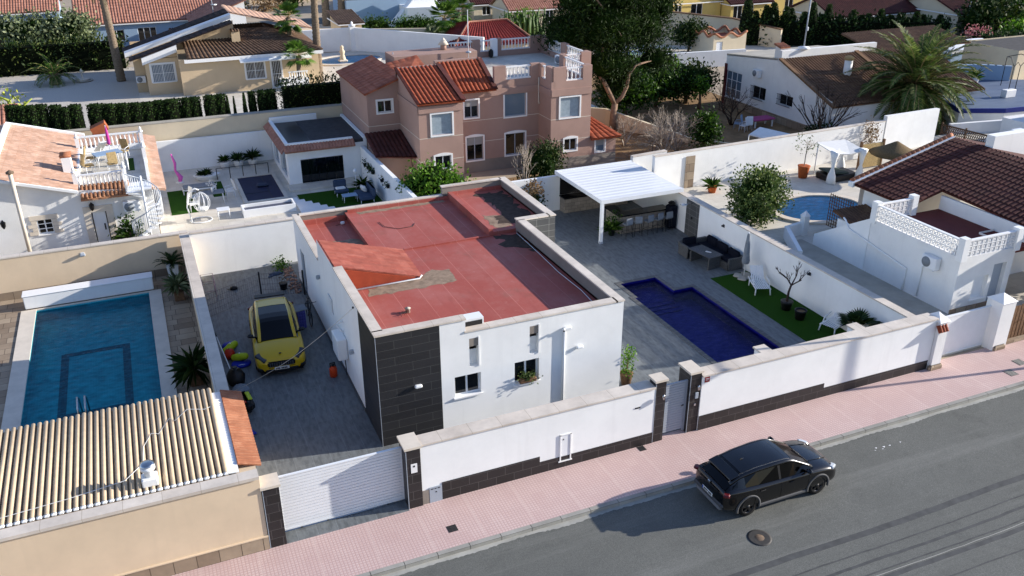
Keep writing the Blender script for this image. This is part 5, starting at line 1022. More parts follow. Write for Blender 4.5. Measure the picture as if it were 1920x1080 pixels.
fw((9.4, 24.75), (1, 0), 2.8, 5.5, [(.8, 3.62, 2.1, 4.9), (.93, 1.45, 1.97, 2.3)]); fw((9.4, 28.85), (0, -1), 4.1, 5.5, []); fw((12.2, 24.75), (0, 1), 2.85, 5.5, [])
w.poly([(9.4, 24.75, 5.45), (9.4, 29.2, 5.45), (9.4, 29.2, 6.85)]); w.poly([(12.2, 24.75, 5.45), (12.2, 29.2, 6.85), (12.2, 29.2, 5.45)])
fw((7.35, 28.85), (1, 0), 2.05, 5.55, [(.65, 4.3, 1.6, 5.05)]); fw((7.35, 36.2), (0, -1), 7.35, 5.55, []); w.poly([(7.35, 28.85, 5.5), (9.4, 28.85, 5.5), (9.4, 28.85, 6.25)])
fw((7.35, 36.2), (1, 0), 8, 5.5, [])
w.box(9.4, 28.9, 5.4, 12.2, 29.25, 6.95); w.box(10.6, 33.6, 5.3, 16.6, 35.9, 6.75); w.box(9.3, 29.26, 5.3, 9.7, 35, 6.2); w.box(12.25, 29.9, 5.4, 15.4, 30.2, 7.0)
part('wall', w, M['pinkwall'], PK)
# ledges, plinth, white belts
p = MB()
def belt(o, u, wid, z, wl, hh=.035, pr=.008):
    cuts = [(0, 0)] + sorted([(a - .13, c + .13) for a, b, c, d in wl if b - .16 < z < d + .2]) + [(wid, wid)]
    for (a, b), (c, d) in zip(cuts, cuts[1:]):
        if c > b: p.fbox((o[0], o[1], 0), u, b, c, z, z + hh, .001, pr)
segs = [((18.6, 25.7), (1, 0), 2.9), ((18.6, 27.6), (0, -1), 1.9), ((12.2, 27.6), (1, 0), 6.4), ((9.4, 24.75), (1, 0), 2.8), ((9.4, 28.85), (0, -1), 4.1), ((7.35, 28.85), (1, 0), 2.05), ((7.35, 36.2), (0, -1), 7.35)]
wl_of = {(o, u): wl for o, u, wl in Wn}
for o, u, wd in segs:
    for z in (2.03, 3.46): belt(o, u, wd, z, wl_of.get((o, u), []))
part('white_belt', p, M['capstone'], PK)
p = MB()
for o, u, wd in segs[:5]: p.fbox((o[0], o[1], 0), u, 0, wd, 4.98 if o != (9.4, 24.75) else 5.02, 5.42, .001, .07)
part('roof_ledge', p, M['pinkwall'], PK)
p = MB()
for o, u, wd in segs[:5]: p.fbox((o[0], o[1], 0), u, 0, wd, 0, .82, .001, .012)
part('plinth', p, M['greyrend'], PK)
for (o, u, wl), kinds in ((Wn[0], ('c', 'd')), (Wn[5], ('s', 'b', 's2', 'b2')), (Wn[6], ('c', 'd2')), (Wn[9], ('d3',))):
    for q, kd in zip(wl, kinds):
        window(PK, (o[0], o[1], 0), u, *q, .12, .05, 0 if kd in 'cb' else 1, 'pvc' if kd in ('d', 'd2', 'd3') else 'alu', {'c': 'glass_w', 'b': 'glass_b'}.get(kd, 'glass'), False, 'paint', .32 if kd[0] == 's' else 0, .10, .04, .10 if kd in ('d2', 's2', 'b2', 'd') else 0)
# tiled roofs
rt = MB(); rt.tiles((9.3, 24.5, 5.62), (12.3, 24.5, 5.62), (12.3, 29.0, 6.92), (9.3, 29.0, 6.92), .27, .085, .6); part('front_roof', rt, M['pinktile'], PK)
rt = MB(); rt.tiles((12.35, 27.2, 5.45), (15.45, 27.2, 5.45), (15.45, 30.0, 6.9), (12.35, 30.0, 6.9), .27, .085, .6); part('middle_roof', rt, M['pinktile'], PK)
part('dark_verge', MB().slab([(12.0, 24.45, 5.78), (12.36, 24.45, 5.70), (12.36, 29.0, 7.0), (12.0, 29.0, 7.08)], .06).slab([(15.2, 27.15, 5.6), (15.52, 27.15, 5.52), (15.52, 30.0, 6.98), (15.2, 30.0, 7.06)], .06).slab([(9.25, 24.45, 5.72), (9.4, 24.45, 5.74), (9.4, 29.0, 7.04), (9.25, 29.0, 7.02)], .08), M['darkred'], PK)  # dark red of the right-hand strips stands in for shaded tiles
rt = MB(); rt.tiles((7.15, 36.4, 5.58), (7.15, 28.65, 5.58), (9.75, 28.65, 6.5), (9.75, 36.4, 6.5), .62, .02, .5, 0, 4); rt.tiles((9.7, 28.95, 5.9), (12.1, 29.3, 5.9), (12.0, 33, 6.9), (9.75, 33, 6.5), .5, .02, .5, 0, 4); part('side_roof', rt, rooftile('dark_red_flat_tile', [(0, lin('#9a543c')), (.5, lin('#a86047')), (1, lin('#b26c52'))], .62, .5), PK)
rt = MB(); rt.tiles((21.5, 25.4, 1.95), (23.75, 25.4, 1.95), (21.9, 28.4, 3.25), (21.5, 28.4, 3.25), .25, .06, .5); rt.tiles((23.75, 25.4, 1.95), (23.75, 29, 1.95), (21.9, 29, 3.25), (21.9, 28.4, 3.25), .25, .06, .5); part('annex_roof', rt, M['pinktile'], PK)
w2 = MB(); w2.facade((21.5, 25.72, -.05), (1, 0), 2.0, 2.05, [(.45, 1.0, 1.15, 1.95)], .1); w2.facade((23.5, 25.72, -.05), (0, 1), 2.3, 2.05); part('annex_wall', w2, M['pinkwall'], PK); part('annex_plinth', MB().box(21.51, 25.7, 0, 23.51, 25.719, .8), M['greyrend'], PK); window(PK, (21.5, 25.72, 0), (1, 0), .45, .95, 1.15, 1.9, .09, .05, 0, 'pvc', 'glass_b', False, 'paint', .5, .08, .03, .05)
rt = MB(); rt.tiles((7.0, 26.2, 2.3), (9.4, 25.4, 2.2), (9.4, 28.7, 3.1), (7.0, 28.7, 3.1), .26, .07, .5); part('lower_roof', rt, M['darkred'], PK); part('lower_wall', MB().box(7.2, 26.5, -.05, 9.35, 28.8, 2.2), M['pinkwall'], PK)
# roof terrace
part('terrace_floor', MB().prism([(15.5, 27.62), (18.62, 27.62), (18.62, 25.72), (21.48, 25.72), (21.48, 29.82), (23.58, 29.82), (23.58, 37.7), (15.5, 37.7)], 5.3, 5.5), M['pale_stone'], PK)
q = MB()
def tpar(x0, y0, x1, y1, solid=()):   # low wall with balustrade openings between pillars
    u = Vector((x1 - x0, y1 - y0, 0)); L = u.length; u.normalize(); a = math.atan2(u.y, u.x); c = Vector(((x0 + x1) / 2, (y0 + y1) / 2, 0))
    q.obox(c + Vector((0, 0, 5.65)), (L + .3, .3, .5), a)
    cuts = sorted(solid)
    for i, (s, e) in enumerate(cuts):
        m_ = (s + e) / 2; q.obox(Vector((x0, y0, 0)) + u * m_ + Vector((0, 0, 6.35)), (e - s, .3, .9), a)
    for (s, e), (s2, e2) in zip(cuts, cuts[1:]):
        if s2 - e > .3: balustrade(PK, Vector((x0, y0, 5.9)) + u * e, Vector((x0, y0, 5.9)) + u * s2, .82, max(2, int((s2 - e) / .25)), 'paint', .065)
tpar(15.6, 27.75, 18.6, 27.75, [(-.15, .65), (2.45, 3.1)]); tpar(18.75, 27.7, 18.75, 25.85, [(.05, .45), (1.1, 1.9)]); tpar(18.9, 25.85, 21.35, 25.85, [(-.15, .75), (1.95, 2.6)]); tpar(21.35, 26.0, 21.35, 29.8, [(-.05, .3), (3.3, 3.95)])
tpar(21.5, 29.97, 23.45, 29.97, [(-.15, .15), (1.35, 2.1)]); tpar(23.45, 30.12, 23.45, 37.5, [(0, .35), (3.1, 3.9), (6.2, 7.5)]); tpar(23.3, 37.55, 15.6, 37.55, [(-.1, .9), (3.3, 3.9), (5.0, 5.6), (7.6, 7.9)])
part('terrace_wall', q, M['pinkwall'], PK)
ac_unit('white air conditioner standing on the pink roof terrace', (22.6, 32.6, 5.56), R(-60), group='air conditioners on the house walls')
t = thing('tv_mast', 'thin white antenna mast rising from the pink roof terrace', 'antenna', (15.6, 31.5, 5.5)); part('mast', MB().tube([(15.8, 33.2, 5.5), (15.8, 33.2, 9.6)], .025, 5), M['wmetal'], t); part('foot', MB().lathe([(.2, 0), (.2, .06), (.03, .1)], (15.8, 33.2, 6.752), 10), M['alu'], t)
t = thing('white_heater', 'tall white appliance in the gap of the far pink terrace wall', 'appliance', (18.9, 37, 5.5)); part('body', MB().rbox((19.3, 37.2, 6.2), (.5, .4, 1.3), .04), M['wmetal'], t); part('bags', MB().rbox((18.95, 36.9, 5.85), (.35, .3, .6), .1), M['black'], t)
t = thing('chimney_pot', 'pink chimney with conical cap behind the pink house', 'chimney', (14.6, 35.3, 6.7)); part('stack', MB().lathe([(.22, 0), (.22, .35)], (14.6, 35.0, 6.752), 8), M['pinkwall'], t); part('cap', MB().lathe([(.38, .35), (.06, .8), (0, .82)], (14.6, 35.0, 6.752), 10), M['capstone'], t)
t = thing('satellite_dish', 'white satellite dish on the side roof of the pink house', 'dish', (10.5, 35, 6.6)); g = G(735, 98, 6.9); part('dish_bowl', MB().lathe([(0, 0), (.25, .04), (.42, .14), (.43, .145), (.25, .05), (0, .01)], (0, 0, 0), 18), M['wmetal'], t); o = t.children[0]; o.rotation_euler = (R(60), 0, R(70)); o.location = g - Vector((10.5, 35, 6.6)); part('mast', MB().tube([(g.x + .1, g.y, 5.4), (g.x + .05, g.y, 6.9)], .03, 5), M['alu'], t)
t = thing('pink_downpipe', 'thin pale drainpipe on the inner corner of the pink house', 'drainpipe', (18.5, 27.5, 3)); part('pipe', MB().tube([(18.54, 27.5, 5.9), (18.54, 27.5, 4.3), (18.54, 27.4, 4.2)], .04, 6), M['capstone'], t)
struct('pink_house_garden', MB().box(7.4, 19.2, -.02, 26, 25.6, .0), M['earth'])
bush('garden_bush', 'large dark evergreen bush in front of the recessed pink wall', (16.8, 23.0, 0), [(0, 0, 1.5, 1.35, 1.2, 1.5), (.6, .2, 1.9, .9, .8, .9), (-.7, 0, 1.0, .9, .8, 1.0)], 3600, .17, 'L_hedge')
blob_tree('orange_tree', 'bright green leafy tree behind the white yard wall in front of the pink house', 'tree', (9.0, 21.2, 0), 1.0, [(0, 0, 2.1, 1.3, 1.2, 1.0), (-.9, .3, 1.8, .9, .8, .7), (.9, -.3, 1.6, 1.0, .9, .8), (.1, -.6, 1.5, 1.1, .8, .7), (1.5, -.7, 1.2, .7, .6, .6)], 4200, .23, 'L_bright', None, .1)
bare_tree('bare_sapling', 'leafless pale sapling in front of the pink wall', (14.9, 21.3, 0), 1.35, .05, 4, 'deadwood', 3, .4, .5, None, 'bare tree', (2, 3), .18)
bush('dry_shrub', 'upright shrub with brown dry top behind the white house roof', (13.7, 17.6, 0), [(0, 0, 1.0, .55, .5, .9)], 900, .18, 'L_cyp'); bush('dry_flower_heads', 'brown dry flower heads above the upright shrub', (13.7, 17.6, 0), [(0, 0, 2.0, .5, .5, .5)], 420, .16, 'L_dry')
# ------------------------------------------------------------------ right neighbour
# the right neighbour's plot is taken to lie about a metre above the street; its things are scaled down about the camera position
_before = set(bpy.data.objects)
struct('neighbour_patio', MB().box(22.35, -1.7, -1.2, 60, 22.0, .003), M['pale_stone'])
RB = wall_run('rough_wall', 'long rough white wall behind the right neighbour pool', [(22.55, 19.36), (41.5, 20.1)], .28, [2.3, 2.35], 'white_rough', 'coping', cover=.02)
wall_run('rough_wall_end', 'rough white wall end beside the palm, higher than the rest', [(41.6, 20.1), (47.0, 20.6)], .3, [2.7, 2.6], 'white_rough', None)
part('stone_panel', MB().box(24.85, 19.24, .01, 25.5, 19.28, 2.05), M['flag'], RB)
NP = thing('neighbour_pool', 'oval bright blue pool of the right neighbour', 'pool', (30, 12.8, 0)); N = 44
def el(k, e): return [(30.0 + (2.75 + e) * math.cos(2 * math.pi * i / N), 12.85 + (2.05 + e) * math.sin(2 * math.pi * i / N), k) for i in range(N)]
part('basin', MB().poly(el(.012, 0)), M['poolblue'], NP); part('water', MB().poly(el(.05, 0)), M['water_n'], NP); part('pool_coping', MB().rings([el(.004, .0), el(.12, .0), el(.12, .42), el(.004, .42)], 0, False, False), M['capstone'], NP)
RN = thing('right_house', 'white house with dark red tile roof and pierced block terrace walls on the right', 'house', (27, 2, 0)); w = MB()
w.facade((26.0, -.3, -.05), (1, 0), 3.35, 2.75, [(1.1, .55, 2.0, 1.65), (2.2, .05, 3.0, 2.1)], .25); w.facade((26.0, 5.0, -.05), (0, -1), 5.3, 2.75); w.facade((29.35, -.3, -.05), (0, 1), 2, 2.75); w.facade((29.35, 1.7, -.05), (1, 0), 12, 2.75)
w.facade((28.6, 8.3, -.05), (0, -1), 3.3, 3.15); w.facade((40, 8.6, -.05), (-1, 0), 11.4, 3.1); w.box(26.2, 4.9, 0, 29, 5.1, 2.5)
part('wall', w, M['white_rough'], RN); part('stone_plinth', MB().box(25.97, -.34, 0, 29.36, -.302, .22), M['flag'], RN)
part('terrace_floor', MB().box(26.02, -.28, 2.4, 30.5, 5.0, 2.6), plain('red_floor', '#5e2420', .7, .12, 2), RN)
blk = MB(); pil = MB()
def pierced(x0, y0, x1, y1, z):
    u = Vector((x1 - x0, y1 - y0, 0)); L = u.length; u.normalize(); n_ = int(L / .27); s_ = L / n_; a = math.atan2(u.y, u.x)
    blk.obox(((x0 + x1) / 2, (y0 + y1) / 2, z + .80), (L, .16, .06), a); blk.obox(((x0 + x1) / 2, (y0 + y1) / 2, z + .02), (L, .16, .06), a)
    for i in range(n_ + 1): p_ = Vector((x0, y0, 0)) + u * s_ * i; blk.obox((p_.x, p_.y, z + .41), (.05, .13, .72), a)
    for zz in (.29, .53): blk.obox(((x0 + x1) / 2, (y0 + y1) / 2, z + zz), (L, .12, .05), a)
    for i in range(n_):
        for j in range(3): p_ = Vector((x0, y0, 0)) + u * s_ * (i + .5); blk.obox((p_.x, p_.y, z + .17 + j * .24), (.19, .10, .05), a, 0, 0, R(45)); blk.obox((p_.x, p_.y, z + .17 + j * .24), (.19, .095, .05), a, 0, 0, R(-45))
pierced(26.1, -.15, 26.1, 4.75, 2.66); pierced(26.3, -.2, 29.2, -.2, 2.66); pierced(26.4, 4.9, 28.3, 4.9, 2.66)
for x, y in ((26.1, -.2), (29.35, -.2), (26.1, 4.9), (28.45, 4.95)): pil.box(x - .17, y - .17, 2.55, x + .17, y + .17, 3.62)
part('pierced_block_wall', blk, M['paint'], RN); part('terrace_pillar', pil, M['white'], RN)
rt = MB(); rt.tiles((28.3, 8.9, 3.02), (28.3, 5.05, 3.02), (35.0, 5.05, 4.75), (35.0, 8.9, 4.75), .26, .07, .42); rt.tiles((30.4, 5.05, 3.56), (30.4, -2.2, 3.2), (35, -2.2, 4.65), (35, 5.05, 4.75), .26, .07, .42); rt.tiles((42, -2, 3), (42, 8.9, 3), (35, 8.9, 4.75), (35, -2, 4.75), .26, .07, None); part('roof', rt, M['darkred'], RN)
part('ridge_wall', MB().slab([(28.2, 8.75, 3.1), (35, 8.75, 4.85), (35, 9.1, 4.85), (28.2, 9.1, 3.1)], .25).box(35.2, 6.5, 3.9, 44, 7.0, 5.4), M['white'], RN); rt = MB()
for kk in range(22): a = kk / 22; x = 28.3 + 6.7 * a; rt.tube([(x, 9.0, 3.14 + 1.74 * a), (x + .33, 9.05, 3.2 + 1.74 * a)], .13, 7)
part('verge_tiles', rt, M['captile'], RN)
window(RN, (26.0, -.3, 0), (1, 0), 1.1, .5, 2.0, 1.6, .2, .05, 0, 'pvc', 'wmetal', True); part('door', MB().box(28.25, -.1, .02, 29.0, -.06, 2.05), M['alu'], RN)
part('under_eave', MB().box(30.35, -2.0, 2.6, 30.5, 5.0, 3.3), M['white'], RN)
part('drainpipe', MB().tube([(26.1, 6.9, 2.1), (25.95, 6.6, 2.1), (25.95, 6.3, 1.75), (25.94, 2.4, 1.15), (25.94, 2.4, .05)], .05, 6).tube([(25.94, 1.55, 2.1), (25.94, 1.55, .1)], .035, 6), M['pvc'], RN)
wall_run('screen_wall', 'white wall with sloping top between the right house terrace and the oval pool', [(26.12, 5.02), (26.12, 8.7)], .24, [2.75, .6], 'white', None)
struct('side_passage', MB().box(22.4, -1.6, .004, 25.95, 9.5, .012), M['concrete'])
wall_run('deck_wall', 'low white wall with pointed post beside the oval pool', [(23.6, 6.9), (25.2, 9.9), (26.6, 10.2)], .22, .7, 'white', None)
t = thing('wall_post', 'white pointed post beside the oval pool', 'post', (26.4, 10.0, 0)); part('post_body', MB().box(26.28, 9.83, 0, 26.62, 10.17, 1.1), M['white'], t); part('post_cap', MB().add([(26.25, 9.8, 1.101), (26.65, 9.8, 1.101), (26.65, 10.2, 1.101), (26.25, 10.2, 1.101), (26.45, 10.0, 1.4)], [(0, 1, 4), (1, 2, 4), (2, 3, 4), (3, 0, 4), (3, 2, 1, 0)]), M['paint'], t)
t = thing('deck_steps', 'weathered wooden deck steps down to the oval pool', 'steps', (28, 8.8, 0)); m = MB()
for kk in range(5): m.box(26.4 + kk * .1, 8.0 + kk * .32, .01, 28.0 + kk * .1, 8.29 + kk * .32, .75 - .14 * kk)
part('treads', m, M['cane'], t); t = thing('lean_to_shed', 'low brown corrugated roof between the screen wall and the right house', 'shed', (27.6, 7, 0)); rt = MB(); rt.tiles((26.4, 6.1, 1.75), (28.6, 6.1, 1.75), (28.6, 8.0, 2.1), (26.4, 8.0, 2.1), .2, .05, None); part('roof', rt, M['rustbrown'], t); part('shed_wall', MB().box(26.6, 6.3, 0, 28.55, 7.8, 1.7), M['white'], t)
t = thing('trellis', 'wooden lattice screen by the oval pool', 'trellis', (29, 9.6, 0)); m = MB()
for kk in range(11): m.box(28.4, 8.7 + kk * .17, .1, 28.43, 8.73 + kk * .17, 2.0); m.box(28.431, 8.7, .1 + kk * .18, 28.45, 10.45, .13 + kk * .18)
part('lattice', m, M['wood'], t)
ac_unit('white air conditioner high on the shaded side wall of the right house', (25.82, 1.05, 1.75), R(-90))
bush('oleander', 'large round olive green bush beside the oval pool', (25.3, 12.7, 0), [(0, 0, 1.7, 1.75, 1.6, 1.55), (-.7, -.5, 1.1, 1.1, 1.1, 1.1), (.8, .3, 1.4, 1.2, 1.2, 1.2)], 6500, .2, 'L_ole')
bush('yellow_shrub', 'yellow leaved shrub just behind the big olive green bush', (27.2, 14.6, 0), [(0, 0, 1.6, .7, .7, .6)], 500, .2, 'L_cact')
potplant('spiky agave in a terracotta pot against the rough white wall', (26.0, 17.9, .005), .3, .4, [(0, 0, 0, .9, .9, .9)], 0, .1, 'L_bush', 'terracotta', 40)
t = potplant('nearly bare little tree in a terracotta pot by the rough white wall', (33.1, 18.0, .005), .38, .8, [(0, 0, 2.2, .8, .8, .7)], 130, .15, 'L_olive', 'terracotta', stem=.9); b = MB(); bare(b, (33.1, 18, .7), (0, 0, 1), .9, .04, 4, 0, .6); part('branches', b, M['deadwood'], t)
t = thing('pool_gazebo', 'white canopy gazebo with tied curtains over a dark daybed', 'gazebo', (35.5, 16.8, 0)); A = [(33.9, 16.3), (36.0, 16.1), (36.2, 18.0), (34.2, 18.2)]
for x, y in A: part('post', MB().tube([(x, y, 0), (x, y, 2.1)], .04, 6), M['wmetal'], t)
part('canopy', MB().slab([(33.8, 16.2, 2.0), (34.9, 16.05, 1.9), (36.1, 16.0, 2.0), (36.3, 18.1, 2.15), (34.1, 18.3, 2.15)], .05), M['fabric_w'], t)
for x, y in A[:3]: part('curtain', MB().lathe([(.34, .0), (.28, .5), (.1, 1.0), (.2, 1.6), (.34, 2.05)], (x, y, .02), 9, sx=.8), M['carcanvas'], t)
t = thing('daybed', 'dark green daybed under the white gazebo', 'daybed', (35.6, 17, 0)); part('base', MB().rbox((35.0, 17.0, .22), (2.3, 1.4, .4), .05), M['black'], t); part('mattress', MB().rbox((34.8, 17.1, .5), (1.6, 1.2, .14), .05, 0, 0, R(0), R(8)), plain('green_mattress', '#3d4a45', .85, .12), t)
t = thing('straw_parasol', 'straw parasol with brown conical top by the right house', 'parasol', (38.0, 15.4, 0)); part('pole', MB().tube([(38.0, 15.4, 0), (38.0, 15.4, 2.0)], .06, 7), M['wood'], t); part('canopy', MB().lathe([(1.6, 1.75), (.9, 2.05), (.12, 2.5), (0, 2.55), (.1, 2.35), (.9, 1.95), (1.55, 1.70)], (38, 15.4, 0), 18), M['thatch'], t)
t = thing('cane_screen', 'cane screen behind the straw parasol', 'screen', (38, 17.5, 0)); part('screen_panel', MB().box(37.6, 17.8, .1, 39.4, 17.9, 1.7), M['cane'], t); part('post', MB().box(37.5, 17.75, 0, 37.6, 17.95, 1.9).box(39.4, 17.75, 0, 39.5, 17.95, 1.9), M['wood'], t)
bush('climbing_plant', 'dry climbing plant on the rough white wall by the gazebo', (40.0, 19.6, 0), [(0, 0, 1.4, .5, .35, 1.3)], 500, .16, 'L_dry')
bush('round_bush', 'round green bush at the right edge beside the white house', (31.6, -1.2, 0), [(0, 0, 1.2, 1.1, 1.0, 1.1)], 1800, .17, 'L_ole')
CAM_OFFSET, CAM_SCALE = Vector((-.323, -1.394, 1.0)), .944  # uniform shrink towards the camera position, which also raises the plot
for o in set(bpy.data.objects) - _before:
    if o.parent is None: o.location = o.location * CAM_SCALE + CAM_OFFSET; o.scale = o.scale * CAM_SCALE
wall_run('rough_wall_return', 'short rough white wall behind the rear corner of the ribbed canopy', [(20.95, 19.3), (23.4, 19.4)], .26, [2.5, 2.55], 'white_rough', 'coping', cover=.02)
# white plot with gate at the right end of the street
for (x, y), h, lab in (((21.55, -3.35), 2.1, 'rough white gate post with a few red tiles beside the long white wall'), ((25.3, -3.2), 2.15, 'rough white gate post right of the white sliding gate')):
    t = thing('white_gate_post', lab, 'gate post', (x, y, 0), 'rough white gate posts'); part('post_body', MB().box(x - .38 + .2 * (x < 23), y - .3, -.05, x + .38 - .08 * (x < 23), y + .45, h), M['white_rough'], t)
    a, b_ = x - .42 + .2 * (x < 23), x + .42 - .08 * (x < 23); part('post_cap', MB().add([(a, y - .34, h + .001), (b_, y - .34, h + .001), (b_, y + .49, h + .001), (a, y + .49, h + .001), ((a + b_) / 2, y + .08, h + .3)], [(0, 1, 4), (1, 2, 4), (2, 3, 4), (3, 0, 4), (3, 2, 1, 0)]), M['paint'], t)
    part('stone_foot', MB().rbox(((a + b_) / 2, y - .28, .08), (.7, .2, .26), .07), M['flag'], t)
    if x < 23:
        m = MB(); m.tiles((21.3, -3.8, 1.75), (21.75, -3.8, 1.75), (21.75, -3.62, 2.0), (21.3, -3.62, 2.0), .15, .04, None); part('red_tiles', m, M['pinktile'], t)
t = thing('sliding_gate', 'plain white sliding gate between the two rough white posts', 'gate', (23.4, -3.0, 0)); part('panel', MB().box(21.9, -3.0, .1, 24.95, -2.94, 1.8), M['wmetal'], t); part('gate_frame', MB().box(21.87, -3.02, .06, 24.97, -2.93, .099).box(21.87, -3.02, 1.801, 24.97, -2.93, 1.86), M['pvc'], t)
t = thing('slat_fence', 'grey weathered slat fence at the right edge of the street', 'fence', (29, -3.2, 0)); m = MB()
for kk in range(60): m.box(25.75 + kk * .2, -3.18 + rnd(-.01, .01), .15, 25.9 + kk * .2, -3.15, 1.65 + rnd(-.05, .05))
part('slats', m, M['wood'], t); part('rails', MB().box(25.7, -3.14, .4, 38, -3.1, .48).box(25.7, -3.14, 1.2, 38, -3.1, 1.28), M['dark_metal'], t); part('footing', MB().box(25.7, -3.35, -.02, 38, -3.05, .14), M['flag'], t)
# ------------------------------------------------------------------ cars
carglass = glassm('car_glass', '#040405', .1); carglass.node_tree.nodes['Principled BSDF'].inputs['Specular IOR Level'].default_value = .3
def evald(o):
    dg = bpy.context.evaluated_depsgraph_get(); me = bpy.data.meshes.new_from_object(o.evaluated_get(dg)); o.modifiers.clear(); o.data = me; return o
def carpaint(name, c, rough=.28):
    n = NT(name).set(rough, .35, 0, .55); n.b.inputs['Base Color'].default_value = lin(c); n.b.inputs['Coat Roughness'].default_value = .04; return n.mat
def car(name, label, paint, body, green, wx, wr, roof_from, dark_roof, trim, spec):
    t = thing(name, label, 'car', (0, 0, 0), None, True)
    rings = []
    for x, w, zl, zs, zt in body:
        h = [(0, zl), (.78 * w, zl), (.95 * w, zl + .04), (w, zl + .2), (w * .992, (zl + zs) / 2 + .05), (w * .985, zs - .09), (w * .93, zs), (w * .62, zt), (0, zt + .012)]
        rings.append([(x, -y, z) for y, z in h] + [(x, y, z) for y, z in h[-2:0:-1]])
    b = part('body', MB().rings(rings, 0, True), [paint, M['black']], t)
    b.modifiers.new('s', 'SUBSURF').levels = 2; bpy.context.view_layer.update(); evald(b)
    cut = MB()
    for x in wx:
        for s in (-1, 1):
            y0, y1 = s * .62, s * 1.1; rr = wr + .065; n_ = 28
            cut.rings([[(x + rr * math.cos(2 * math.pi * k / n_), yy, wr + rr * math.sin(2 * math.pi * k / n_)) for k in range(n_)] for yy in ((y0, y1) if s > 0 else (y1, y0))], 0)
    cme = bpy.data.meshes.new('cut'); cme.from_pydata(cut.v, [], cut.f); cme.materials.append(M['black']); cme.update(); co = bpy.data.objects.new('cut', cme); COL.objects.link(co)
    md = b.modifiers.new('b', 'BOOLEAN'); md.object = co; md.operation = 'DIFFERENCE'; md.solver = 'EXACT'
    try: md.material_mode = 'TRANSFER'
    except Exception: pass
    bpy.context.view_layer.update(); evald(b); bpy.data.objects.remove(co)
    def sec(st, d=0):
        x, wb, zb, wt, zt = st
        return [(x, wb + d, zb), (x, wt + .035 + d, zt - .075), (x, wt - .03 + d, zt - .012 + d), (x, wt * .5, zt + .012 + d), (x, 0, zt + .018 + d)]
    def lerp(x):
        for a, c in zip(green, green[1:]):
            if a[0] <= x <= c[0]: k = (x - a[0]) / (c[0] - a[0]); return tuple(p + (q - p) * k for p, q in zip(a, c))
        return green[0] if x < green[0][0] else green[-1]
    rings = []
    for st in green:
        s = sec(st); rings.append([(x, -y, z) for x, y, z in s] + [(x, y, z) for x, y, z in s[-2::-1]])
    part('windows', MB().rings(rings, 0, False), carglass, t)
    def roofpatch(xa, xb, d, yk=1.0):
        m = MB(); R_ = []
        for i in range(9):
            st = lerp(xa + (xb - xa) * i / 8); x, wb, zb, wt, zt = st
            pts = [(x, (wt - .02) * yk, zt - .010 + d), (x, wt * .5 * yk, zt + .012 + d), (x, 0, zt + .018 + d)]; R_.append([(x, -y, z) for x, y, z in pts] + [(x, y, z) for x, y, z in pts[-2::-1]])
        m.rings(R_, 0, True, False, False); return m
    part('roof_panel', roofpatch(roof_from[0], roof_from[1], .008), dark_roof or paint, t)
    for s in (-1, 1):
        m = MB(); R_ = []
        for i in range(22):    # roof rail and windscreen pillar as a flat band along the glasshouse edge
            x = green[1][0] + (green[-1][0] - green[1][0]) * i / 21; st = lerp(x); x, wb, zb, wt, zt = st
            R_.append([(x, s * (wt + .045), zt - .085), (x, s * (wt + .03), zt - .03), (x, s * (wt - .03), zt + .004), (x, s * (wt - .085), zt + .006), (x, s * (wt - .085), zt - .02), (x, s * (wt - .0), zt - .06)])
        m.rings(R_, 0, True); part('roof_pillar', m, paint, t)
        m = MB(); xa, xb = green[0][0], spec['cpil']
        A = [lerp(xa + (xb - xa) * i / 5) for i in range(6)]; R_ = []
        for i, st in enumerate(A):
            x, wb, zb, wt, zt = st; R_.append([(x, s * (wb + .012), zb - .01), (x, s * (wt + .05), zt - .075)])
        m.rings(R_, 0, True, False, False); part('rear_pillar', m, paint, t)
        x = spec['bpil']; st = lerp(x); m = MB(); m.add([(x - .04, s * (st[1] + .006), st[2]), (x + .04, s * (st[1] + .006), st[2]), (x + .02, s * (st[3] + .042), st[4] - .08), (x - .06, s * (st[3] + .042), st[4] - .08)], [(0, 1, 2, 3)]); part('door_pillar', m, M['black'], t)
        xm = spec['mirror']; st = lerp(xm); mm = part('mirror', MB().rbox((xm, s * (st[1] + .16), st[2] + .08), (.16, .22, .14), .05), spec.get('mirmat', paint), t)
        part('mirror_arm', MB().box(xm - .03, s * (st[1] - .02), st[2] - .01, xm + .03, s * (st[1] + .1), st[2] + .04), M['black'], mm)
        for xd in spec['doors']: part('door_handle', MB().rbox((xd, s * spec['hw'], spec['hz']), (.2, .03, .03), .012), trim, t)
        m = MB(); sill = spec['w'] * .985; m.rbox(((wx[0] + wx[1]) / 2, s * (sill - .04), .27), (wx[1] - wx[0] - 2 * wr - .1, .10, .12), .03); part('side_skirt', m, spec['skirt'], t)
        for xd in spec['seams']: part('door_seam', MB().tube([(xd, s * spec['hw'] * .995, .36), (xd + .01, s * (spec['hw'] + .004), .6), (xd + .03, s * (spec['hw'] - .012), .88)], .007, 4), M['black'], t)
        for key, mat, nm in (('head', spec['headm'], 'headlight'), ('tail', spec['tailm'], 'tail_light')):
            x, y, z, sx, sy, sz, rz, ry = spec[key]; part(nm, MB().rbox((x, s * y, z), (sx, sy, sz), .03, s * rz, 0, 0, ry), mat, t)
        if spec.get('arch'):
            for x in wx:
                m = MB(); n_ = 20; R_ = []
                for k in range(n_ + 1):
                    a = -.25 + (math.pi + .5) * k / n_; ca, sa = math.cos(a), math.sin(a)
                    R_.append([(x + r_ * ca, s * yy, wr + r_ * sa) for r_, yy in ((wr + .055, spec['w'] - .05), (wr + .055, spec['w'] + .012), (wr + .115, spec['w'] + .004), (wr + .12, spec['w'] - .05))])
                m.rings(R_, 0, True); part('arch_trim', m, spec['skirt'], t)
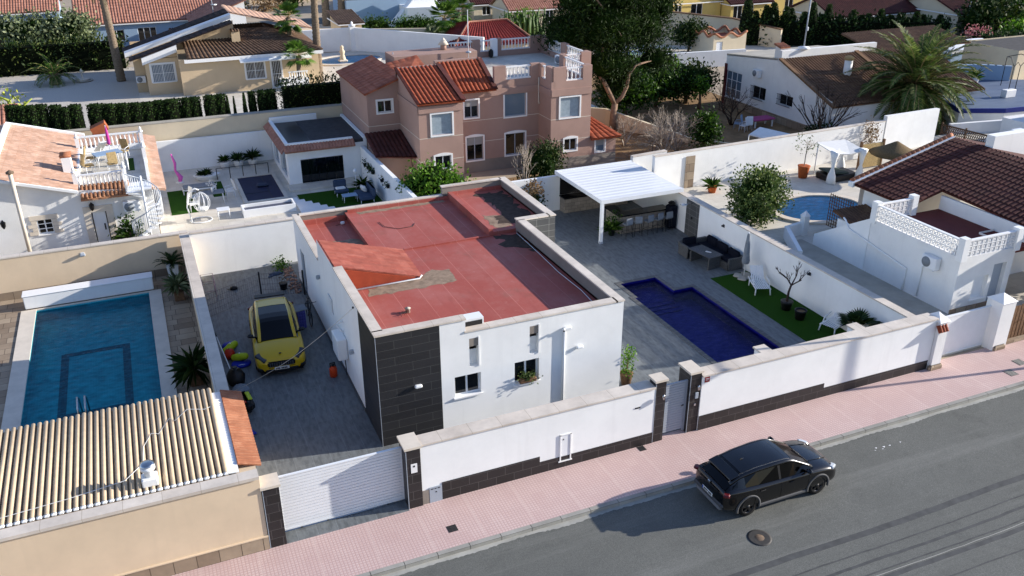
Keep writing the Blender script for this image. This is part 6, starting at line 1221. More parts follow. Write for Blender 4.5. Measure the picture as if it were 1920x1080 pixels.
        for x in wx:
            ty = MB(); c = (x, s * (spec['w'] - .125), wr); prof = [(wr * .66, -.11), (wr * .95, -.115), (wr, -.08), (wr, .08), (wr * .95, .115), (wr * .66, .11)]; n_ = 30
            ty.rings([[(c[0] + r_ * math.cos(2 * math.pi * k / n_), c[1] + s * yy, c[2] + r_ * math.sin(2 * math.pi * k / n_)) for k in range(n_)] for r_, yy in prof], 0, True, False)
            wl = part('wheel', ty, plain('tyre_rubber', '#191919', .85, .1, 9), t); rm = MB()
            rm.rings([[(c[0] + r_ * math.cos(2 * math.pi * k / n_), c[1] + s * yy, c[2] + r_ * math.sin(2 * math.pi * k / n_)) for k in range(n_)] for r_, yy in ((wr * .70, .10), (wr * .62, .105), (wr * .60, .04))], 0, True, False)
            for k in range(5):
                for e in (-.13, .13):
                    a = k * 1.2566 + e + .3; ca, sa = math.cos(a), math.sin(a); q = MB()
                    p0 = Vector((c[0] + .06 * ca, c[1] + s * .095, c[2] + .06 * sa)); p1 = Vector((c[0] + wr * .62 * ca, c[1] + s * .10, c[2] + wr * .62 * sa)); tn = Vector((-sa, 0, ca)) * .024; ou = Vector((0, s * .0, 0)); inn = Vector((0, -s * .05, 0))
                    rm.add([p0 - tn, p0 + tn, p1 + tn, p1 - tn, p0 - tn + inn, p0 + tn + inn, p1 + tn + inn, p1 - tn + inn], [(0, 1, 2, 3), (7, 6, 5, 4), (0, 4, 5, 1), (1, 5, 6, 2), (2, 6, 7, 3), (3, 7, 4, 0)])
            rm.tube([(c[0], c[1] + s * .04, c[2]), (c[0], c[1] + s * .108, c[2])], .07, 12); part('rim', rm, spec['rim'], wl)
            part('brake_disc', MB().tube([(c[0], c[1] - s * .02, c[2]), (c[0], c[1] + s * .02, c[2])], wr * .5, 20), M['dark_metal'], wl)
    for nm, q, mat in spec['extra']: part(nm, q, mat, t)
    return t
blk = carpaint('black_car_paint', '#06070c', .25); rimd = plain('dark_rim', '#3a3a3c', .35, .05, 4, .5, .7)
sk = plain('grey_cladding_plastic', '#4a4b4d', .7, .06, 8)
body = [(-2.22, .62, .50, .80, .84), (-2.19, .78, .34, .98, 1.02), (-2.02, .87, .27, 1.05, 1.08), (-1.6, .915, .23, 1.03, 1.08), (-1.0, .92, .22, 1.0, 1.04), (0, .92, .22, .98, 1.02), (.7, .92, .22, .97, 1.03), (1.12, .92, .22, .96, 1.05), (1.6, .915, .23, .92, 1.0), (1.95, .89, .25, .84, .92), (2.13, .83, .26, .74, .80), (2.215, .68, .34, .62, .66)]
green = [(-2.12, .70, 1.04, .58, 1.07), (-1.9, .74, 1.04, .58, 1.20), (-1.55, .78, 1.03, .58, 1.36), (-.95, .80, 1.01, .60, 1.46), (-.25, .81, .99, .62, 1.50), (.2, .81, .98, .62, 1.49), (.42, .81, .98, .62, 1.44), (.8, .80, .99, .64, 1.24), (1.2, .76, 1.0, .68, 1.03)]
plt = plain('plate_white', '#d9dbd8', .4, .02)
def plate(m, x, z, s, w=.52, ry=0):
    pass
ex = [('spoiler', MB().rbox((-1.72, 0, 1.335), (.36, 1.16, .045), .02, 0, 0, 0, R(-14)), blk), ('number_plate', MB().rbox((-2.245, 0, .62), (.02, .52, .115), .004), plt), ('plate_band', MB().box(-2.257, .215, .57, -2.2551, .255, .67), plain('plate_blue', '#2a4aa8', .4, 0)),
      ('plate_characters', MB().add(*(lambda ys: ([(-2.2565, y + a, .62 + b) for y in ys for a, b in ((-.022, -.035), (.022, -.035), (.022, .035), (-.022, .035))], [(4 * i, 4 * i + 1, 4 * i + 2, 4 * i + 3) for i in range(len(ys))]))([.16, .105, .05, -.005, -.09, -.145, -.2])), M['black']),
      ('rear_bumper', MB().rbox((-2.17, 0, .50), (.16, 1.5, .17), .05), sk), ('rear_diffuser', MB().rbox((-2.16, 0, .34), (.14, 1.3, .12), .04), plain('bumper_grey', '#6d6e70', .5, .05)), ('light_bar', MB().rbox((-2.232, 0, .93), (.03, 1.0, .035), .01), M['black']), ('emblem', MB().rbox((-2.225, 0, .985), (.03, .12, .08), .02), M['steel']),
      ('shark_fin', MB().add([(-1.12, -.02, 1.455), (-.98, -.015, 1.475), (-1.1, 0, 1.505), (-1.12, .02, 1.455), (-.98, .015, 1.475)], [(0, 1, 2), (3, 2, 4), (0, 2, 3), (1, 4, 2)]), blk), ('front_grille', MB().rbox((2.19, 0, .52), (.06, 1.0, .2), .03), M['black']),
      ('wiper', MB().tube([(1.17, -.5, 1.06), (.98, .1, 1.17)], .012, 4), M['black']), ('bonnet_crease', MB().tube([(1.2, .45, 1.035), (1.7, .42, .985), (2.0, .36, .905)], .012, 5).tube([(1.2, -.45, 1.035), (1.7, -.42, .985), (2.0, -.36, .905)], .012, 5), blk)]
hl = NT('headlamp').set(.15, .6); hl.b.inputs['Base Color'].default_value = (.42, .46, .5, 1)
tl = NT('tail_lamp').set(.2, .6); tl.b.inputs['Base Color'].default_value = (.10, .006, .006, 1)
SP = dict(cpil=-1.42, bpil=-.15, mirror=.86, doors=(-.85, .25), hw=.915, hz=.84, w=.92, skirt=sk, seams=(-1.12, -.14, .92), head=(2.0, .70, .78, .34, .2, .12, R(-32), R(12)), tail=(-2.1, .76, .94, .2, .26, .11, R(38), 0), headm=hl.mat, tailm=tl.mat, rim=rimd, arch=True, extra=ex)
suv = car('parked_car', 'black crossover car parked in the road beside the pink pavement', blk, body, green, (-1.33, 1.35), .335, (-1.45, .36), None, M['black'], SP)
a, b = G(1396, 964, -.13), G(1526, 923, -.13); ang = math.atan2(b.y - a.y, b.x - a.x); mid = (a + b) / 2 + Vector((-math.sin(ang), math.cos(ang), 0)) * .80
place(suv, (mid.x, mid.y, -.13), ang)
yel = carpaint('yellow_car_paint', '#c6a410', .3); bkp = carpaint('gloss_black', '#060607', .5)
body = [(-2.22, .66, .40, .86, .92), (-2.17, .80, .28, .96, 1.0), (-1.95, .875, .24, .98, 1.03), (-1.5, .91, .21, .97, 1.0), (-1.0, .91, .20, .94, .97), (0, .905, .19, .92, .95), (.6, .91, .19, .91, .96), (.98, .915, .19, .90, .98), (1.5, .915, .20, .86, .93), (1.9, .89, .21, .76, .83), (2.12, .82, .21, .65, .71), (2.22, .70, .26, .55, .60)]
green = [(-2.12, .66, .98, .56, 1.03), (-1.98, .70, .97, .57, 1.25), (-1.7, .75, .96, .58, 1.36), (-.95, .78, .94, .60, 1.41), (-.25, .79, .92, .62, 1.43), (.1, .79, .92, .62, 1.41), (.32, .79, .92, .62, 1.36), (.7, .77, .93, .64, 1.17), (1.1, .74, .95, .67, .98)]
ex = [('panoramic_roof', None, None), ('spoiler', MB().rbox((-1.98, 0, 1.40), (.36, 1.18, .05), .02, 0, 0, 0, R(-4)), M['black']), ('grille', MB().rbox((2.17, 0, .51), (.14, 1.02, .24), .07), M['black']), ('grille_bars', MB().add(*(lambda ys: ([(2.243 + .001, y + a, z) for y in ys for a, z in ((-.008, .42), (.008, .42), (.008, .60), (-.008, .60))], [(4 * i, 4 * i + 1, 4 * i + 2, 4 * i + 3) for i in range(len(ys))]))([-.4 + .08 * k for k in range(11)])), M['steel']),
      ('lower_intake', MB().rbox((2.17, 0, .26), (.14, 1.15, .13), .03), M['black']), ('side_intake', MB().rbox((2.04, .66, .31), (.26, .36, .20), .05, R(-28)), M['black']), ('side_intake', MB().rbox((2.04, -.66, .31), (.26, .36, .20), .05, R(28)), M['black']), ('front_splitter', MB().rbox((2.12, 0, .19), (.22, 1.5, .04), .015), M['black']),
      ('number_plate', MB().rbox((2.247, 0, .36), (.02, .52, .115), .004), plt), ('plate_characters', MB().add(*(lambda ys: ([(2.2585, y + a, .36 + b) for y in ys for a, b in ((-.022, -.035), (.022, -.035), (.022, .035), (-.022, .035))], [(4 * i, 4 * i + 1, 4 * i + 2, 4 * i + 3) for i in range(len(ys))]))([.16, .105, .05, -.005, -.09, -.145, -.2])), M['black']), ('emblem', MB().lathe([(0, 0), (.045, 0), (.045, .01), (0, .012)], (1.97, 0, .83), 12), M['black'])]
ex = [e for e in ex if e[1] is not None]
dk = NT('dark_headlamp').set(.12, .6); dk.b.inputs['Base Color'].default_value = (.03, .03, .035, 1)
SP = dict(cpil=-1.5, bpil=-.2, mirror=.62, mirmat=bkp, doors=(-.8, .2), hw=.905, hz=.8, w=.91, skirt=M['black'], seams=(-1.05, -.2, .85), head=(1.93, .66, .70, .50, .24, .14, R(-38), R(16)), tail=(-2.08, .74, .86, .2, .28, .12, R(35), 0), headm=dk.mat, tailm=tl.mat, rim=rimd, arch=False, extra=ex)
yc = car('parked_car', 'yellow hatchback with black spoiler and dark glass roof parked on the grey driveway', yel, body, green, (-1.36, 1.37), .325, (-1.85, -.95), None, M['black'], SP)
m = MB()
place(yc, (-2.16, 8.55, .005), R(-94.5)); yc.scale = (1.07, 1.09, 1.06)
# ------------------------------------------------------------------ driveway clutter
t = thing('mesh_fence', 'dark wire mesh fence across the driveway behind the yellow car', 'fence', (-2, 13.8, 0)); P_ = [(-4.55, 12.5), (-2.0, 13.9), (-.05, 13.3)]; m = MB()
for x, y in P_[:2] + [(-.1, 13.3)]: part('post', MB().box(x - .035, y - .035, 0, x + .035, y + .035, 1.25), M['dark_metal'], t)
for (xa, ya), (xb, yb) in zip(P_, P_[1:]):
    n_ = int(math.hypot(xb - xa, yb - ya) / .11)
    for k in range(1, n_): f = k / n_; m.box(xa + (xb - xa) * f - .003, ya + (yb - ya) * f - .003, .05, xa + (xb - xa) * f + .003, ya + (yb - ya) * f + .003, 1.15)
    for z in (.06, .34, .62, .9, 1.15): m.tube([(xa, ya, z), (xb, yb, z)], .0045, 4)
part('wire_mesh', m, M['dark_metal'], t)
t = thing('bicycle', 'dark bicycle leaning against the side wall of the white house', 'bicycle', (-.5, 10.4, 0)); k_ = Vector((-.45, 10.0, .34)); l_ = Vector((-.38, 11.1, .34))
for c, nm in ((k_, 'wheel'), (l_, 'wheel')):
    m = MB(); m.tube([(c.x + .06 * math.sin(a * .3142) * .5, c.y + .33 * math.cos(a * .3142), c.z + .33 * math.sin(a * .3142)) for a in range(21)], .022, 5)
    for a in range(6): m.tube([(c.x, c.y, c.z), (c.x, c.y + .32 * math.cos(a * 1.047), c.z + .32 * math.sin(a * 1.047))], .004, 3)
    part('wheel', m, M['black'], t)
m = MB(); s_, h_, bb = Vector((-.36, 10.8, .95)), Vector((-.36, 10.2, .92)), Vector((-.4, 10.6, .36))
for a_, b_ in ((s_, bb), (h_, bb), (s_, h_), (h_, k_), (bb, l_), (s_, l_)): m.tube([a_, b_], .02, 5)
part('frame', m, M['dark_metal'], t); part('saddle', MB().rbox(s_ + Vector((0, 0, .05)), (.12, .26, .06), .025), M['black'], t); part('handlebar', MB().tube([(-.62, 10.12, 1.05), (-.36, 10.2, 1.0), (-.12, 10.12, 1.05)], .015, 5), M['black'], t)
t = thing('plastic_crate', 'violet plastic crate standing on end between the yellow car and the bicycle', 'crate', (-1.0, 10.0, 0)); lav = plain('violet_plastic', '#5a5aa8', .5, .06); m = MB()
for i in range(6): m.rbox((-.95, 9.86, .1 + i * .135), (.52, .03, .05), .01); m.rbox((-1.2 + i * .1, 9.84, .44), (.03, .03, .8), .01)
part('lattice_side', m, lav, t); part('crate_body', MB().box(-1.21, 9.88, .01, -.69, 10.12, .86), lav, t); part('lid', MB().rbox((-.95, 10.0, .93), (.7, .45, .06), .02, .2, 0, R(8)), M['fabric_g'], t)
t = thing('gas_bottle', 'orange gas bottle with black valve guard on the grey driveway', 'gas bottle', (-.52, 5.35, 0)); part('bottle', MB().lathe([(.13, 0), (.155, .04), (.155, .34), (.12, .42), (.07, .46)], (-.52, 5.35, .005), 16), M['orange'], t); part('valve_guard', MB().tube([(-.62, 5.35, .42), (-.62, 5.35, .6), (-.45, 5.3, .64), (-.42, 5.35, .42)], .03, 6).lathe([(.05, .4), (.06, .55), (0, .56)], (-.52, 5.35, .005), 10), M['black'], t)
t = thing('clothes_rack', 'small pink wire rack by the dividing wall behind the mesh fence', 'rack', (-4.4, 14.8, 0)); m = MB()
for x in (-4.5, -3.95):
    for y in (14.3, 15.2): m.tube([(x, y, 0), (x, y, 1.0)], .014, 5)
for z in (.5, 1.0): m.tube([(-4.5, 14.3, z), (-3.95, 14.3, z), (-3.95, 15.2, z), (-4.5, 15.2, z), (-4.5, 14.3, z)], .012, 5)
part('rack_frame', m, plain('dusty_pink_metal', '#a58590', .5, .05), t)
def lump(name, lab, cat, c, prof, mat, sx=1, sy=1, n=14, extra=None):
    t = thing(name, lab, cat, c); part('body', MB().lathe(prof, c, n, sx=sx, sy=sy), mat, t)
    if extra: part(extra[0], extra[1], extra[2], t)
    return t
lime = plain('lime_float', '#b7c726', .5, .06); blu = plain('blue_float', '#1c2f9c', .5, .08); red = plain('red_float', '#b8321e', .5, .06)
for c, r_, lab, dz in (((-4.0, 8.85, .3), .35, 'lime pool noodle-shaped float leaning over the red ball by the dividing wall', .5), ((-3.75, 7.95, .25), .38, 'lime float lying over the blue disc by the dividing wall', -.6)):
    t = thing('pool_float', lab, 'pool float', c, 'lime pool floats by the wall'); m = MB(); d = Vector((math.cos(dz), math.sin(dz), .25)) * r_; c = Vector(c); m.tube([c - d, c - d * .8, c, c + d * .8, c + d], [.04, .13, .17, .13, .04], 10); part('float_body', m, lime, t); part('valve', MB().lathe([(.03, 0), (.03, .03), (0, .03)], c + Vector((0, 0, .16)), 8), M['wmetal'], t)
lump('float_disc', 'blue round float lying flat by the dividing wall, nearest the gate', 'pool float', (-3.75, 7.7, .01), [(0, 0), (.36, 0), (.4, .06), (.36, .12), (0, .1)], blu, 1, .8, 18, ('handle', MB().tube([(-3.9, 7.5, .11), (-3.75, 7.45, .16), (-3.6, 7.5, .11)], .015, 5), M['wmetal']))
lump('float_ring', 'blue float behind the lime float by the dividing wall', 'pool float', (-4.0, 9.4, .01), [(0, 0), (.28, 0), (.32, .08), (.28, .16), (0, .14)], blu, 1, .8, 16, ('valve', MB().lathe([(.03, 0), (.03, .03), (0, .03)], (-4.0, 9.4, .16), 8), M['wmetal']))
lump('ball', 'red orange ball among the pool floats', 'ball', (-4.1, 8.4, .0), [(0, 0), (.16, .05), (.23, .23), (.16, .41), (0, .46)], red, 1, 1, 16, ('valve', MB().lathe([(.02, 0), (.02, .02), (0, .02)], (-4.1, 8.4, .455), 6), M['black']))
lump('bin_bag', 'black bag slumped against the dividing wall beside the yellow car', 'bag', (-4.1, 6.4, .0), [(.1, 0), (.36, .05), (.4, .3), (.28, .5), (.08, .6), (.11, .68), (0, .66)], M['black'], .9, 1.2, 11, ('tie', MB().lathe([(.09, .59), (.095, .61), (.09, .63)], (-4.1, 6.4, 0), 8), M['fabric_g']))
t = thing('long_pole', 'white pool pole leaning over the black bag by the dividing wall', 'pole', (-4.4, 7, 0)); part('shaft', MB().tube([(-4.5, 8.3, 1.2), (-4.1, 5.7, .05)], .02, 6), M['wmetal'], t); part('grip', MB().tube([(-4.53, 8.45, 1.27), (-4.49, 8.25, 1.18)], .028, 6), M['black'], t)
lump('grey_sack', 'pale grey folded tarp by the dividing wall in front of the black bag', 'tarp', (-4.05, 5.5, 0), [(.3, 0), (.38, .08), (.3, .22), (.12, .3), (0, .28)], M['fabric_g'], 1, 1.3, 9, ('fold', MB().rbox((-4.0, 5.4, .24), (.4, .5, .05), .02, .3), M['fabric_g']))
t = thing('sports_bag', 'black bag with lime patch lying by the dividing wall nearest the street', 'bag', (-4.0, 4.4, 0)); part('bag_body', MB().rbox((-3.98, 4.4, .26), (.42, 1.1, .46), .14, .12), M['black'], t); part('lime_patch', MB().rbox((-3.88, 4.4, .49), (.16, .6, .05), .02, .12), lime, t); part('red_strap', MB().rbox((-4.1, 4.0, .49), (.18, .12, .04), .015), red, t)
t = thing('blue_cloth', 'small blue cloth on the ground beside the orange tile cap', 'cloth', (-4.1, 2.6, .0)); part('cloth', MB().rbox((-4.1, 2.6, .04), (.3, .34, .05), .02, .4), blu, t)
t = thing('stretched_cord', 'pale cord stretched from the white house roof down to the dividing wall', 'cord', (0, 2.9, 4)); a = Vector((0, 2.9, 4.05)); b = Vector((-4.3, 5.25, .3)); part('cord', MB().tube([a.lerp(b, k / 12) - Vector((0, 0, .28 * math.sin(math.pi * k / 12))) for k in range(13)], .008, 4), M['capstone'], t)
part('hook', MB().rbox((-.03, 2.9, 4.05), (.06, .06, .08), .015), M['black'], t)
t = thing('stone_bed', 'small bed of reddish stones and green weeds at the rear corner of the white house', 'flower bed', (-.4, 15.6, 0)); m = MB()
for _ in range(90): x, y, s = rnd(-.6, -.1), rnd(13.6, 16.8), rnd(.05, .11); m.obox((x, y, s * .3), (s, s * 1.2, s * .7), rnd(0, 3), 0, rnd(-.3, .3), rnd(-.3, .3))
part('stones', m, plain('pinkish_stone', '#9c7a68', .9, .25, 5), t); b = MB(); leaves(b, [(-.6, 16.8, .25, .35, .3, .25)], 260, .15); part('weeds', b, M['L_bright'], t)
potplant('black pot with dark stems beside the mesh fence by the house', (-.9, 14.3, .005), .2, .32, [(0, 0, .5, .25, .25, .2)], 40, .1, 'L_dry', 'black')
lump('helmet', 'small black object on the sunlit paving behind the fence', 'helmet', (-3.1, 15.2, .0), [(.1, 0), (.16, .04), (.13, .14), (0, .18)], M['black'], 1.2, .8, 12, ('strap', MB().tube([(-3.25, 15.2, .05), (-3.4, 15.3, .02)], .015, 4), M['black']))
lump('folded_sheet', 'crumpled blue grey sheet on the sunlit paving behind the fence', 'sheet', (-.95, 16.2, .0), [(.24, 0), (.28, .03), (.15, .09), (0, .08)], sb, 1.3, .7, 9, ('edge', MB().rbox((-1.2, 16.0, .03), (.4, .12, .04), .015, .5), sb))
# ------------------------------------------------------------------ gardens behind
def house(name, label, x0, y0, x1, y1, h, roof, wallm, roofm, rise=1.5, wins=(), lwins=(), chim=(), over=.35, pitch=.3, row=.6, cat='house'):
    # walls with openings on the street (-Y) and left (-X) side; roof 'gx' ridge along X, 'gy' ridge along Y, 'hip', 'flat', 'sx' / 'sy' single slope
    t = thing(name, label, cat, (x0, y0, 0)); w = MB(); W, D = x1 - x0, y1 - y0
    w.facade((x0, y0, -.05), (1, 0), W, h, [(a, b + .05, c, d + .05) for a, b, c, d in wins], .15); w.facade((x0, y1, -.05), (0, -1), D, h, [(a, b + .05, c, d + .05) for a, b, c, d in lwins], .15)
    w.facade((x1, y0, -.05), (0, 1), D, h); w.facade((x1, y1, -.05), (-1, 0), W, h)
    A, B, C_, D_ = x0 - over, y0 - over, x1 + over, y1 + over; z, q = h - .02, h + rise; r = MB(); my, mx = (y0 + y1) / 2, (x0 + x1) / 2; k = dict(pitch=pitch, amp=.07, row=row)
    if roof == 'gx':
        r.tiles((A, B, z), (C_, B, z), (C_, my, q), (A, my, q), **k); r.tiles((C_, D_, z), (A, D_, z), (A, my, q), (C_, my, q), **k)
        for x in (x0, x1): w.poly([(x, y0, h - .06), (x, y1, h - .06), (x, my, q - .12)])
    elif roof == 'gy':
        r.tiles((A, D_, z), (A, B, z), (mx, B, q), (mx, D_, q), **k); r.tiles((C_, B, z), (C_, D_, z), (mx, D_, q), (mx, B, q), **k)
        for y in (y0, y1): w.poly([(x0, y, h - .06), (x1, y, h - .06), (mx, y, q - .12)])
    elif roof == 'hip':
        e = min(W, D) / 2
        if W >= D: a, b = (A + e + over, my, q), (C_ - e - over, my, q)
        else: a, b = (mx, B + e + over, q), (mx, D_ - e - over, q)
        if W >= D: r.tiles((A, B, z), (C_, B, z), b, a, **k); r.tiles((C_, D_, z), (A, D_, z), a, b, **k); r.tiles((A, D_, z), (A, B, z), a, a, **k); r.tiles((C_, B, z), (C_, D_, z), b, b, **k)
        else: r.tiles((A, D_, z), (A, B, z), a, b, **k); r.tiles((C_, B, z), (C_, D_, z), b, a, **k); r.tiles((A, B, z), (C_, B, z), a, a, **k); r.tiles((C_, D_, z), (A, D_, z), b, b, **k)
    elif roof == 'sy': r.tiles((A, B, z), (C_, B, z), (C_, D_, q), (A, D_, q), **k); [w.poly([(x, y0, h - .06), (x, y1, h - .06), (x, y1, q - .12)]) for x in (x0, x1)]
    else:
        r.box(x0 + .2, y0 + .2, h - .3, x1 - .2, y1 - .2, h - .12)
    part('wall', w, wallm, t); rr = part('roof', r, roofm, t)
    if roof != 'flat': part('fascia', MB().box(A + .04, B + .02, z - .22, C_ - .04, B + .12, z - .105).box(A + .02, B + .121, z - .22, A + .12, D_ - .02, z - .105), M['paint'], t)
    for cx, cy, ch_ in chim:
        c = part('chimney', MB().box(cx - .3, cy - .3, h - .3, cx + .3, cy + .3, ch_), wallm, rr); m = MB()
        for e in (-.2, 0, .2): m.tube([(cx - .36, cy + e, ch_ + .08), (cx + .36, cy + e, ch_ + .08)], .1, 6)
        part('chimney_cap', m, M['captile'], c)
    for a, b, c, d in wins: window(t, (x0, y0, 0), (1, 0), a, b, c, d, .12, .06, 1 if c - a < 2 else 2)
    for a, b, c, d in lwins: window(t, (x0, y1, 0), (0, -1), a, b, c, d, .12, .06, 1)
    return t
def gp(u, v, z=0): return G(u, v, z)
def cyp_mesh(flat):
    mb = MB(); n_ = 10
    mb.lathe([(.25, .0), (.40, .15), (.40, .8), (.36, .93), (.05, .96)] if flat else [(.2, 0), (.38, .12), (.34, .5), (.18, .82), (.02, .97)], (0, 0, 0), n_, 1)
    for _ in range(1300):
        z = rnd(.0, .985); r = (.43 if flat else .42 * (1 - z) ** .45 + .02) * rnd(.86, 1.03); a = rnd(0, 6.28)
        if flat and rnd(0, 1) < .22: z = rnd(.95, .985); r *= rnd(.1, 1)
        p = Vector((r * math.cos(a), r * math.sin(a), z)); s = rnd(.07, .13); tn = Vector((-math.sin(a), math.cos(a), 0)); up = Vector((math.cos(a) * rnd(-.1, .5), math.sin(a) * rnd(-.1, .5), rnd(.15, .3))) * s; e = tn * s * .45 + Vector((math.cos(a), math.sin(a), 0)) * rnd(-.03, .03)
        mb.add([p - up * .5, p + e, p + up * .5, p - e], [(0, 1, 2, 3)], 0)
    return mb
proto = {}
CYP = [(28, 20, 195, 1), (46, 20, 196, 1), (64, 20, 195, 1), (82, 20, 194, 1), (108, 20, 195, 1), (124, 18, 199, 1), (145, 20, 194, 1), (173, 10, 216, 0), (183, 26, 193, 1), (209, 24, 193, 1), (234, 24, 192, 1), (258, 24, 191, 1), (280, 24, 190, 1), (302, 24, 187, 1), (326, 30, 184, 1), (352, 16, 182, 1), (368, 20, 181, 1), (397, 22, 177, 1), (417, 18, 175, 1), (429, 9, 176, 0), (441, 8, 178, 0), (460, 12, 171, 0), (475, 14, 170, 1), (494, 18, 167, 1), (511, 18, 166, 1)]
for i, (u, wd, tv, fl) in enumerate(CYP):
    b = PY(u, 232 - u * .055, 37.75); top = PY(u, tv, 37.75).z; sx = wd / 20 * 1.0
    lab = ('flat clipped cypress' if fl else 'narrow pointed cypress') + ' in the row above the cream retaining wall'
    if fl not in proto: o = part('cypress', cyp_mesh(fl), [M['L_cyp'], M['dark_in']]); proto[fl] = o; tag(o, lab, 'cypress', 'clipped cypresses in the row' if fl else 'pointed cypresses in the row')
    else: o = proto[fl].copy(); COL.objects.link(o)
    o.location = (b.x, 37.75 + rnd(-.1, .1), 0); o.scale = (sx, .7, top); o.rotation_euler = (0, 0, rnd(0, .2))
a, b = PY(533, 200, 37.6), PY(640, 195, 37.6); hedge('cypress_hedge', 'dark clipped hedge between the cypress row and the pink house', a.x, 37.7, b.x + .6, 37.7, PY(580, 150, 37.6).z, 90, .2)
struct('gravel_garden', MB().box(-60, 37.0, -.02, -5.6, 75, .0), M['gravel'])
struct('garden_paving', MB().box(-5.6, 37.0, -.02, 30, 74.6, .002), M['pale_stone'])
hb = hedge('tall_hedge', 'tall dark green hedge along the back of the gravel garden', -34, 76, -6.3, 75.0, 2.9, 26, .34, 'L_hedge', .16, wid=1.4)
p = gp(105, 158); palm('palm', 'short bright green palm on the gravel garden', (p.x, p.y, 0), .9, 2.7, 34, 'L_palmb', .45, (0, 0), 22, .5, 1.7, -.3, 1.35)
p = gp(228, 152); tp = PY(186, -25, 68.5); palm('tall_palm', 'leaning bare palm trunk on the gravel reaching out of the picture', (p.x, p.y, 0), tp.z, 2.4, 24, 'L_palm', .33, (tp.x - p.x, .5), 18, .45)
t = thing('garden_statue', 'small pale stone fountain between the palm and the tall trunk', 'fountain', gp(156, 152)); g = gp(156, 152); part('basin', MB().lathe([(.5, 0), (.6, .2), (.5, .22), (.1, .2), (.08, .8), (.2, .9), (0, 1.2)], g, 14), M['capstone'], t); part('stone_ring', MB().lathe([(.8, 0), (.95, .1), (.75, .12), (.75, 0)], g, 16), M['concrete'], t)
g = PY(14, 190, 44); t = thing('tall_cactus', 'tall yellow green cactus at the left edge', 'cactus', (g.x, 44, 0)); m = MB()
for _ in range(11):
    x, h_ = g.x + rnd(-.9, 1.4), rnd(1.6, 4.6); b0 = Vector((x, 44 + rnd(-.4, .4), 0)); m.tube([b0, b0 + Vector((rnd(-.2, .2), 0, h_ * .5)), b0 + Vector((rnd(-.5, .5), 0, h_ * .9)), b0 + Vector((rnd(-.5, .5), 0, h_))], [.14, .17, .14, .04], 7)
part('stems', m, plain('cactus_skin', '#8f9a3e', .6, .2, 4), t); b = MB(); leaves(b, [(g.x + .1, 44, 3.2, .9, .5, 1.5)], 220, .3); part('pads', b, M['L_cact'], t)
g = PY(42, 180, 43); bush('garden_bush', 'dark round bush beside the yellow cactus', (g.x, 43, 0), [(0, 0, 1.5, 1.0, .9, 1.6)], 1500, .22, 'L_cyp')
t = thing('terracotta_cowl', 'tilted terracotta chimney cowl behind the balustraded terrace', 'chimney', (-8, 36, 0)); g = PY(186, 240, 35.2); part('stack', MB().box(g.x - .45, 34.95, 0, g.x + .35, 35.5, g.z - .2), M['captile'], t); part('cowl', MB().obox((g.x, 35.2, g.z), (.95, .8, .5), 0, 0, 0, R(-22)), plain('terracotta_cowl', '#9c5b3c', .8, .1), t)
g = PY(14, 215, 40); t = thing('side_hut', 'small tan hut with tiled lid at the left edge below the cactus', 'hut', (g.x, 40, 0)); part('wall', MB().box(g.x - 2, 39.6, 0, g.x + .35, 41, g.z - .5), M['tan'], t); part('roof', MB().tiles((g.x - 2.2, 39.3, g.z - .55), (g.x + .6, 39.3, g.z - .55), (g.x + .6, 41.2, g.z + .4), (g.x - 2.2, 41.2, g.z + .4), .25, .06, .5), M['palepink'], t)
for (u, v), s, lab in (((70, 95), 2.9, 'grey green olive tree left of its twin behind the tall hedge'), ((140, 92), 3.1, 'grey green olive tree nearer the tall palm trunk behind the tall hedge')):
    p = gp(u, v); blob_tree('olive_tree', lab, 'tree', (p.x, 79.5, 0), 1.6, [(0, 0, 3.3, s, 2.2, 1.7), (-1.2, 0, 3.8, 1.5, 1.4, 1.1), (1.3, -.2, 3.9, 1.5, 1.4, 1.2), (.3, -.8, 2.6, s * .9, 1.5, 1.2)], 3000, .42, 'L_olive', 'olive trees behind the hedge', .25)
# --- cream house with dark barrel roof
CH = thing('cream_house', 'cream bungalow with brown barrel tile roof behind the cypress row', 'house', (0, 59, 0)); w = MB()
wl = [(5.6, 1.0, 7.3, 2.5), (7.9, .1, 8.8, 2.5)]
w.facade((-1.9, 58.9, -.05), (1, 0), 12.3, 3.25, [(a, b + .05, c, d + .05) for a, b, c, d in wl], .15); w.facade((10.4, 58.9, -.05), (0, 1), 12, 3.2); w.facade((-1.9, 60.3, -.05), (0, -1), 1.4, 4.0, [(.3, 1.1, 1.1, 2.3)], .1)
w.facade((-4.7, 60.3, -.05), (1, 0), 2.8, 3.3, [(.45, 1.15, 2.4, 2.75)], .12); w.facade((-4.7, 62.0, -.05), (0, -1), 1.7, 3.0); w.facade((-5.6, 62.0, -.05), (1, 0), .9, 3.0); w.facade((-5.6, 73, -.05), (0, -1), 11, 3.0); w.facade((10.4, 71, -.05), (-1, 0), 16, 3.2)
w.poly([(-4.7, 60.3, 3.2), (-1.9, 60.3, 3.2), (-1.9, 60.3, 4.3)]); w.poly([(-1.9, 61.6, 3.6), (3.4, 61.6, 3.6), (3.4, 61.6, 5.9), (-1.9, 61.6, 4.4)])
part('wall', w, M['beige'], CH)
r = MB(); el_, er = PY(352, 114, 58.5), PY(578, 90, 58.5); r.tiles((el_.x, 58.5, 3.22), (10.8, 58.5, 3.22), (6.6, 63.2, 4.85), (el_.x - .1, 63.2, 4.85), .3, .09, .55); r.tiles((10.8, 58.5, 3.22), (10.8, 70, 3.22), (6.6, 66, 4.85), (6.6, 63.2, 4.85), .3, .09, .55); r.tiles((10.8, 70, 3.22), (-2, 70, 3.22), (-2, 66, 4.85), (6.6, 66, 4.85), .3, .09, None)
part('front_roof', r, M['browntile'], CH); r = MB()
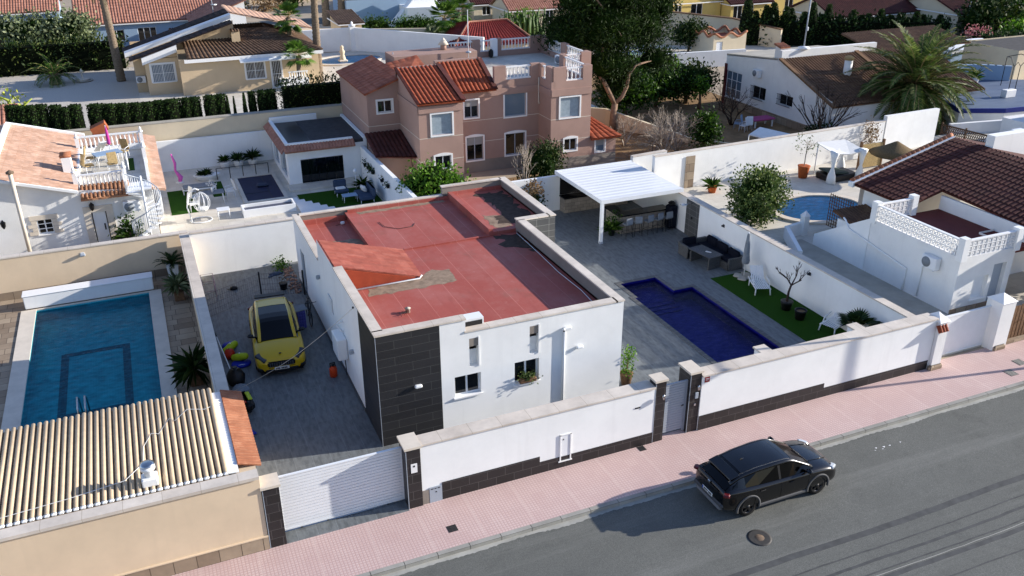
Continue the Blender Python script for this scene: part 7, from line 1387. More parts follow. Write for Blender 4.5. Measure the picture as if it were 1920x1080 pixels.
r.tiles((-5.9, 61.9, 3.2), (-5.9, 60.1, 3.2), (3.2, 60.1, 5.9), (3.2, 61.9, 5.9), .55, .06, .55, 0, 4); r.tiles((-6.3, 65.2, 3.5), (-6.3, 62.6, 3.5), (3.2, 62.6, 6.5), (3.2, 65.2, 6.5), .55, .06, .55, 0, 4)
part('side_roof', r, rooftile('shaded_flat_tile', [(0, lin('#27211f')), (.5, lin('#332b29')), (1, lin('#40363a'))], .55, .55), CH)  # slopes face away from the sun; their shade is put into the colour
r = MB(); r.tiles((10.8, 68, 4.6), (3.2, 68, 6.5), (3.2, 62.7, 6.5), (10.8, 62.7, 4.6), .5, .05, .6, 0, 4); part('upper_roof', r, M['boardtile'], CH)
m = MB(); m.slab([(-6.2, 61.95, 3.55), (3.3, 61.95, 6.35), (3.3, 62.5, 6.45), (-6.2, 62.5, 3.65)], .35); m.slab([(el_.x - .3, 58.45, 3.2), (10.8, 58.45, 3.2), (10.8, 58.6, 3.2), (el_.x - .3, 58.6, 3.2)], .3); m.slab([(-4.9, 59.95, 3.35), (-1.85, 59.95, 4.3), (-1.85, 60.2, 4.3), (-4.9, 60.2, 3.35)], .6); part('fascia', m, M['paint'], CH)
c = part('chimney', MB().box(3.05, 60.8, 3.4, 3.8, 61.4, 5.0), M['beige'], CH); m = MB()
for e in (-.25, 0, .25): m.tube([(3.42 + e, 60.7, 5.1), (3.42 + e, 61.5, 5.1)], .12, 6)
part('chimney_tiles', m, M['browntile'], c)
window(CH, (-4.7, 60.3, 0), (1, 0), .45, 1.1, 2.4, 2.7, .1, .06, 1, 'pvc', 'glass_b', True, 'paint', 0, .12, .04, 0, .06)
window(CH, (-1.9, 58.9, 0), (1, 0), *wl[0], .12, .06, 1, 'pvc', 'glass', True, 'paint', 0, .1, .04, 0, .05); window(CH, (-1.9, 58.9, 0), (1, 0), *wl[1], .12, .06, 0, 'pvc', 'glass', False, 'paint', 0, .1, .04, 0, .05)
part('awning', MB().slab([(3.2, 57.9, 2.75), (9.6, 57.9, 2.75), (9.6, 58.88, 3.05), (3.2, 58.88, 3.05)], .07), M['carcanvas'], CH)
part('porch', MB().box(6.6, 57.2, 0, 9.0, 58.88, .9), M['paint'], CH); balustrade(CH, (7.2, 57.3, .9), (9.0, 57.3, .9), .8, 8)
ac_unit('white air conditioner on the shaded side of the cream bungalow', (-5.2, 61.85, .9), 0)
t = thing('roof_aerial', 'thin aerial mast above the cream bungalow', 'antenna', (1.5, 66, 4)); part('mast', MB().tube([(2.3, 67, 3.5), (2.3, 67, 8.2)], .03, 5), M['alu'], t); part('dish', MB().lathe([(0, 0), (.2, .03), (.3, .12)], (2.45, 66.9, 6.6), 10), M['wmetal'], t)
p = gp(595, 148); tp = PY(587, -18, 60.5); palm('tall_palm', 'tall rough palm trunk at the right end of the cream bungalow', (p.x, 60.2, 0), tp.z + .6, 2.3, 22, 'L_palmb', .32, (tp.x - p.x, 0), 18, .45)
for (u, vb, vt), lab, y in (((560, 160, 105), 'short fan palm in front of the cream bungalow wall', 57.6), ((548, 120, 33), 'taller fan palm rising over the cream bungalow roof', 61.5)):
    b = PY(u, vb, y); tp = PY(u - 8 * (vt < 60), vt, y); t = thing('fan_palm', lab, 'palm tree', (b.x, y, 0), 'fan palms by the cream bungalow'); h_ = tp.z; part('trunk', MB().tube([(b.x, y, 0), ((b.x + tp.x) / 2, y, h_ * .5), (tp.x, y, h_)], [.26, .2, .24], 8), M['palmtrunk'], t); m = MB()
    for i in range(34): fanpalm(m, (tp.x, y, h_), i * 2.4, rnd(-.9, 1.3), rnd(.6, 1.0), rnd(.7, 1.0), 11)
    part('crown', m, [M['L_palmb'], M['cane']], t)
# --- pool terrace behind the pink house
NP = thing('far_pool', 'kidney blue pool behind the pink house', 'pool', (15.4, 69, 0)); N = 36
def el2(k, e): return [(15.6 + (3.5 + e) * math.cos(2 * math.pi * i / N) , 69.4 + (2.3 + e) * math.sin(2 * math.pi * i / N) + .35 * (3.5 + e) * .3 * math.cos(2 * math.pi * i / N), k) for i in range(N)]
part('basin', MB().poly(el2(.012, 0)), M['poolblue'], NP); part('water', MB().poly(el2(.05, 0)), M['water_n'], NP); part('pool_coping', MB().rings([el2(.004, 0), el2(.14, 0), el2(.14, .45), el2(.004, .45)], 0, False, False), M['capstone'], NP)
t = thing('pool_figure', 'small pale figure fountain standing in the far blue pool', 'statue', gp(643, 115)); g = gp(643, 115); part('figure', MB().lathe([(.35, 0), (.3, .4), (.2, .7), (.3, 1.0), (.14, 1.3), (.2, 1.5), (0, 1.7)], g, 9), M['cream'], t); part('plinth', MB().rbox(g + Vector((0, 0, .1)), (.9, .9, .18), .05), M['capstone'], t)
wall_run('white_wall', 'tall white wall with corner pier behind the far blue pool', [(10.6, 76.2), (17.5, 75.0), (29, 64)], .3, [2.3, 2.5, 2.3], 'white', None)
t = thing('wall_pier', 'white pier at the corner of the far white wall', 'pier', (17.5, 75, 0)); part('pier_body', MB().box(17.2, 74.6, 0, 17.8, 75.2, 2.7), M['white'], t); part('cap', MB().lathe([(.4, 0), (.4, .08), (.1, .2), (.15, .35), (0, .5)], (17.5, 74.9, 2.701), 10), M['paint'], t)
wall_run('cream_boundary', 'cream wall between the far pool and the fan palms', [(18.5, 77), (30.5, 72.5)], .3, [2.0, 2.0], 'cream', None)
# ------------------------------------------------------------------ far houses, left to right
struct('far_street', MB().box(-80, 96, -.02, 60, 101, .0), M['asphalt'])
house('pale_house', 'long white house with faded pink tile roof at the top left', -10.5, 86, 4.5, 98, 3.0, 'gx', M['bluewall'], M['palepink'], 2.6, [(3.0, 1, 4.6, 2.2), (6, .1, 8, 2.3)], (), [(-1.5, 90.5, 6.3)])
w = thing('pale_house_gable', 'bright white gable wing with terracotta roof at the top left', 'house', (2.3, 86, 0)); part('wall', MB().prism([(1.2, 80.5), (6.9, 80.5), (6.9, 92), (1.2, 92)], -.05, 3.2).add([(1.2, 80.5, 3.2), (6.9, 80.5, 3.2), (6.9, 80.5, 5.4), (1.2, 92, 3.2), (6.9, 92, 3.2), (6.9, 92, 5.4)], [(0, 1, 2), (5, 4, 3), (1, 4, 5, 2)]), M['white'], w); r = MB(); r.tiles((.9, 92.2, 3.12), (.9, 80.3, 3.12), (7.2, 80.3, 5.45), (7.2, 92.2, 5.45), .3, .05, .6); part('roof', r, M['palepink'], w)
for xx in (3.6, 5.0): part('window', MB().box(xx, 80.44, 1.3, xx + .6, 80.499, 2.3), M['glass'], w)
ac_unit('small air conditioner on the bright white gable wing', (4.3, 80.28, 3.0), 0)
house('grey_house', 'grey white house with a driveway at the far top left', -26, 98, -13, 108, 3.2, 'gx', M['bluewall'], M['palepink'], 2.2, [(2, .1, 5, 2.4)])
house('low_shed', 'low shed with pinkish roof at the left edge behind the hedge', -22, 77.8, -15.2, 81, 2.0, 'sy', M['white'], M['palepink'], .9)
for u, v, lab, s in ((390, 20, 'dark green bush left of the blue walled house', 1.5), (420, 28, 'dark green shrub behind the cream bungalow ridge', 1.5), (480, 22, 'grey leafless thicket beside the sandy lot', 2.2), (20, 25, 'bright green tree in the top left corner', 2.4)):
    p = gp(u, v); bush('garden_shrub', lab, (p.x, p.y, 0), [(0, 0, s * .8, s * 1.3, s, s), (s, .3, s * .6, s, s * .8, s * .7)], 1100, .4, {480: 'L_dry', 20: 'L_bright'}.get(u, 'L_hedge'))
struct('sandy_lot', MB().prism([(5.5, 80), (18, 78), (22, 94), (8, 100)], -.02, .004), M['tan'])
house('blue_house', 'pale blue walled flat house behind two palm trunks', 21, 92, 31, 100, 3.3, 'flat', M['bluewall'], M['greytop'], 0)
house('blue_annex', 'small tan roofed outbuilding with white wall beside the sandy lot', 17.5, 80.5, 20, 86, 2.2, 'sy', M['beige'], M['browntile'], .7)
struct('far_lawn', MB().box(20, 84.5, -.02, 46, 92, .006), M['lawn'])
for u, lab in ((608, 'left one of two leaning palm trunks before the pale blue house'), (638, 'right one of two palm trunks before the pale blue house')):
    p = gp(u + 5, 48); tp = PY(u, -30, p.y); palm('tall_palm', lab, (p.x, p.y, 0), tp.z, 2.6, 20, 'L_palm', .45, (tp.x - p.x, 0), 16, .5, group='palm trunks on the far lawn')
p = gp(687, 40); palm('palm_clump', 'stout fan palm clump on the far lawn', (p.x, p.y, 0), 4.2, 1.8, 30, 'L_palmb', .8, (0, 0), 16, .6, lo=-1.1)
p = gp(745, 18); house('white_house_far', 'white house with a dark doorway on the far lawn', p.x - 4, p.y, p.x + 7, p.y + 8, 3.6, 'flat', M['white'], M['greytop'], 0, [(7.2, .5, 8.2, 2.2)])
t = thing('tower_house', 'angular white stair tower house behind the fan palms', 'house', gp(775, 48)); g = gp(775, 48); part('wall', MB().prism([(g.x - 1, g.y - 1), (g.x + 6, g.y - 2), (g.x + 6, g.y + 4), (g.x - 1, g.y + 4)], -.05, 2.4).add([(g.x - 3, g.y, 0), (g.x + 1.2, g.y, 4.4), (g.x + 3.4, g.y, 3.2), (g.x + 3.4, g.y, 0), (g.x - 3, g.y + 1.5, 0), (g.x + 1.2, g.y + 1.5, 4.4), (g.x + 3.4, g.y + 1.5, 3.2), (g.x + 3.4, g.y + 1.5, 0)], [(0, 3, 2, 1), (4, 5, 6, 7), (0, 1, 5, 4), (1, 2, 6, 5), (2, 3, 7, 6)]), M['white'], t); r = MB(); r.tiles((g.x + 2.5, g.y + 2.2, 3.0), (g.x + 8, g.y + 1.2, 3.0), (g.x + 7, g.y + 6, 4.6), (g.x + 3, g.y + 6, 4.6), .3, .06, .6); part('roof', r, M['darkred'], t)
for u, v, s, lab in ((705, 62, 1.3, 'round clipped green hedge by the far lawn'), (765, 60, 1.1, 'low green hedge between the white tower house and the fan palms'), (790, 58, 1.1, 'low green hedge nearest the fan palms')):
    p = gp(u, v); bush('clipped_hedge', lab, (p.x, p.y, 0), [(0, 0, s * .7, s * 1.9, s, s * .75)], 1300, .3, 'L_bush')
for u, v, h_, s, lab in ((835, 92, 3.4, 1.7, 'green fan palm with ragged crown left of the maroon roof'), (815, 96, 1.2, 1.5, 'low grey green fan palm under the ragged one'), (862, 72, 3.2, 1.6, 'bright fan palm behind the ragged one')):
    p = gp(u, v); t = thing('fan_palm', lab, 'palm tree', p, 'fan palms left of the maroon roof'); part('trunk', MB().tube([p, p + Vector((0, 0, h_))], [.3, .26], 8), M['palmtrunk'], t); m = MB()
    for i in range(44): fanpalm(m, p + Vector((0, 0, h_)), i * 2.4, rnd(-1.0, 1.3), s * rnd(.5, .8), s * rnd(.6, .8), 11)
    part('crown', m, [M['L_palmb'] if h_ > 2 else M['L_olive'], M['cane']], t)
t = thing('maroon_house', 'house with maroon tile roof behind the pink roof terrace', 'house', (32, 68, 0)); q = [PY(u, v, y) for u, v, y in ((835, 92, 64), (965, 92, 64), (965, 46, 72), (888, 41, 72))]; x0 = 25.6
part('wall', MB().box(x0 + .5, 64.5, -.05, x0 + 9, 76, 1.5), M['cream'], t); r = MB(); r.tiles((x0, 64, 1.4), (x0 + 9.5, 64, 1.4), (x0 + 8.2, 69, 3.1), (x0 + 3.6, 69, 3.1), .32, .07, .5); r.tiles((x0, 76.5, 1.4), (x0, 64, 1.4), (x0 + 3.6, 69, 3.1), (x0 + 3.6, 70, 3.1), .32, .07, .5); r.tiles((x0 + 9.5, 64, 1.4), (x0 + 9.5, 76.5, 1.4), (x0 + 8.2, 70, 3.1), (x0 + 8.2, 69, 3.1), .32, .07, .5); part('roof', r, M['maroon'], t); part('ridge', MB().tube([(x0, 64, 1.5), (x0 + 3.6, 69, 3.2), (x0 + 8.2, 69, 3.2), (x0 + 9.5, 64, 1.5)], .12, 6), M['palepink'], t)
p = gp(980, 85); t = thing('tall_succulents', 'dense clump of upright green succulents behind the roof terrace balustrade', 'cactus', (p.x, p.y, 0)); m = MB()
for _ in range(90):
    x, y, h_ = p.x + rnd(-2.6, 2.6), p.y + rnd(-.8, .8), rnd(2.2, 4.2); m.tube([(x, y, 0), (x + rnd(-.15, .15), y, h_ * .6), (x + rnd(-.3, .3), y, h_)], [.14, .17, .05], 5)
part('stems', m, plain('succulent_skin', '#4c6432', .6, .3, 5), t); b = MB(); leaves(b, [(p.x, p.y, 3.2, 2.6, .8, .8)], 500, .28); part('pads', b, M['L_bright'], t)
far = [('wide low white house with dark red roof at the top centre', 868, 34, 11, 7, 2.6, 'hip', 'white', 'darkred'), ('white house with red roof and pale gable right of the top centre', 960, 38, 11, 7, 2.4, 'gx', 'cream', 'darkred'), ('low white house with brown tiles at the top centre', 930, 16, 18, 7, 2.8, 'gx', 'white', 'palepink'), ('cream house with pinkish roof left of the pine tree', 1010, 52, 8, 6, 2.4, 'gx', 'cream', 'palepink'), ('cream flat house beside the pine tree top', 1020, 18, 12, 7, 3.2, 'flat', 'cream', 'greytop'), ('small red roofed house at the top between the white houses', 800, 8, 9, 7, 2.6, 'gy', 'white', 'darkred'), ('pale house with dark red roof behind the blue walled house', 860, 4, 12, 8, 3.0, 'hip', 'white', 'darkred'), ('tan house with tiled roof at the very top left of centre', 560, 2, 15, 8, 3.0, 'gx', 'tan', 'boardtile'), ('grey white house at the very top left', 330, -14, 16, 9, 3.2, 'gx', 'bluewall', 'palepink'), ('white terraced house with white railing at the very top left', 420, -8, 12, 8, 3.4, 'flat', 'white', 'greytop')]
for lab, u, v, wx_, dy, h_, rf_, wm, rm in far:
    p = gp(u, v); house('far_house', lab, p.x - wx_ / 2, p.y, p.x + wx_ / 2, p.y + dy, h_, rf_, M[wm], M[rm], 1.7, [(1.2, .9, 2.4, 2.0), (wx_ - 3, .1, wx_ - 1.9, 2.1)], (), [(p.x + 1, p.y + dy * .4, h_ + 1.9)] if rf_ != 'flat' else ())
# ------------------------------------------------------------------ wild garden behind the right wall
struct('wild_garden', MB().box(23.8, 20.5, -.02, 42, 60, .0), M['earth'])
wall_run('cream_garden_wall', 'low cream wall behind the forked pine trunk', [(23.9, 37.5), (27.5, 34.5), (31, 27.5), (33.5, 24.0)], .25, [1.4, 1.4, .4, .5], 'cream', None)
t = thing('pine_tree', 'big dark pine with forked bare trunk beside the pink house', 'pine tree', (28.0, 34.0, 0)); b0 = Vector((27.6, 33.4, 0)); m = MB(); fk = b0 + Vector((.1, 0, 2.0))
L1 = PY(1128, 140, 34.2); m.tube([b0, b0 + Vector((0, 0, 1.0)), fk], [.30, .26, .24], 9); m.tube([fk, fk + Vector((-.8, .3, 1.6)), L1 + Vector((-.2, 0, 0)), L1 + Vector((.3, .3, 2.5)), L1 + Vector((.9, .5, 5))], [.20, .18, .17, .15, .08], 8)
m.tube([fk, fk + Vector((.55, -.1, .5)), fk + Vector((.95, -.1, 1.3)), fk + Vector((1.05, -.1, 2.2)), fk + Vector((1.7, 0, 2.8)), fk + Vector((3.0, 0, 3.0))], [.17, .15, .14, .12, .09, .04], 7)
C = PY(1135, 45, 35.5); top = L1 + Vector((.9, .5, 5))
for dx, dy, dz in ((-3.5, 0, .5), (3.6, .5, .3), (0, 2.5, 1), (-2, -2, 2.2), (2.5, -1.8, 2.5), (0, -2.5, -.5), (1.5, 0, 4)): m.tube([L1 + Vector((.3, .3, 2.5 + dz * .3)), C.lerp(top, .5) + Vector((dx * .5, dy * .5, dz * .5 - .5)), C + Vector((dx, dy, dz))], [.16, .1, .03], 5)
part('trunk', m, plain('pine_bark', '#8a7361', .95, .25, 6, .1, bump=.8, bscale=14), t)
bl = [(C.x + a, C.y + b, C.z + c, r1, r2, r3) for a, b, c, r1, r2, r3 in ((0, 0, 0, 3.8, 3.3, 2.6), (-2.9, .3, -.5, 2.3, 2.2, 1.9), (3.2, 0, -.2, 2.3, 2.2, 2.1), (1.2, 0, 2.4, 3.4, 3.0, 2.2), (-2.2, 0, 2.1, 2.3, 2.2, 1.7), (-.2, -1.2, -2.8, 2.2, 1.8, 1.5), (1.6, -1.0, -4.0, 1.0, .9, .8), (3.9, -1, -2.7, 1.5, 1.3, 1.0), (-3.0, 0, -2.6, 1.3, 1.2, 1.0), (.4, -.8, -4.6, 1.3, 1.0, .9), (4.9, 0, 1.2, 1.3, 1.3, 1.2), (0, 0, 4.6, 3.4, 2.6, 1.9))]
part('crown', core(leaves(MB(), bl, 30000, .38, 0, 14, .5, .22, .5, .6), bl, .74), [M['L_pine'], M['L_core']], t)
for u, v, s, lm, lab in ((1172, 195, 1.9, 'L_bush', 'big leafy green tree behind the forked pine trunk'), (1230, 178, 2.1, 'L_bush', 'dark green spreading tree in the wild garden, middle of three'), (1285, 172, 1.9, 'L_hedge', 'dark green spreading tree nearest the white bungalow'), (1200, 150, 1.6, 'L_bright', 'light green tree below the pine crown')):
    p = gp(u, v + 22); blob_tree('garden_tree', lab, 'tree', p, 1.2, [(0, 0, 2.1, s * 1.1, s, s * .8), (-s * .7, 0, 1.7, s * .7, s * .7, s * .7), (s * .7, -.2, 2.0, s * .7, s * .7, s * .6)], 2600, .3, lm, None, .16)
p = gp(1318, 285); blob_tree('round_tree', 'round bright green shrub tree among the dead branches', 'tree', (p.x, p.y, 0), .7, [(0, 0, 1.4, 1.15, 1.0, 1.0), (0, 0, 2.2, .9, .8, .7)], 2400, .22, 'L_bush')
p = gp(1310, 205); blob_tree('thin_tree', 'slim light green young tree in the wild garden', 'tree', (p.x, p.y, 0), 1.3, [(0, 0, 2.0, .7, .7, .6)], 500, .25, 'L_bright')
p = gp(1312, 140); t = thing('young_pine', 'small upright pine silhouette before the white garden wall', 'pine tree', (p.x - 1.5, 44, 0)); q = PY(1312, 118, 44); part('trunk', MB().tube([(q.x, 44, 0), (q.x, 44, q.z)], [.15, .04], 6), M['trunk'], t); b = MB(); leaves(b, [(q.x, 44, q.z - .9, .7, .7, .9), (q.x - .5, 44, q.z - 1.5, .5, .5, .6)], 400, .25); part('crown', b, M['L_cyp'], t)
p = gp(1355, 150); blob_tree('citrus_tree', 'small light green citrus tree by the maroon window frame', 'tree', (37.6, 41, 0), 1.0, [(0, 0, 2.2, 1.0, .9, 1.1)], 900, .28, 'L_bright')
for (u, v), L_, st, mt, lab in (((1245, 296), 1.5, 6, 'deadwood', 'tangle of grey dead branches behind the ribbed canopy'), ((1222, 290), 1.2, 5, 'deadwood', 'grey dead shrub left of the dead branch tangle'), ((1268, 285), 1.3, 5, 'deadwood', 'grey dead shrub right of the dead branch tangle'), ((1170, 275), 1.0, 5, 'deadwood', 'low dead brushwood beside the forked pine trunk'), ((1372, 235), 1.5, 6, 'bareb', 'dark bare bush in front of the white bungalow corner')):
    p = gp(u, v); bare_tree('dead_shrub', lab, (p.x, p.y, 0), L_, .055, 4, mt, st, .75, .05, None, 'dead shrub', (2, 3), .8)
p = gp(1515, 256); t = bare_tree('bare_tree', 'pollarded bare tree with fan of thin shoots before the white bungalow', (p.x, p.y - 1.2, 0), 2.3, .05, 2, 'bareb', 16, .35, .35, None, 'bare tree', (2, 3), .75, .6); b = MB(); leaves(b, [(p.x, p.y - 1.2, .7, 1.4, 1.0, .6)], 900, .2); part('undergrowth', b, M['L_cyp'], t)
t = thing('brush_pile', 'pile of brown dry brushwood on the bare soil', 'brushwood', gp(1200, 270)); m = MB()
for _ in range(160):
    p = gp(rnd(1150, 1290), rnd(225, 300)); a = rnd(0, 6.28); l = rnd(.3, 1.1); m.tube([p + Vector((0, 0, .05)), p + Vector((math.cos(a) * l, math.sin(a) * l, rnd(.05, .6)))], .018, 3)
part('twigs', m, M['deadwood'], t)
t = thing('low_glass_roof', 'pale translucent lean-to roof behind the rough white wall', 'roof', (34.5, 22, 0)); q = [G(1404, 252, 1.6), G(1425, 238, 2.0), G(1500, 255, 1.9), G(1445, 262, 1.5)]; part('panel', MB().slab([tuple(v) for v in q], .06), M['carcanvas'], t); m = MB(); [m.tube([(v.x, v.y, 0), (v.x, v.y, v.z - .06)], .04, 5) for v in q]; part('post', m, M['alu'], t)
for i, (u, v, c_, lab) in enumerate(((1382, 242, 'bluewall', 'pale blue plastic chair left of its white twins beside the bungalow'), (1393, 246, 'pvc', 'white plastic chair beside the pale blue one'), (1402, 244, 'pvc', 'white plastic chair nearest the translucent roof'))):
    p = gp(u, v); place(chair(lab, c_, c_, group='plastic chairs by the bungalow'), (p.x, p.y, 0), rnd(-1, 1))
t = thing('toy_table', 'pink toy table behind the white plastic chairs', 'table', gp(1425, 236)); g = gp(1425, 236); part('table_top', MB().rbox(g + Vector((0, 0, .6)), (2.0, 1.1, .12), .04), plain('toy_pink', '#b04c7c', .6, .08), t); m = MB(); [m.box(g.x + a - .05, g.y + b - .05, 0, g.x + a + .05, g.y + b + .05, .53) for a in (-.8, .8) for b in (-.4, .4)]; part('leg', m, M['paint'], t)
# --- white bungalow with brown roof, big date palm
BG = thing('white_bungalow', 'white bungalow with brown lichen roof and barred windows behind the rough wall', 'house', (40.5, 30, 0)); w = MB(); X = 40.5
def yb(u, v): q = PX(u, v, X); return q.y, q.z
wq = [(1412, 1434, 158, 188), (1462, 1485, 174, 200)]; hl_ = []
for ua, ub, va, vb in wq:
    y1_, z1_ = yb(ua, va); y0_, z0_ = yb(ub, vb); hl_.append((37.2 - y1_, max(.9, z0_ - .1), 37.2 - y0_, min(2.35, z0_ + 1.15)))
gl = (37.2 - 37.0, .7, 37.2 - 34.9, 2.9)
w.facade((X, 37.2, -.05), (0, -1), 13.0, 2.95, [(a, b + .05, c, d + .05) for a, b, c, d in hl_ + [gl]], .15)
w.poly([(X, 37.2, 2.9), (X, 24.2, 2.9), (X, 24.2, 2.65), (X, 30.2, 4.9), (X, 37.2, 4.1)][0:1] + [(X, 24.4, 2.9), (X, 30.2, 4.85), (X, 37.2, 4.1)]); w.facade((X, 24.2, -.05), (1, 0), 14, 2.55); w.box(X + .04, 30.35, 2.9, X + 9.5, 30.7, 5.5)
part('wall', w, M['white_rough'], BG); part('stone_plinth', MB().box(X - .03, 24.2, -.02, X - .001, 37.2, .62), M['flag'], BG)
r = MB(); r.tiles((X - .15, 23.9, 2.55), (X + 15, 23.9, 2.55), (X + 15, 30.3, 4.9), (X - .15, 30.3, 4.9), .27, .07, .45); part('front_roof', r, M['rustbrown'], BG); r = MB(); r.tiles((X + 9.5, 30.3, 4.8), (X + 20, 30.3, 4.8), (X + 20, 34.5, 5.6), (X + 9.5, 34.5, 5.6), .27, .07, None); part('rear_roof', r, M['rustbrown'], BG); part('flat_roof', MB().slab([(X, 30.7, 4.9), (X + 9.5, 30.7, 4.9), (X + 9.5, 37.2, 4.2), (X, 37.2, 4.2)], .15), M['concrete'], BG)
part('valley_strip', MB().slab([(X + 7.2, 24.0, 2.75), (X + 7.6, 24.0, 2.75), (X + 7.6, 30.3, 5.05), (X + 7.2, 30.3, 5.05)], .1).slab([(X - .25, 23.85, 2.66), (X + .1, 23.85, 2.66), (X + .1, 30.3, 5.0), (X - .25, 30.3, 5.0)], .14), M['wood'], BG)
c = part('chimney', MB().lathe([(.32, 3.4), (.30, 5.0)], (X + 4.2, 27.6, 0), 10), M['white_rough'], BG); part('chimney_cap', MB().lathe([(.36, 5.001), (.36, 5.2), (.2, 5.3), (0, 5.3)], (X + 4.2, 27.6, 0), 10), M['cane'], c)
c = part('chimney', MB().box(X + .2, 30.75, 4.8, X + .9, 31.4, 5.7), M['white_rough'], BG); part('chimney_cap', MB().tiles((X + .1, 30.6, 5.71), (X + 1.0, 30.6, 5.71), (X + 1.0, 31.5, 5.9), (X + .1, 31.5, 5.9), .2, .05, None), M['captile'], c)
for q in hl_: window(BG, (X, 37.2, 0), (0, -1), *q, .12, .05, 1, 'pvc', 'glass', True, None, 0, .1, .03, 0, .22)
wd = window(BG, (X, 37.2, 0), (0, -1), *gl, .12, .06, 2, 'pvc', 'glass_b', False, hbar=2); part('maroon_post', MB().box(X - .06, 36.98, 0, X + .05, 37.3, 3.4), plain('maroon_paint', '#5c1f27', .6, .1), BG)
g = PX(1418, 140, X - .25); ac_unit('white air conditioner on the bungalow gable above the barred window', (X - .2, g.y, g.z - .2), R(-90))
t = thing('roof_pole', 'grey pole with white base on the bungalow parapet', 'pole', (X + 2.2, 30.5, 5.5)); part('shaft', MB().tube([(X + 2.2, 30.5, 5.5), (X + 2.25, 30.5, 9.4)], .05, 6), M['alu'], t); part('base', MB().lathe([(.45, 0), (.45, .12), (.1, .2)], (X + 2.2, 30.5, 5.502), 12), M['paint'], t); part('box', MB().rbox((X + 2.32, 30.5, 7.0), (.14, .14, .3), .03), M['wmetal'], t)
p = PY(1716, 160, 24.2); palm('date_palm', 'huge dark date palm with drooping fronds behind the right house', (p.x, p.y, 0), 3.5, 5.5, 130, 'L_date', .6, (0, 0), 52, .72, 1.35, -.8, 1.45, skirt=10, ll=.075)
wall_run('blue_terrace_wall', 'white wall with stair shaped trim right of the date palm', [(47.2, 19.5), (58.5, 16.0)], .3, [1.7, 2.2], 'white', None)
t = thing('lattice_fence', 'diamond lattice fence beside the drooping palm fronds', 'fence', (47, 17, 0)); m = MB(); A_, B_ = G(1765, 245, 1.2), G(1855, 268, 1.2); d = B_ - A_; n_ = 26
for k in range(n_):
    p0 = A_ + d * (k / n_); 
    for e in (-3, 3):
        q0 = A_ + d * min(1, max(0, (k + e) / n_)); m.tube([(p0.x, p0.y, .5), (q0.x, q0.y, 1.6)], .03, 4)
part('lattice', m, M['wood'], t); m = MB(); m.tube([(A_.x, A_.y, 1.65), (B_.x, B_.y, 1.65)], .06, 5); [m.tube([tuple((A_ + d * f).xy) + (0,), tuple((A_ + d * f).xy) + (1.8,)], .07, 6) for f in (0, .5, 1)]; part('post', m, M['wood'], t)
# --- blue decked roof terrace, far right
t = thing('blue_terrace', 'raised terrace with blue grey decking and dark blue edge on the far right', 'terrace', (56, 24, 0)); q = [G(u, v, 2.2) for u, v in ((1728, 165), (1800, 205), (1885, 205), (1960, 198), (1960, 150), (1850, 148))]; P2 = [(v.x, v.y) for v in q]
part('deck', MB().prism(P2, 2.0, 2.2), M['bluedeck'], t); part('wall', MB().prism(P2, -.05, 1.99), M['white'], t); m = MB()
for a_, b_ in zip(P2[:3], P2[1:4]): u_ = Vector((b_[0] - a_[0], b_[1] - a_[1], 0)); m.obox(((a_[0] + b_[0]) / 2, (a_[1] + b_[1]) / 2, 2.1), (u_.length, .12, .34), math.atan2(u_.y, u_.x))
part('blue_edge', m, plain('cobalt_trim', '#1c2c78', .4, .06), t); m = MB(); cpts = [G(1735 + k * 14, 160 - 6 * math.sin(k * .35) - k * 1.2, 2.2) for k in range(12)]
for a_, b_ in zip(cpts, cpts[1:]): u_ = b_ - a_; m.obox(((a_.x + b_.x) / 2, (a_.y + b_.y) / 2, 2.8), (u_.length + .15, .3, 1.2), math.atan2(u_.y, u_.x))
part('curved_parapet', m, M['bluewall'], t)
g = G(1824, 161, 2.2); potplant('leafy plant in a white pot on the blue decking', tuple(g), .35, .7, [(0, 0, 0, 1.0, .9, .9)], 0, .2, 'L_bush', 'paint', 40)
t = thing('wire_gazebo', 'thin black wire arbour with white planter on the blue decking', 'arbour', G(1890, 180, 2.2)); m = MB(); g4 = [G(u, v, 2.2) for u, v in ((1876, 160), (1888, 181), (1900, 180), (1925, 165))]; tops = [v + Vector((0, 0, 2.3)) for v in g4]
for v, w_ in zip(g4, tops): m.tube([v, w_], .035, 4)
for v, w_ in zip(tops, tops[1:] + tops[:1]): m.tube([v, (v + w_) / 2 + Vector((0, 0, .3)), w_], .03, 4)
part('frame', m, M['black'], t); part('planter', MB().rbox(G(1889, 182, 2.2) + Vector((0, 0, .3)), (1.1, .5, .6), .04), M['paint'], t)
house('white_block', 'plain white building at the right edge behind the wire arbour', 63, 27.5, 75, 33, 4.4, 'flat', M['cream'], M['greytop'], 0)
t = house('garden_shed', 'pale grey garden shed with shallow gable behind the date palm', 67.5, 38, 73.2, 41.5, 2.3, 'gx', M['bluewall'], M['wmetal'], .55, (), (), (), .15, 3, None, 'shed')
t = thing('dark_house', 'dark red roofed house corner at the right edge below the blue terrace', 'house', (50, 8, 0)); part('wall', MB().box(48.5, 11.0, -.05, 62, 16.5, 2.75), M['white_rough'], t); r = MB(); r.tiles((48.2, 10.7, 2.76), (62, 10.7, 2.76), (62, 15, 4.3), (50, 15, 4.3), .27, .07, .5); part('roof', r, M['darkred'], t)
g = PY(1903, 250, 10.9); ac_unit('round fan air conditioner on the white wall at the right edge', (g.x, 10.78, g.z - .3), 0)
t = thing('glass_awning', 'white framed glass awning below the blue terrace', 'awning', G(1815, 200, 1.8)); q = [G(u, v, 1.9) for u, v in ((1738, 168), (1770, 165), (1847, 205), (1812, 212))]; m = MB()
for a_, b_ in zip(q, q[1:] + q[:1]): m.tube([a_, b_], .07, 5)
for v in q: m.tube([v, (v.x, v.y, 0)], .06, 5)
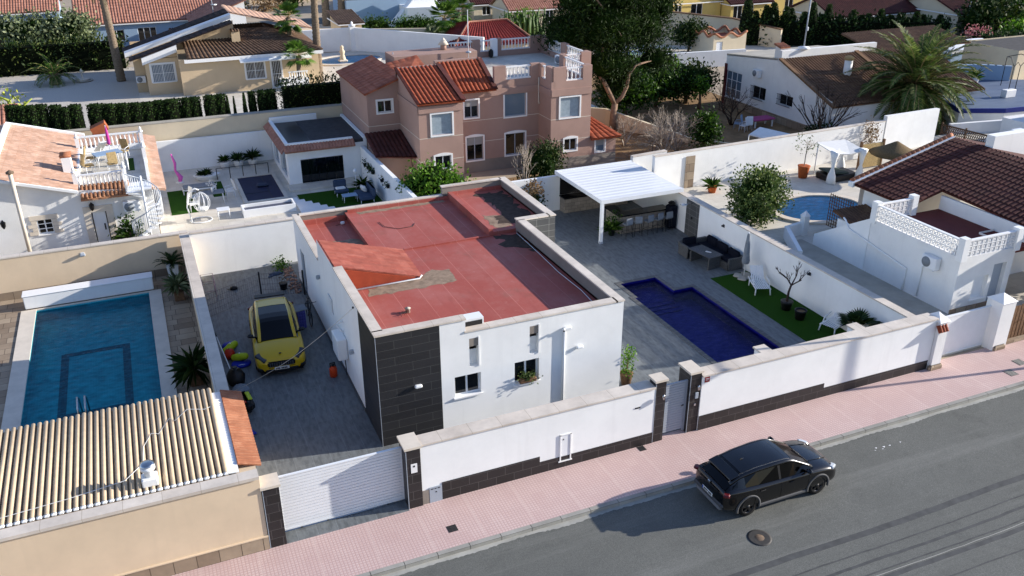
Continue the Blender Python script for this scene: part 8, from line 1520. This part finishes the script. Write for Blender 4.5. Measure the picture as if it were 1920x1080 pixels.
part('frame', m, M['wmetal'], t); part('pane', MB().slab([tuple(v) for v in q], .04), M['glass_b'], t)
# --- neighbours beyond the wild garden
NP = thing('corner_pool', 'blue corner pool behind the low white wall below the pine', 'pool', (45, 58, 0)); q = [gp(u, v) for u, v in ((1170, 100), (1205, 96), (1262, 112), (1240, 118), (1170, 122))]
part('basin', MB().prism([(v.x, v.y) for v in q], -.01, .012), M['poolblue'], NP); part('water', MB().poly([(v.x, v.y, .05) for v in q]), M['water_n'], NP); m = MB()
for a_, b_ in zip(q, q[1:] + q[:1]): u_ = b_ - a_; m.obox(((a_.x + b_.x) / 2, (a_.y + b_.y) / 2, .06), (u_.length + .3, .5, .14), math.atan2(u_.y, u_.x))
part('pool_coping', m, M['paint'], NP); struct('corner_pool_terrace', MB().box(42.1, 51.2, -.02, 62, 66, .003), M['pale_stone'])
wall_run('white_garden_wall', 'white wall in front of the corner pool and the cream pump house', [(33, 58), (40.5, 52.2), (52.5, 50.3)], .3, [1.3, 1.5, 1.6], 'white', None)
p = gp(1290, 97); blob_tree('round_topped_tree', 'dark round topped tree beside the corner pool', 'tree', (p.x, p.y, 0), 1.2, [(0, 0, 2.2, 1.8, 1.7, 1.3), (-.8, 0, 1.8, 1.2, 1.1, .9), (.9, 0, 1.9, 1.2, 1.1, .9)], 2200, .34, 'L_hedge')
t = thing('pump_house', 'cream pump house with wavy tiled parapet and blue white door', 'pump house', (52, 54, 0)); g0, g1 = gp(1328, 112), gp(1388, 104); fx0, fx1, fyy = 51.4, 55.6, 54.4; w = MB(); w.facade((fx0, fyy, -.05), (1, 0), 4.2, 2.0, [(.4, .05, 1.2, 1.75)], .1); w.facade((fx0, fyy + 4, -.05), (0, -1), 4, 2.0); w.facade((fx1, fyy, -.05), (0, 1), 4, 2.0); n_ = 24
for (a_, b_) in (((fx0, fyy), (fx1, fyy)), ((fx1, fyy), (fx1, fyy + 4)), ((fx0, fyy), (fx0, fyy + 4)), ((fx0, fyy + 4), (fx1, fyy + 4))):
    for k in range(n_):
        f0, f1 = k / n_, (k + 1) / n_; zz = [1.95 + .35 + .22 * math.cos(f * 4 * math.pi) for f in (f0, f1)]; pa, pb = [(a_[0] + (b_[0] - a_[0]) * f, a_[1] + (b_[1] - a_[1]) * f) for f in (f0, f1)]; w.poly([(*pa, 1.94), (*pb, 1.94), (*pb, zz[1]), (*pa, zz[0])])
part('wall', w, M['cream'], t); m = MB()
for (a_, b_) in (((fx0, fyy), (fx1, fyy)), ((fx1, fyy), (fx1, fyy + 4)), ((fx0, fyy), (fx0, fyy + 4)), ((fx0, fyy + 4), (fx1, fyy + 4))): m.tube([(a_[0] + (b_[0] - a_[0]) * k / n_, a_[1] + (b_[1] - a_[1]) * k / n_, 2.36 + .22 * math.cos(k / n_ * 4 * math.pi)) for k in range(n_ + 1)], .13, 6)
part('parapet_tiles', m, M['captile'], t); part('flat_roof', MB().box(fx0 + .05, fyy + .05, 1.7, fx1 - .05, fyy + 3.95, 1.9), M['redside'], t); part('door', MB().box(fx0 + .42, fyy + .06, 0, fx0 + 1.18, fyy + .1, 1.74), M['wmetal'], t)
wall_run('wavy_wall', 'long cream boundary wall with brown coping below the yellow house', [(54.5, 73), (59.5, 62.5), (62, 56.5)], .3, [2.6, 2.6, 2.0], 'cream', 'wood', cover=.1, ch=.12)
wall_run('scalloped_wall', 'low cream scalloped wall left of the pump house', [(50, 64.5), (57.2, 59.5)], .25, [2.0, 1.9], 'cream', None)
YH = house('yellow_house', 'yellow house with maroon roof and white conservatory windows', 58.5, 74.5, 66.5, 82, 3.0, 'gy', M['yellow'], M['darkred'], 1.6, [(1.0, .8, 2.0, 2.6), (3.4, .2, 5.2, 2.7)]); house('yellow_wing', 'lower yellow wing with white fascia beside the yellow house', 66.7, 72.5, 73, 79, 2.7, 'gx', M['yellow'], M['darkred'], 1.5, [(.4, .2, 1.8, 2.4), (2.2, .2, 3.6, 2.4)]); house('yellow_far_house', 'yellow house with blue window behind the dark hedge', 73.5, 74, 84, 82, 3.4, 'gx', M['yellow'], M['darkred'], 1.6, [(3, 1.2, 4.4, 2.6)])
# tall dark hedge row: individual cypresses
for i in range(22):
    f = i / 21; a = Vector((60.0, 60.5, 0)).lerp(Vector((80, 50.5, 0)), f); o = proto[0].copy(); COL.objects.link(o); o.location = (a.x + rnd(-.3, .3), a.y + rnd(-.4, .4), 0); o.scale = (rnd(1.9, 2.6), rnd(1.9, 2.6), rnd(3.6, 5.6) * (1 - .35 * f)); o.rotation_euler = (0, 0, rnd(0, 6)); tag(o, 'dark ragged cypress in the tall hedge row behind the bungalow', 'cypress', 'ragged cypresses behind the bungalow')
hedge('cypress_hedge', 'dark dense lower part of the hedge row behind the bungalow', 60, 60.0, 80, 50.0, 2.8, 26, .4, 'L_cyp', .25, wid=1.6)
for lab, x0, y0, x1, y1, h_, k_, wm, rm, ch_ in (('long brown roofed house behind the ragged cypresses', 71, 58.5, 84, 66.5, 2.6, 'gx', 'cream', 'darkred', ()), ('cream gabled house with maroon roof and white chimney behind the date palm', 84.2, 52.5, 92, 62, 3.0, 'gx', 'cream', 'darkred', [(89, 56, 5.6)]), ('cream house with brown hipped roof at the top right', 97, 60, 106, 68, 3.4, 'hip', 'cream', 'browntile', ()), ('white house with pale roof at the top right of centre', 90, 75, 103, 83, 3.2, 'gx', 'white', 'palepink', ()), ('grey roofed house at the very top right of centre', 76, 86, 90, 94, 3.2, 'gx', 'cream', 'browntile', ()), ('long white house with bright wall at the upper right edge', 95, 40, 118, 47, 3.6, 'flat', 'white', 'greytop', ()), ('tall white house at the top right corner', 132, 58, 150, 66, 5.5, 'flat', 'white', 'greytop', ())):
    house('far_house', lab, x0, y0, x1, y1, h_, k_, M[wm], M[rm], 1.8, [(1.4, .9, 2.6, 2.1), (x1 - x0 - 3, .9, x1 - x0 - 1.8, 2.1)], (), ch_)
t = thing('lamp_mast', 'thin pale mast behind the date palm', 'pole', (84, 52, 0)); part('shaft', MB().tube([(83, 50.6, 0), (84, 50.6, 8)], .06, 5), M['alu'], t); part('head', MB().lathe([(.12, 0), (.12, .2), (0, .3)], (84, 50.6, 8), 8), M['alu'], t)
for x, y, s, hh, lm, lab in ((88, 50, 3.2, 3.2, 'L_bush', 'large rounded green tree at the upper right'), (94, 50, 3.0, 3.0, 'L_bright', 'bright green tree right of the rounded one'), (84.5, 49, 2.6, 3.2, 'L_hedge', 'dark tree with bare stems left of the rounded green one'), (84.5, 44.5, 1.6, 1.4, 'L_bright', 'light green shrub below the bright green tree'), (106, 52, 2.6, 3.5, 'L_cyp', 'dark conifer behind the bright wall at the upper right'), (112, 51, 2.4, 3.2, 'L_cyp', 'dark conifer nearest the top right corner')):
    blob_tree('tree', lab, 'tree', (x, y, 0), hh * .5, [(0, 0, hh, s * 1.1, s, s), (-s * .6, 0, hh * .8, s * .7, s * .7, s * .7), (s * .7, 0, hh * .9, s * .7, s * .7, s * .7), (0, -.5, hh * .5, s, s * .8, s * .6)], 2600, .5, lm, None, .3)
bush('bougainvillea', 'pink flowering shrub above the grey garden shed', (78, 44.2, 0), [(0, 0, 2.2, 1.5, 1.0, .8)], 500, .3, 'L_flower')
hedge('clipped_hedge', 'dark clipped hedge at the right edge behind the garden shed', 76, 41.5, 92, 36, 2.8, 20, .4, 'L_cyp', .2, wid=1.6)
for u, v, s, lm, lab in ((540, 12, 1.6, 'L_hedge', 'dark shrub at the top between the sandy lot and the palms'), (1140, -12, 3.0, 'L_hedge', 'dark tree crown at the top behind the pine'), (1420, 2, 1.8, 'L_hedge', 'dark shrub on the yellow house terrace'), (1560, -6, 2.2, 'L_bush', 'green tree at the very top right of centre'), (1760, -4, 2.6, 'L_hedge', 'dark tall tree beside the brown hipped roof'), (700, -8, 2.2, 'L_bush', 'green tree behind the palm clump at the top'), (300, -22, 2.4, 'L_hedge', 'green tree at the very top left')):
    p = gp(u, v); blob_tree('tree', lab, 'tree', (p.x, p.y, 0), s * .6, [(0, 0, s, s * 1.2, s, s), (s * .7, 0, s * .8, s * .8, s * .7, s * .7)], 900, .5, lm, None, .25)
# street lamp just beyond the right edge: its long shadow crosses the pavement
t = thing('street_lamp', 'slim grey street lamp at the kerb beyond the right end of the pavement', 'street lamp', (27.0, -5.45, 0)); part('pole', MB().tube([(27, -5.45, 0), (27, -5.45, 7.2)], [.09, .055], 8), M['alu'], t); part('base', MB().lathe([(.16, 0), (.16, .5), (.1, .6)], (27, -5.45, 0), 10), M['dark_metal'], t); part('arm', MB().tube([(27, -5.45, 7.1), (27, -5.9, 7.4), (27, -6.6, 7.45)], .035, 6), M['alu'], t); part('lamp_head', MB().rbox((27, -6.8, 7.42), (.22, .6, .12), .04), M['alu'], t)
